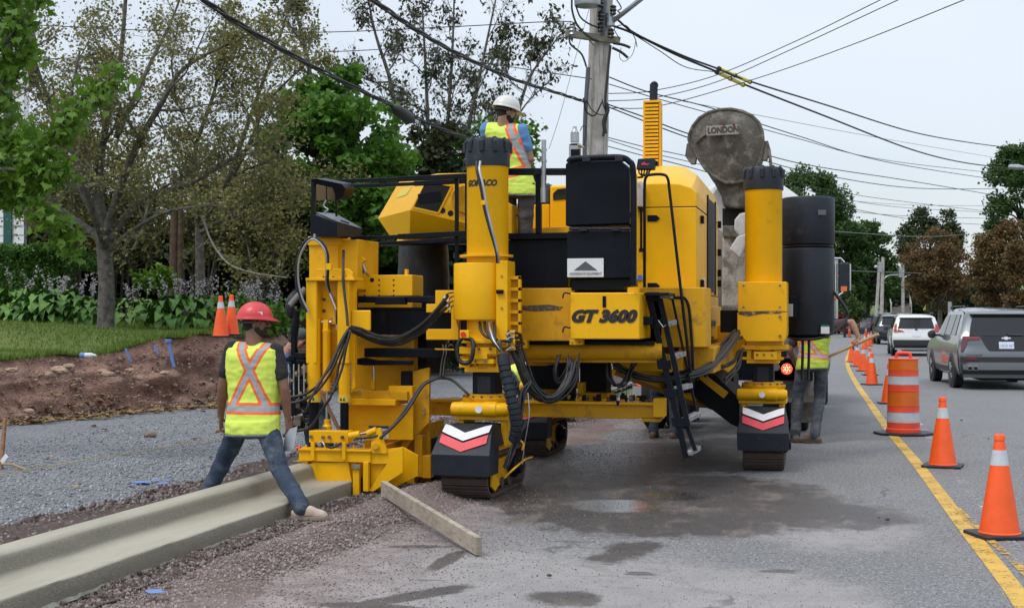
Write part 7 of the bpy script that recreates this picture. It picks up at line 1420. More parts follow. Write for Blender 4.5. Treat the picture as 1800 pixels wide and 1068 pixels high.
ftree(1485, 500, 580, 105, 70, leafmat('bright far leaves', (.03, .065, .012), (.09, .15, .035), .3), 'bright green bush right of the truck mirror', 5000, .25, 309, 40)
ftree(1715, 470, 570, 95, 70, BRN, 'small copper and green tree between the two large copper trees', 5000, .24, 313, 40, BKG)
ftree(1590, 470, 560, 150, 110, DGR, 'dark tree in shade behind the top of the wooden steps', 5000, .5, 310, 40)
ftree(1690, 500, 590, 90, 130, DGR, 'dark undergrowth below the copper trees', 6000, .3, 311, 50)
ftree(1380, 470, 600, 140, 150, FGR, 'green tree low behind the water tank', 5000, .45, 312, 50)
# steps on the hill
sb = PD(1584, 541, 146); sp_ = thing('hill_steps', 'wooden steps with side rails climbing the grass hill beyond the cars', 'steps', sb); TW = mat('grey timber', (.20, .17, .16), .9, var=.2)
for k in range(14):
    q = MB(); y = sb.y + k * .75; z = hill_z(sb.x, y) + .9 + k * .12; q.box((sb.x - .95, y, z), (sb.x + .95, y + .6, z + .1)); q.box((sb.x - .95, y, z - .2), (sb.x + .95, y + .06, z)); q.build('step', TW, sp_)
for s in (-1, 1):
    q = MB(); a = Vector((sb.x + s * 1.05, sb.y, hill_z(sb.x, sb.y) + 1.7)); b_ = Vector((sb.x + s * 1.05, sb.y + 10.5, hill_z(sb.x, sb.y + 10.5) + 3.6)); q.bar(a, b_, .10); [q.bar(a.lerp(b_, u) - Vector((0, 0, 1.)), a.lerp(b_, u), .12) for u in (0, .25, .5, .75, 1)]; q.build('rail', mat('pale timber', (.36, .33, .29), .8), sp_)

# ================================================================== UTILITY POLE AND OVERHEAD LINES
WOODP = mat('weathered pole wood', (.50, .475, .445), .9, col2=(.33, .305, .28), vscale=3, bump=.7, bscale=30, dirt=(.12, .10, .09), dscale=4, streak=(6, 6, .35), var=.2)
pb_ = PD(1028, 640, 28); pb_.z = 0; UP = thing('utility_pole', 'tall leaning grey wooden utility pole pair behind the paving machine', 'utility pole', pb_)
def pc(n, m, pts, r, par=UP, k=8, sm=80, cr=6): q = MB(); q.tube(crom(pts, cr) if len(pts) > 2 else pts, r, k); return q.build(n, m, par, smooth=sm)
pc('pole_shaft', WOODP, [PD(1018, 690, 28.), PD(1051, 280, 28), PD(1055, 150, 28), PD(1067, -60, 28)], [.21 - .003 * i for i in range(19)], k=20)
pc('pole_shaft', WOODP, [PD(1030, 690, 28.45), PD(1042, 280, 28.5), PD(1047, 130, 28.5), PD(1052, -60, 28.5)], [.20 - .003 * i for i in range(19)], k=20)
pc('conduit_pipe', mat('grey conduit', (.085, .095, .11), .5), [PD(1027, 300, 27.8), PD(1029, 200, 27.8), PD(1034, 119, 27.8)], .045)
q = MB(); q.bar(PD(994, 59, 27.8), PD(1090, 72, 27.8), .12, .14); q.build('crossarm', mat('crossarm wood', (.27, .25, .20), .9, var=.25, bump=.5), UP, bev=.01)
q = MB(); c_ = PD(1033, 11, 27.6); q.lathe(c_, [(.05, -.005), (.26, 0), (.27, .04), (.27, .9), (.24, .95)], 28); q.build('transformer', SILV, UP)
pc('lamp_arm', SILV, [PD(1074, 40, 27.8), PD(1100, 20, 27.4), PD(1140, -12, 27.)], .05); q = MB(); q.lathe(PD(1073, 34, 27.75), [(.09, -.14), (.09, .12)], 12); q.build('lamp_bracket', SILV, UP)
pc('blue_spacer', mat('blue grey strap', (.10, .13, .19), .6), [PD(1059, 62, 27.75), PD(1062, -10, 27.75)], .05)
BRW = mat('brown insulator', (.02, .016, .014), .3)
for (x, y) in ((1056, 5), (1056, 28), (1055, 48), (1078, 18), (1074, 59), (1006, 54)): q = MB(); q.lathe(PD(x, y, 27.6), [(.03, -.10), (.07, -.08), (.05, -.04), (.075, 0), (.05, .04), (.07, .07), (.03, .1)], 12); q.build('insulator', BRW if x != 1006 else SILV, UP)
for l, r_ in (([(1005, 0), (1006, 20), (1015, 45), (1035, 65), (1052, 73)], .022), ([(1012, 10), (1020, 30), (1035, 42), (1055, 50)], .018), ([(1001, 62), (1003, 78), (1022, 95), (1031, 118)], .02), ([(1026, 172), (1030, 195), (1045, 203), (1058, 180)], .018), ([(1073, 80), (1070, 110), (1067, 140), (1064, 175), (1066, 200), (1060, 240)], .03), ([(1066, 182), (1068, 195), (1062, 212), (1064, 235)], .045), ([(1078, 76), (1095, 79), (1108, 84)], .028), ([(1076, 84), (1092, 92), (1104, 102)], .028), ([(1090, 70), (1080, 50), (1100, 45), (1115, 65), (1120, 83)], .010), ([(1118, 70), (1112, 95), (1098, 108), (1089, 100), (1092, 84)], .007), ([(1084, 0), (1092, 14), (1086, 20), (1096, 26)], .014), ([(1058, 175), (1064, 200), (1050, 200), (1038, 190), (1031, 175)], .012), ([(1020, 230), (1024, 222), (1030, 226), (1026, 260)], .010)):
    pc('jumper_wire', RUB, [PD(x, y, 27.6) for x, y in l], r_, k=6)
WB = mat('wire black', (.012, .012, .013), .6); WG = mat('wire grey', (.16, .17, .18), .6)
def wire(lab, l, r_, m=WB, n=1, name='overhead_cable', sp=.02, sag=None):
    pts = crom([PD(*p) for p in l], 10)
    if n == 1: q = MB(); q.tube(pts, r_, 6); o = q.build(name, m, smooth=80)
    else:
        o = thing(name, lab, 'cable', pts[0])
        for k in range(n):
            q = MB(); q.tube([p + Vector((math.cos(i * .55 + k * 2.1) * sp, .0, math.sin(i * .55 + k * 2.1) * sp)) for i, p in enumerate(pts)], r_, 6); q.build('strand', m, o, smooth=80)
    return tag(o, lab, 'cable', 'overhead lines')
wire('thickest black cable bundle crossing from the top left down behind the near leg', [(330, -20, 13), (430, 48, 14.5), (560, 122, 17), (690, 186, 20), (760, 220, 22), (830, 246, 24.5), (900, 262, 27)], .014, n=4, sp=.020)
wire('thick black cable bundle coming down from the top edge to the utility pole', [(640, -12, 15), (720, 45, 17), (800, 92, 19.5), (900, 138, 23), (985, 165, 26), (1032, 180, 27.9)], .014, n=4, sp=.020)
q = MB(); a, b_ = PD(690, 188, 19.9), PD(726, 212, 20.9); q.tube([a, a.lerp(b_, .2), a.lerp(b_, .8), b_], [.03, .085, .09, .04], 10); tag(q.build('splice_case', WB, smooth=60), 'black splice case hanging on the thick cable left of the operator', 'splice case')
wire('nearly level thin wire from the left edge to the middle, lower of two', [(-20, 108, 30), (250, 98, 31), (560, 92, 32), (745, 84, 33), (775, 95, 31), (815, 105, 30), (1040, 139, 28)], .010)
wire('nearly level thin wire above the other one, ending at the pole crossarm', [(-20, 40, 30), (300, 55, 31), (560, 57, 31), (800, 47, 29), (985, 38, 28), (1010, 48, 27.9), (1050, 85, 28)], .010)
wire('steep thin guy wire crossing behind the thick cables at the upper left', [(330, -10, 22), (420, 50, 23), (480, 92, 24), (545, 150, 25)], .006)
wire('slender guy wire hanging left of the utility pole with a grey insulator', [(1036, 15, 27.5), (1012, 100, 27.5), (985, 200, 27.5), (965, 262, 27.5)], .006, WG)
tw_ = [[(1076, 45, 27.8), (1115, 60, 28), (1190, 97, 29), (1257, 125, 30.5), (1312, 150, 32), (1450, 204, 37), (1600, 262, 47), (1690, 285, 56), (1775, 296, 66), (1850, 305, 74)], [(1080, 30, 27.8), (1118, 60, 28), (1200, 98, 29), (1262, 121, 30.5), (1318, 143, 32), (1450, 184, 37), (1600, 231, 47), (1700, 250, 56), (1800, 263, 66)]]
wire('wavy black cable leaving the lower yellow sleeve towards the right street lamp', tw_[0], .024); wire('wavy black cable leaving the upper yellow sleeve towards the right edge', tw_[1], .022)
YS = mat('yellow line cover', (.68, .55, .05), .5)
for (a, b_, l) in (((1260, 127, 30.6), (1306, 149, 31.8), 'lower of two yellow sleeves on the black overhead cables'), ((1264, 121, 30.6), (1318, 144, 32), 'upper of two yellow sleeves on the black overhead cables')):
    e = thing('line_sleeve', l, 'cable cover', PD(*a)); q = MB(); q.cyl(PD(*a), PD(*b_), .045, 10); q.build('tube', YS, e); 
    for u in (0, .5, 1): q = MB(); c_ = PD(*a).lerp(PD(*b_), u); q.cyl(c_ - (PD(*b_) - PD(*a)) * .015, c_ + (PD(*b_) - PD(*a)) * .015, .055, 10); q.build('tie', WB, e)
for (lab, l, r_, m_) in (('thin wire dipping under the yellow sleeves from the pole', [(1116, 62, 28), (1160, 90, 28.5), (1205, 118, 29), (1260, 127, 30.5)], .010, WB),
    ('upper wire of three rising to the top right edge', [(1062, 165, 28), (1145, 160, 29), (1257, 133, 30), (1400, 72, 27), (1560, -6, 24)], .009, WB), ('middle wire of three rising to the top right edge', [(1062, 178, 28), (1150, 172, 29), (1260, 144, 30), (1400, 83, 27), (1592, -6, 24)], .009, WB), ('lowest wire of three rising to the top right edge', [(1062, 190, 28), (1160, 186, 29), (1330, 138, 30), (1500, 78, 26), (1710, -6, 22)], .009, WB),
    ('black wire from the pole passing above the mixer hopper towards the right', [(1064, 133, 28), (1140, 162, 29), (1250, 190, 31), (1400, 238, 37), (1560, 285, 47), (1765, 318, 66)], .014, WB), ('black wire just below it running from the pole over the mixer hopper', [(1064, 146, 28), (1150, 172, 29), (1250, 200, 31), (1400, 243, 37), (1560, 282, 47), (1765, 306, 66)], .011, WB),
    ('faint thin wire high on the right above the trees', [(1200, 178, 30), (1350, 206, 36), (1560, 245, 47), (1790, 284, 66)], .008, WG), ('wire from the pole sagging behind the slotted exhaust', [(1064, 182, 28), (1130, 205, 29), (1210, 235, 30), (1300, 258, 33), (1420, 290, 40), (1600, 318, 50), (1760, 345, 66)], .015, WB), ('second wire sagging behind the slotted exhaust, just below', [(1064, 186, 28), (1130, 212, 29), (1210, 242, 30), (1300, 268, 33), (1420, 302, 40), (1600, 330, 50), (1755, 332, 66)], .014, WB),
    ('lower wire from the pole foot to the engine hood side, top one', [(1062, 240, 28), (1140, 260, 29), (1210, 275, 30), (1340, 305, 36), (1520, 345, 47), (1760, 374, 66)], .010, WB), ('lower wire from the pole foot to the engine hood side, middle one', [(1060, 243, 28), (1140, 268, 29), (1210, 284, 30), (1380, 325, 37), (1560, 362, 50), (1755, 374, 66)], .009, WB), ('lower wire from the pole foot to the engine hood side, bottom one', [(1056, 254, 28), (1140, 276, 29), (1205, 292, 30), (1400, 345, 40), (1600, 385, 52), (1750, 396, 66)], .010, WB),
    ('level wire in front of the far trees right of the water tank', [(1400, 400, 60), (1500, 409, 62), (1620, 416, 66), (1700, 412, 70)], .020, WG), ('lower level wire in front of the far trees by the truck mirror', [(1440, 470, 62), (1500, 476, 66), (1620, 480, 72)], .018, WG), ('thin wire between the far tree tops', [(1500, 372, 50), (1600, 380, 56), (1750, 384, 66)], .010, WB), ('thin wire ending in the tall tree at the right edge', [(1480, 352, 50), (1600, 360, 56), (1770, 362, 66)], .008, WG)):
    wire(lab, l, r_, m_)
# far street lamp at the right edge, far poles
def fpole(x, yt, yb, t, lab, lean=0, w=.16, arm=None, can=False, m=None):
    a, b_ = PD(x - lean, yb, t), PD(x, yt, t); a.z = min(a.z, 0.); e = thing('far_pole', lab, 'utility pole', a); q = MB(); q.cyl(a, b_, w, 10, w * .75); q.build('pole_shaft', m or WOODP, e)
    if arm: q = MB(); q.tube(crom([PD(x, yt + arm[1], t), PD(x + arm[0] * .4, yt + arm[1] - 8, t), PD(x + arm[0], yt + arm[1] - 11, t)], 4), .05, 6); q.build('lamp_arm', SILV, e); q = MB(); c_ = PD(x + arm[0], yt + arm[1] - 11, t); q.box(c_ - Vector((.1, .1, .06)), c_ + Vector((.55, .1, .05))); q.build('lamp_head', SILV, e, bev=.02)
    if can: q = MB(); c_ = PD(x - 5, yt + 26, t); q.lathe(c_, [(.24, 0), (.24, .9)], 12); q.build('transformer', SILV, e)
fpole(1552, 452, 560, 118, 'thin grey pole with a street lamp arm and a transformer, beyond the white bus', 3, .18, (15, 42), True); fpole(1587, 461, 560, 125, 'thin grey pole with a lamp arm in front of the wooden steps', 0, .18, (10, 34), True)
fpole(1545, 478, 548, 116, 'short leaning pale pole left of the lamp pole', 7, .16); fpole(1720, 410, 560, 95, 'bare pole top sticking out above the copper trees', 0, .14); fpole(1567, 530, 575, 110, 'small thin sign post near the far cars', 0, .04); fpole(1670, 530, 570, 60, 'short grey post left of the grey SUV roof', 0, .12, m=SILV)
e = thing('street_lamp', 'flat street lamp head at the right edge under the tall tree', 'street lamp', PD(1830, 300, 64)); q = MB(); q.tube([PD(1860, 330, 64), PD(1830, 302, 64), PD(1798, 296, 64)], .05, 6); q.cyl(PD(1860, 330, 64), Vector((PD(1860, 330, 64).x, PD(1860, 330, 64).y, 0)), .12, 10); q.build('lamp_arm', SILV, e); q = MB(); q.lathe(PD(1772, 293, 64), [(.03, 0), (.12, .08), (.14, .45), (.08, .7)], 10, (1, 0, -.08)); q.build('lamp_head', SILV, e)
q = MB(); q.cyl(PD(1624, 545, 140), PD(1634, 527, 140), .12, 6); tag(q.build('guy_guard', YS), 'slanting yellow guy wire guard on the grass hill', 'guy guard')
q = MB(); c0 = PD(1638, 556, 70); q.lathe(Vector((c0.x, c0.y, 0)), [(.14, 0), (.12, .8), (.10, .85), (.10, 1.15), (.05, 1.2)], 8); tag(q.build('road_marker', ORG), 'far orange marker between the white SUV and the grey SUV', 'marker')

# ================================================================== PEOPLE
def uv(prims, kind, *a): prims.append((kind, a))
class Fig:
    """collects overlapping volumes and fuses them into one continuous skin"""
    def __init__(s): s.q = MB()
    def cap(s, p0, p1, r0, r1=None, n=14):
        r1 = r0 if r1 is None else r1; p0, p1 = Vector(p0), Vector(p1); ax = p1 - p0; L = ax.length
        if L < 1e-5: ax = Vector((0, 0, 1)); L = 1e-4
        prof = [(r0 * math.sin(a), -r0 * math.cos(a)) for a in (.25, .7, 1.15)] + [(r0, 0), ((r0 + r1) / 2, L / 2), (r1, L)] + [(r1 * math.cos(a), L + r1 * math.sin(a)) for a in (.4, .85, 1.3)]
        s.q.lathe(p0, prof, n, ax); return s
    def ell(s, c, rx, ry, rz, M=None, n=16):
        c = Vector(c); vs = []; fs = []; m = 9; M = M or Matrix.Identity(3)
        for i in range(m):
            a = math.pi * (i + .5) / m
            for j in range(n): b = 2 * math.pi * j / n; vs.append(c + M @ Vector((rx * math.sin(a) * math.cos(b), ry * math.sin(a) * math.sin(b), rz * math.cos(a))))
        for i in range(m - 1):
            for j in range(n): fs.append((i * n + j, (i + 1) * n + j, (i + 1) * n + (j + 1) % n, i * n + (j + 1) % n))
        fs += [tuple(range(n)), tuple(range((m - 1) * n, m * n))[::-1]]; s.q.add(vs, fs); return s
    def loft(s, rings, n=20):
        vs = []; fs = []
        for c, wd, hw, dd, hd in rings:
            for j in range(n):
                b = 2 * math.pi * j / n; cx, sy = math.cos(b), math.sin(b); e = .82; vs.append(Vector(c) + Vector(wd) * hw * math.copysign(abs(cx) ** e, cx) + Vector(dd) * hd * math.copysign(abs(sy) ** e, sy))
        for i in range(len(rings) - 1):
            for j in range(n): fs.append((i * n + j, i * n + (j + 1) % n, (i + 1) * n + (j + 1) % n, (i + 1) * n + j))
        fs += [tuple(range(n))[::-1], tuple(range((len(rings) - 1) * n, len(rings) * n))]; s.q.add(vs, fs); return s
    def fuse(s, name, m, par, vox=.008, smooth=3, fold=0., fscale=9., cut=None, attr=None, fdir=None):
        me = bpy.data.meshes.new(name); me.from_pydata([tuple(v) for v in s.q.v], [], s.q.f); bm = bmesh.new(); bm.from_mesh(me); bmesh.ops.recalc_face_normals(bm, faces=bm.faces); bm.to_mesh(me); bm.free()
        o = bpy.data.objects.new(name, me); COL.objects.link(o); r = o.modifiers.new('r', 'REMESH'); r.mode = 'VOXEL'; r.voxel_size = vox; r.use_smooth_shade = True
        if smooth: k = o.modifiers.new('s', 'SMOOTH'); k.iterations = smooth; k.factor = .5
        dg = bpy.context.evaluated_depsgraph_get(); dg.update(); m2 = bpy.data.meshes.new_from_object(o.evaluated_get(dg)); bpy.data.objects.remove(o)
        if fold:
            nv = len(m2.vertices); nr = [v.normal.copy() for v in m2.vertices]
            for v, n_ in zip(m2.vertices, nr):
                c = v.co; f = noise.noise(Vector((c.x * fscale, c.y * fscale, c.z * fscale * 2.1))) + .55 * noise.noise(Vector((c.x * fscale * 2.3 + 9, c.y * fscale * 2.3, c.z * fscale * 4.2))); f = f if f > 0 else f * .5
                v.co = c + n_ * f * fold
        if cut:
            bm = bmesh.new(); bm.from_mesh(m2); bmesh.ops.delete(bm, geom=[v for v in bm.verts if cut(v.co)], context='VERTS'); bm.to_mesh(m2); bm.free()
        if attr:
            a = m2.attributes.new('tape', 'FLOAT', 'POINT'); a.data.foreach_set('value', np.array([attr(v.co) for v in m2.vertices], np.float32))
        m2.polygons.foreach_set('use_smooth', np.ones(len(m2.polygons), bool)); return meshobj(name, m2, m, par)
def hand(F_, w, d, n, side, curl=.45, s=1., spread=.1):
    """w wrist, d towards the fingers, n the way the palm faces, side the thumb side"""
    d = d.normalized(); n = (n - d * n.dot(d)).normalized(); t = d.cross(n) * side
    for o in (-.028, -.010, .010, .028): F_.cap(w + t * o * .6 * s, w + d * .085 * s + t * o * s, .0145 * s, .0125 * s, 8)
    for o, L in ((.031, .95), (.0105, 1.05), (-.0105, .98), (-.030, .78)):
        p = w + d * .088 * s + t * o * s; v = (d + t * o * spread * 6).normalized(); a = curl * .8
        for sl, r in ((.042, .0098), (.027, .0088), (.021, .0078)):
            v = (v * math.cos(a) + n * math.sin(a)).normalized(); e = p + v * sl * L * s; F_.cap(p, e, r * s, r * .93 * s, 8); p = e; a = curl
    p = w + d * .02 * s + t * .030 * s; v = (d * .75 + t * .75 + n * .3).normalized(); e = p + v * .045 * s; F_.cap(p, e, .0135 * s, .0115 * s, 8); v = (d * .8 + t * .25 + n * .5).normalized(); e2 = e + v * .032 * s; F_.cap(e, e2, .011 * s, .0095 * s, 8); F_.cap(e2, e2 + (d * .8 + n * .6).normalized() * .024 * s, .0095 * s, .0085 * s, 8)
def skinmat(name, c): return mat(name, c, .5, var=.12, vscale=14, bump=.12, bscale=120)
def vestmat(name, lime, orange=(.85, .15, .03)):
    if name in MATS: return MATS[name]
    m = bpy.data.materials.new(name); MATS[name] = m; m.use_nodes = True; nt = m.node_tree; b = nt.nodes['Principled BSDF']; at = nt.nodes.new('ShaderNodeAttribute'); at.attribute_name = 'tape'
    def st(t): n = nt.nodes.new('ShaderNodeMath'); n.operation = 'LESS_THAN'; nt.links.new(at.outputs['Fac'], n.inputs[0]); n.inputs[1].default_value = t; return n.outputs[0]
    def mx(f, a, c): n = nt.nodes.new('ShaderNodeMixRGB'); nt.links.new(f, n.inputs[0]); [nt.links.new(v, n.inputs[i]) if not isinstance(v, tuple) else setattr(n.inputs[i], 'default_value', (*v, 1)) for i, v in ((1, a), (2, c))]; return n.outputs[0]
    nz = nt.nodes.new('ShaderNodeTexNoise'); nz.inputs['Scale'].default_value = 7; nz.inputs['Detail'].default_value = 6; tc = nt.nodes.new('ShaderNodeTexCoord'); nt.links.new(tc.outputs['Object'], nz.inputs[0])
    base = mx(nz.outputs[0], tuple(x * .86 for x in lime), lime); nt.links.new(mx(st(.019), mx(st(.038), base, orange), (.34, .35, .37)), b.inputs['Base Color']); b.inputs['Roughness'].default_value = .7
    bp = nt.nodes.new('ShaderNodeBump'); bp.inputs['Strength'].default_value = .35; bp.inputs['Distance'].default_value = .01; n2 = nt.nodes.new('ShaderNodeTexNoise'); n2.inputs['Scale'].default_value = 22; nt.links.new(tc.outputs['Object'], n2.inputs[0]); nt.links.new(n2.outputs[0], bp.inputs['Height']); nt.links.new(bp.outputs[0], b.inputs['Normal']); return m
LIME = vestmat('lime safety vest', (.70, .86, .12))
JEAN = mat('blue jeans', (.032, .052, .088), .9, col2=(.018, .030, .055), vscale=7, bump=.5, bscale=70, dirt=(.13, .15, .18), dscale=4.5, dlo=.50, dhi=.72, var=.2); JEAND = mat('dusty jeans', (.055, .075, .105), .9, col2=(.035, .042, .052), vscale=5, bump=.5, bscale=60, dirt=(.16, .15, .14), dscale=4, dlo=.48, dhi=.7, var=.2)
def seg_d(p, a, b):
    ax, ay = a; bx, by = b; px, py = p; t = max(0, min(1, ((px - ax) * (bx - ax) + (py - ay) * (by - ay)) / ((bx - ax) ** 2 + (by - ay) ** 2))); return math.hypot(px - ax - t * (bx - ax), py - ay - t * (by - ay))
def person(label, J, group=None, face=0., nod=0., skin=(.30, .16, .10), shirt=(.02, .02, .022), pants=None, boot=(.22, .13, .08), helmet=(.5, .5, .5), vest=True, beard=None, hair=(.02, .014, .010), s=1., vox=.0065, hands=((.5, None), (.5, None)), cap_=None, tw=1.):
    """J: world joints. face: heading the face looks to (radians about Z, 0 = +Y)"""
    base = Vector(((J['anL'].x + J['anR'].x) / 2, (J['anL'].y + J['anR'].y) / 2, min(J['anL'].z, J['anR'].z) - .07)); E = thing('person', label, 'person', base, 0, group)
    sk = skinmat('skin %.2f' % skin[0], skin); H = Matrix.Rotation(face, 3, 'Z') @ Matrix.Rotation(nod, 3, 'X'); hc = J['head']; hl = lambda x, y, z: hc + H @ Vector((x * s, y * s, z * s))
    hs = (J['shR'] - J['shL']).normalized(); hh = (J['hipR'] - J['hipL']).normalized(); pel = (J['hipR'] + J['hipL']) / 2; shc = (J['shR'] + J['shL']) / 2; up = (shc - pel).normalized(); L = (shc - pel).length
    fw = up.cross(hs).normalized() * 1.; 
    def ring(u, hw, hd, off=0.):
        hw *= tw
        w = hh.lerp(hs, u).normalized(); d = (up.cross(w)).normalized(); return (pel + up * (L * u) + d * off * s, w, hw * s, d, hd * s)
    def torso(F_, g, lo=-.12, hi=1.08, sw=0.):
        R_ = [(-.16, .135, .10, 0), (-.05, .165, .115, -.005), (.12, .158, .108, 0), (.32, .148, .10, .01), (.55, .160, .108, .012), (.78, .172, .112, .005), (.93, .165, .098, -.005), (1.02, .12 + sw, .075, -.01), (1.09, .07, .055, -.01)]
        F_.loft([ring(u, hw + g, hd + g, of) for u, hw, hd, of in R_ if lo <= u <= hi])
    # body, one continuous skin
    F_ = Fig(); torso(F_, 0.); F_.ell(hl(0, -.008, .022), .074 * s, .094 * s, .094 * s, H); F_.ell(hl(0, .022, -.045), .056 * s, .068 * s, .062 * s, H); F_.cap(hl(0, .045, -.075), hl(0, .062, -.082), .032 * s, .022 * s)
    F_.cap(hl(0, .085, .018), hl(0, .112, -.022), .009 * s, .015 * s, 8); F_.cap(hl(-.014, .098, -.026), hl(.014, .098, -.026), .010 * s, .010 * s, 8); F_.cap(hl(-.035, .080, .030), hl(.035, .080, .030), .012 * s, .012 * s, 8); F_.cap(hl(-.018, .088, -.054), hl(.018, .088, -.054), .009 * s, .009 * s, 8); F_.cap(hl(-.016, .085, -.064), hl(.016, .085, -.064), .008 * s, .008 * s, 8)
    for sd in (-1, 1): F_.ell(hl(sd * .078, -.005, -.012), .010 * s, .018 * s, .032 * s, H); F_.cap(hl(sd * .045, .062, -.01), hl(sd * .04, .05, -.05), .026 * s, .02 * s, 8)
    F_.cap(shc + up * .01, hl(0, -.02, -.06), .066 * s, .056 * s)
    for a, b, c, sd, hd in (('shL', 'elL', 'wrL', -1, hands[0]), ('shR', 'elR', 'wrR', 1, hands[1])):
        F_.cap(J[a], J[b], .052 * s, .040 * s); F_.cap(J[b], J[b].lerp(J[c], .35), .041 * s, .042 * s); F_.cap(J[b].lerp(J[c], .3), J[c], .042 * s, .027 * s)
        dv = (J[c] - J[b]).normalized() if hd[1] is None else Vector(hd[1]).normalized(); nn = -hs * sd if len(hd) < 3 else Vector(hd[2]); hand(F_, J[c], dv, nn, sd if len(hd) < 4 else hd[3], hd[0], s)
    for a, b, c, t in (('hipL', 'knL', 'anL', 'toeL'), ('hipR', 'knR', 'anR', 'toeR')): F_.cap(J[a], J[b], .080 * s, .052 * s); F_.cap(J[b], J[c], .052 * s, .036 * s); F_.cap(J[c], J[c] - Vector((0, 0, .03)), .034 * s, .03 * s)
    F_.fuse('body', sk, E, vox, 2)
    for sd in (-1, 1): q = MB(); q.lathe(hl(sd * .031, .084, .008), [(.0015, -.006), (.009, -.004), (.0115, 0), (.009, .004), (.0015, .006)], 10, H @ Vector((0, 1, 0))); q.build('eye', mat('eye', (.06, .05, .045), .2), E)
    F_ = Fig(); F_.ell(hl(0, -.016, .026), .080 * s, .092 * s, .096 * s, H); F_.ell(hl(0, -.045, -.02), .068 * s, .055 * s, .06 * s, H); inv = H.inverted()
    F_.fuse('hair', mat('hair %.3f' % hair[0], hair, .8, bump=.8, bscale=200), E, .008, 1, .003, 60, cut=lambda c: ((inv @ (c - hc)).y > .048 * s) or ((inv @ (c - hc)).y > .012 and (inv @ (c - hc)).z < -.0))
    if beard: F_ = Fig(); F_.ell(hl(0, .026, -.058), .060 * s, .070 * s, .054 * s, H); F_.cap(hl(0, .05, -.082), hl(0, .07, -.085), .034 * s, .024 * s); F_.cap(hl(-.02, .092, -.046), hl(.02, .092, -.046), .008, .008, 8); F_.fuse('beard', mat('beard', beard, .8, bump=.8, bscale=240), E, .007, 1, .002, 80, cut=lambda c: (inv @ (c - hc)).z > -.028 * s and abs((inv @ (c - hc)).x) < .045 * s or (inv @ (c - hc)).z > .0)
    # trousers
    pm = pants or JEAN; F_ = Fig(); F_.loft([ring(u, hw + .014, hd + .016, of) for u, hw, hd, of in ((-.22, .12, .095, 0), (-.16, .150, .112, -.01), (-.05, .172, .125, -.01), (.06, .166, .115, 0), (.12, .158, .108, 0))])
    for a, b, c, t in (('hipL', 'knL', 'anL', 'toeL'), ('hipR', 'knR', 'anR', 'toeR')):
        F_.cap(J[a], J[a].lerp(J[b], .5), .089 * s, .082 * s); F_.cap(J[a].lerp(J[b], .5), J[b], .082 * s, .070 * s); F_.cap(J[b], J[b].lerp(J[c], .35), .070 * s, .068 * s); F_.cap(J[b].lerp(J[c], .35), J[c].lerp(J[b], .04), .068 * s, .062 * s); F_.cap(J[c].lerp(J[b], .12), J[c] - Vector((0, 0, .012)), .066 * s, .066 * s)
    F_.fuse('trousers', pm, E, .009, 3, .011, 6.5)
    # boots
    for a, t in (('anL', 'toeL'), ('anR', 'toeR')):
        F_ = Fig(); an, to = J[a], J[t]; dr = (to - an); dr.z = 0; dr.normalize(); z0 = an.z - .055; heel = an - dr * .045; heel.z = z0; tp = an + dr * .17; tp.z = z0 - .012
        F_.cap(an + (J[{'anL': 'knL', 'anR': 'knR'}[a]] - an).normalized() * .035, an - Vector((0, 0, .02)), .046 * s); F_.cap(heel, an + dr * .06 + Vector((0, 0, -.035)), .045 * s, .048 * s); F_.cap(an + dr * .03 - Vector((0, 0, .03)), tp, .050 * s, .040 * s); bo = F_.fuse('boot', mat('boot %.2f' % boot[0], boot, .85, var=.25, bump=.5, bscale=50, dirt=tuple(x * .6 for x in boot), dscale=9), E, .007, 2, .004, 18)
        q = MB(); sdv = Vector((dr.y, -dr.x, 0)); zb = an.z - .098; pts = [an + dr * f * s + sdv * g * s for f, g in ((-.09, -.02), (-.09, .02), (-.06, .043), (.02, .038), (.11, .050), (.18, .040), (.212, .012), (.212, -.012), (.18, -.040), (.11, -.050), (.02, -.038), (-.06, -.043))]; q.prism([Vector((p.x, p.y, zb)) for p in pts], (0, 0, .028)); q.build('sole', mat('sole %.2f' % boot[0], tuple(x * .55 for x in boot), .9), bo, bev=.006)
    # shirt
    F_ = Fig(); torso(F_, .012, -.06, 1.03, .02)
    for a, b in (('shL', 'elL'), ('shR', 'elR')): F_.cap(J[a], J[a].lerp(J[b], .62), .068 * s, .062 * s)
    F_.fuse('shirt', mat('shirt %.2f %.2f' % shirt[:2], shirt, .9, var=.15, bump=.3, bscale=60), E, .009, 3, .009, 9.)
    if vest:
        F_ = Fig(); torso(F_, .034, -.20, 1.02, .035); R0 = ring(0, .17, .1); F_.loft([ring(u, .198, .152, -.004) for u in (-.16, -.06, .02)]); F_.loft([ring(u, .186, .138, -.004) for u in (-.02, .1)])
        F_.cap(J['shL'] + hs * .055 - up * .01, J['shR'] - hs * .055 - up * .01, .075 * s)
        def tp(c):
            r = c - pel; U = r.dot(hs) / s; V_ = r.dot(up) / L; Vm = V_ * .46; bk = r.dot(fw) < .02
            d = abs(V_ - .20) * .46
            if bk: d = min(d, seg_d((U, Vm), (-.105, .50), (.135, .115)), seg_d((U, Vm), (.105, .50), (-.135, .115)))
            else: d = min(d, abs(abs(U) - .10))
            return d
        F_.fuse('safety_vest', LIME if vest is True else vest, E, .008, 3, .010, 7., attr=tp)
        F_ = Fig(); F_.loft([ring(u, .200, .154, -.004) for u in (-.185, -.15)]); F_.fuse('vest_hem', mat('grey hem', (.14, .15, .16), .8), E, .009, 2, .006, 7.)
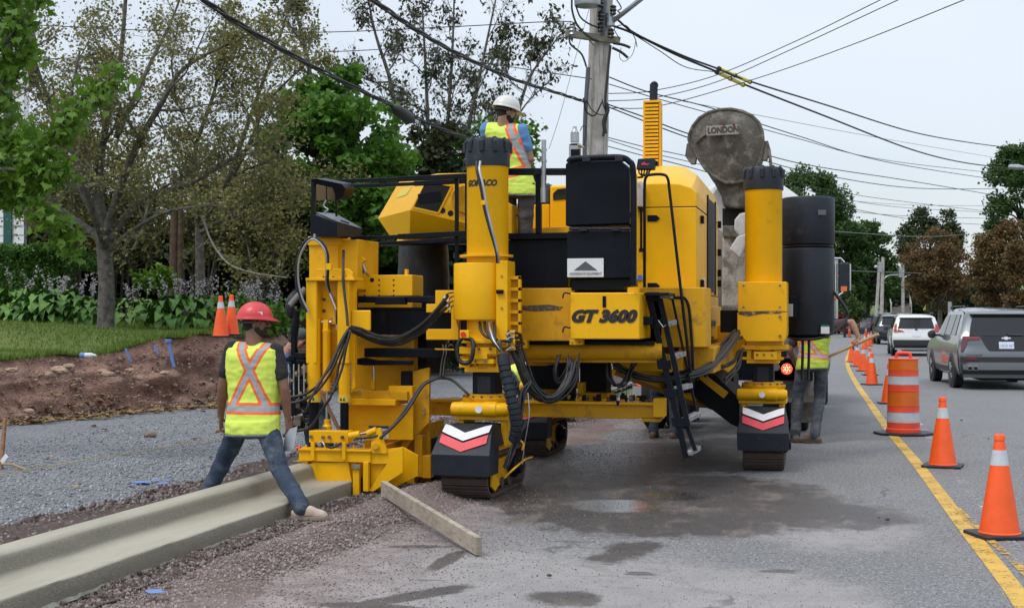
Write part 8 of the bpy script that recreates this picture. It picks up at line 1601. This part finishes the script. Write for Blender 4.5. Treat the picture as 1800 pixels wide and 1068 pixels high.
    # helmet
    if helmet:
        hm = mat('helmet %.2f %.2f' % helmet[:2], helmet, .32, var=.08, dirt=tuple(x * .7 for x in helmet), dscale=9, dlo=.5, dhi=.8); vs = []; fs = []; n = 32; m = 10; c0 = (0, -.005, .032)
        for i in range(m + 1):
            a = math.pi / 2 * i / m
            for j in range(n): b = 2 * math.pi * j / n; k = math.sin(a); vs.append(hl(.112 * k * math.cos(b), c0[1] + .136 * k * math.sin(b), c0[2] + .122 * math.cos(a)))
        for j in range(n):
            b = 2 * math.pi * j / n; f = max(0, math.sin(b)) ** 2; vs.append(hl((.124 + .004 * f) * math.cos(b), c0[1] + (.146 + .055 * f) * math.sin(b), c0[2] - .012 - .018 * f))
        for i in range(m + 1):
            for j in range(n): fs.append((i * n + j, (i + 1) * n + j, (i + 1) * n + (j + 1) % n, i * n + (j + 1) % n))
        q = MB(); q.add(vs, fs); ho = q.build('helmet', hm, E, smooth=60); so_ = ho.modifiers.new('t', 'SOLIDIFY'); so_.thickness = .006; so_.offset = 1
        for x in (-.03, 0, .03): q = MB(); q.tube([hl(x, c0[1] + .136 * math.sin(a) * (1 - abs(x) * 1.2), c0[2] + .124 * math.cos(a) - abs(x) * .12) for a in [k * .2 - 1. for k in range(11)]], .008, 8); q.build('helmet_ridge', hm, ho, smooth=80)
        q = MB(); q.tube([hl(.1 * math.cos(a), -.005 + .115 * math.sin(a), .0) for a in [math.pi + k * .35 for k in range(10)]], .013, 6); q.build('helmet_strap', mat('dark strap', (.03, .03, .035), .7), ho, smooth=80)
    return E, hl
V = Vector
# --- worker with red helmet, astride the new kerb
Yw = 10.32
w1 = dict(head=P(449, 566, Yw + .02), shL=P(409, 613, Yw), shR=P(484, 617, Yw + .02), elL=P(391, 679, Yw + .02), elR=P(500, 683, Yw - .0), wrL=P(388, 732, Yw + .10), wrR=P(506, 734, Yw + .05), hipL=P(424, 742, Yw), hipR=P(466, 742, Yw), knL=P(392, 812, Yw + .16), knR=P(492, 826, Yw - .12), anL=Vector((-5.06, Yw + .05, .12)), anR=Vector((-4.03, 9.93, .125)), toeL=Vector((-5.1, Yw + .3, .05)), toeR=Vector((-3.70, 9.93, .07)))
p1, hl1 = person('worker in red helmet and lime vest seen from behind, standing astride the new kerb', w1, face=R(-72), skin=(.20, .10, .062), beard=(.022, .015, .012), hair=(.012, .009, .008), helmet=(.62, .045, .050), boot=(.46, .36, .29), hands=((.75, (-.05, .2, -1), (1, .2, 0), -1), (.6, (.1, .1, -1), (-1, .3, 0), 1)), s=1.03, tw=1.12)
text('helmet_lettering', 'SAFETY', hl1(.115, .04, .07), (-.35, 1, 0), (-.4, 0, 1), .02, LET, p1) if False else None
q = MB(); hq1 = hl1(.113, .03, .065); q.bar(hl1(.107, -.005, .068), hl1(.098, .065, .068), .004, .028); q.build('helmet_sticker', WHT, p1)
# tools in his hands
q = MB(); a = w1['wrR'] + V((.015, .0, -.10)); q.prism([a + V((-.03, 0, .0)), a + V((.07, .0, .035)), a + V((.05, -.03, -.15)), a + V((-.05, -.03, -.17))], V((.004, -.012, 0))); fl = tag(q.build('steel_float', SILV, bev=.002), 'flat grey steel float hanging from the right hand of the red helmet worker', 'float')
q = MB(); a = w1['wrL'] + V((.0, -.0, -.10)); q.tube([a + V((.07, .0, .0)), a + V((-.03, 0, -.01)), a + V((-.05, 0, -.03))], .013, 8); tr = q.build('trowel_handle', mat('wood handle', (.26, .17, .10), .7)); tr.name = 'trowel'; tag(tr, 'small trowel in the left hand of the red helmet worker', 'trowel'); q = MB(); q.prism([a + V((-.16, .0, -.035)), a + V((-.03, -.04, -.03)), a + V((-.0, .03, -.03)), a + V((-.05, .06, -.035))], V((0, 0, .005))); q.build('blade', SILV, tr)
# --- operator on the deck
Yo = 13.25; zf = 1.86
w2_ = dict(head=P(890, 196, Yo + .0), shL=P(855, 226, Yo + .05), shR=P(917, 229, Yo - .03), elL=P(858, 275, Yo + .12), elR=P(932, 279, Yo + .02), wrL=P(885, 300, Yo + .35), wrR=P(925, 300, Yo + .30), hipL=P(893, 325, Yo + .05), hipR=P(925, 326, Yo - .0), knL=V((P(893, 400, Yo).x, Yo + .06, 2.30)), knR=V((P(922, 400, Yo).x, Yo + .03, 2.30)), anL=V((P(893, 400, Yo).x, Yo, zf + .105)), anR=V((P(924, 400, Yo).x, Yo - .03, zf + .105)), toeL=V((P(893, 400, Yo).x + .05, Yo + .25, zf + .03)), toeR=V((P(924, 400, Yo).x + .08, Yo + .2, zf + .03)))
person('machine operator in white helmet and light blue shirt standing on the black deck', w2_, face=R(-58), nod=R(-12), skin=(.36, .20, .14), shirt=(.11, .27, .52), pants=mat('grey work trousers', (.085, .078, .076), .9, var=.15, bump=.4, bscale=40), helmet=(.62, .61, .58), hair=(.035, .022, .015), beard=(.05, .03, .02), s=1.0)
# --- crouching worker behind the grade controls
Yc_ = 12.95
w3 = dict(head=P(524, 596, Yc_), shL=P(497, 628, Yc_ + .12), shR=P(503, 634, Yc_ - .12), elL=P(505, 665, Yc_ + .2), elR=P(514, 668, Yc_ - .1), wrL=P(524, 640, Yc_ + .1), wrR=P(560, 690, Yc_ - .05), hipL=P(498, 700, Yc_ + .12), hipR=P(500, 704, Yc_ - .08), knL=P(540, 690, Yc_ + .2), knR=P(566, 712, Yc_ + .1), anL=V((P(530, 740, Yc_).x, Yc_ + .3, .12)), anR=V((P(570, 740, Yc_).x, Yc_ + .15, .12)), toeL=V((P(530, 740, Yc_).x + .2, Yc_ + .3, .05)), toeR=V((P(570, 740, Yc_).x + .2, Yc_ + .1, .05)))
p3, hl3 = person('worker in blue shirt and grey cap crouching behind the grade controls beside the tower', w3, face=R(-88), nod=R(-28), skin=(.42, .20, .15), shirt=(.04, .10, .32), vest=False, helmet=None, hair=(.03, .025, .02), boot=(.30, .22, .17), vox=.008, hands=((.8,), (.8,)) if False else ((.8, (.5, .1, .3)), (.9, (.6, 0, .1))))
F_ = Fig(); F_.ell(hl3(0, -.01, .045), .088, .105, .075, Matrix.Rotation(R(-88), 3, 'Z')); F_.cap(hl3(-.03, .09, .035), hl3(.03, .09, .035), .012); F_.cap(hl3(-.03, .13, .03), hl3(.03, .13, .03), .008); F_.fuse('cap', mat('grey cap', (.10, .11, .12), .9, var=.2), p3, .008, 2)
q = MB(); q.cyl(P(565, 693, Yc_ - .05), P(600, 762, Yc_ - .15), .02, 10); tag(q.build('tool_handle', mat('brown handle', (.20, .09, .05), .7)), 'brown wooden tool handle held by the crouching worker between the tower rods', 'tool handle')
# --- road worker with the shovel
Yr = 17.75; gx = lambda px: P(px, 700, Yr).x
w4 = dict(head=P(1428, 556, Yr + .1), shL=P(1404, 583, Yr + .1), shR=P(1460, 572, Yr + .0), elL=P(1388, 614, Yr + .12), elR=P(1497, 566, Yr + .05), wrL=P(1400, 642, Yr + .35), wrR=P(1510, 594, Yr - .0), hipL=P(1412, 640, Yr), hipR=P(1444, 638, Yr), knL=P(1402, 700, Yr + .05), knR=P(1441, 702, Yr + .05), anL=V((gx(1398), Yr - .02, .11)), anR=V((gx(1432), Yr - .1, .11)), toeL=V((gx(1390), Yr + .2, .05)), toeR=V((gx(1405), Yr - .05, .05)))
person('worker in lime vest and dusty jeans holding a shovel handle beside the mixer truck', w4, face=R(-15), nod=R(-25), skin=(.34, .18, .12), shirt=(.085, .045, .055), pants=JEAND, boot=(.16, .11, .08), helmet=(.45, .44, .42), s=1.03, hands=((.8, (.3, .8, -.3)), (.8, (-.7, -.1, -.6), (0, .3, -1))), vox=.0075, vest=vestmat('worn lime vest', (.48, .62, .06)))
q = MB(); q.tube([P(1400, 652, Yr + .4), P(1462, 624, Yr + .12), P(1544, 587, Yr - .15)], .019, 10); tag(q.build('shovel_handle', mat('pale wood handle', (.55, .38, .20), .6, var=.1)), 'long pale wooden shovel handle held by the worker beside the truck', 'shovel')
# --- three workers glimpsed beneath the machine
def stand(px, t, z=0., bend=0., hd=0.):
    o = PD(px, 600, t); o.z = z; M = Matrix.Translation(o) @ Matrix.Rotation(hd, 4, 'Z'); f = lambda x, y, z_: M @ V((x, y, z_)); b = bend
    T_ = lambda x, l, dy=0: f(x, math.sin(b) * l + dy, .95 - .12 * b + math.cos(b) * l)
    return dict(head=T_(0, .70, .04), shL=T_(-.18, .48), shR=T_(.18, .48), elL=T_(-.25, .22, .12 + b * .15), elR=T_(.25, .22, .12 + b * .15), wrL=T_(-.18, .12, .34), wrR=T_(.18, .12, .34), hipL=f(-.09, 0, .92 - .12 * b), hipR=f(.09, 0, .92 - .12 * b), knL=f(-.12, .06 + .1 * b, .5), knR=f(.13, .04 + .1 * b, .5), anL=f(-.13, -.02, .10), anR=f(.15, 0, .10), toeL=f(-.15, .2, .04), toeR=f(.2, .2, .04))
bent = 'worker bending over behind the near track, only bright vest visible through the hoses'
person(bent, stand(907, 19.0, bend=1.15, hd=R(-50)), face=R(-50), nod=R(-50), vox=.012, helmet=(.6, .3, .05), pants=JEAND)
person('worker half hidden behind the black trimmer post under the machine', stand(992, 20.5, bend=.7, hd=R(60)), face=R(60), nod=R(-30), vox=.012, helmet=(.5, .5, .5), pants=JEAND, boot=(.05, .045, .04))
person('worker whose jeans and brown boots show behind the ladder under the engine', stand(1166, 18.0, hd=R(-10)), face=R(-10), vox=.010, helmet=(.55, .55, .5), pants=mat('dark jeans', (.022, .032, .05), .9, bump=.5, bscale=60, var=.3, dirt=(.07, .08, .09), dscale=4), boot=(.10, .06, .04))
q = MB(); q.pb(1112, 668, 1166, 706, 20.5, .3); tag(q.build('grey_crate', mat('grey crate', (.38, .38, .37), .7)), 'pale grey box standing under the machine left of the jeans', 'box')
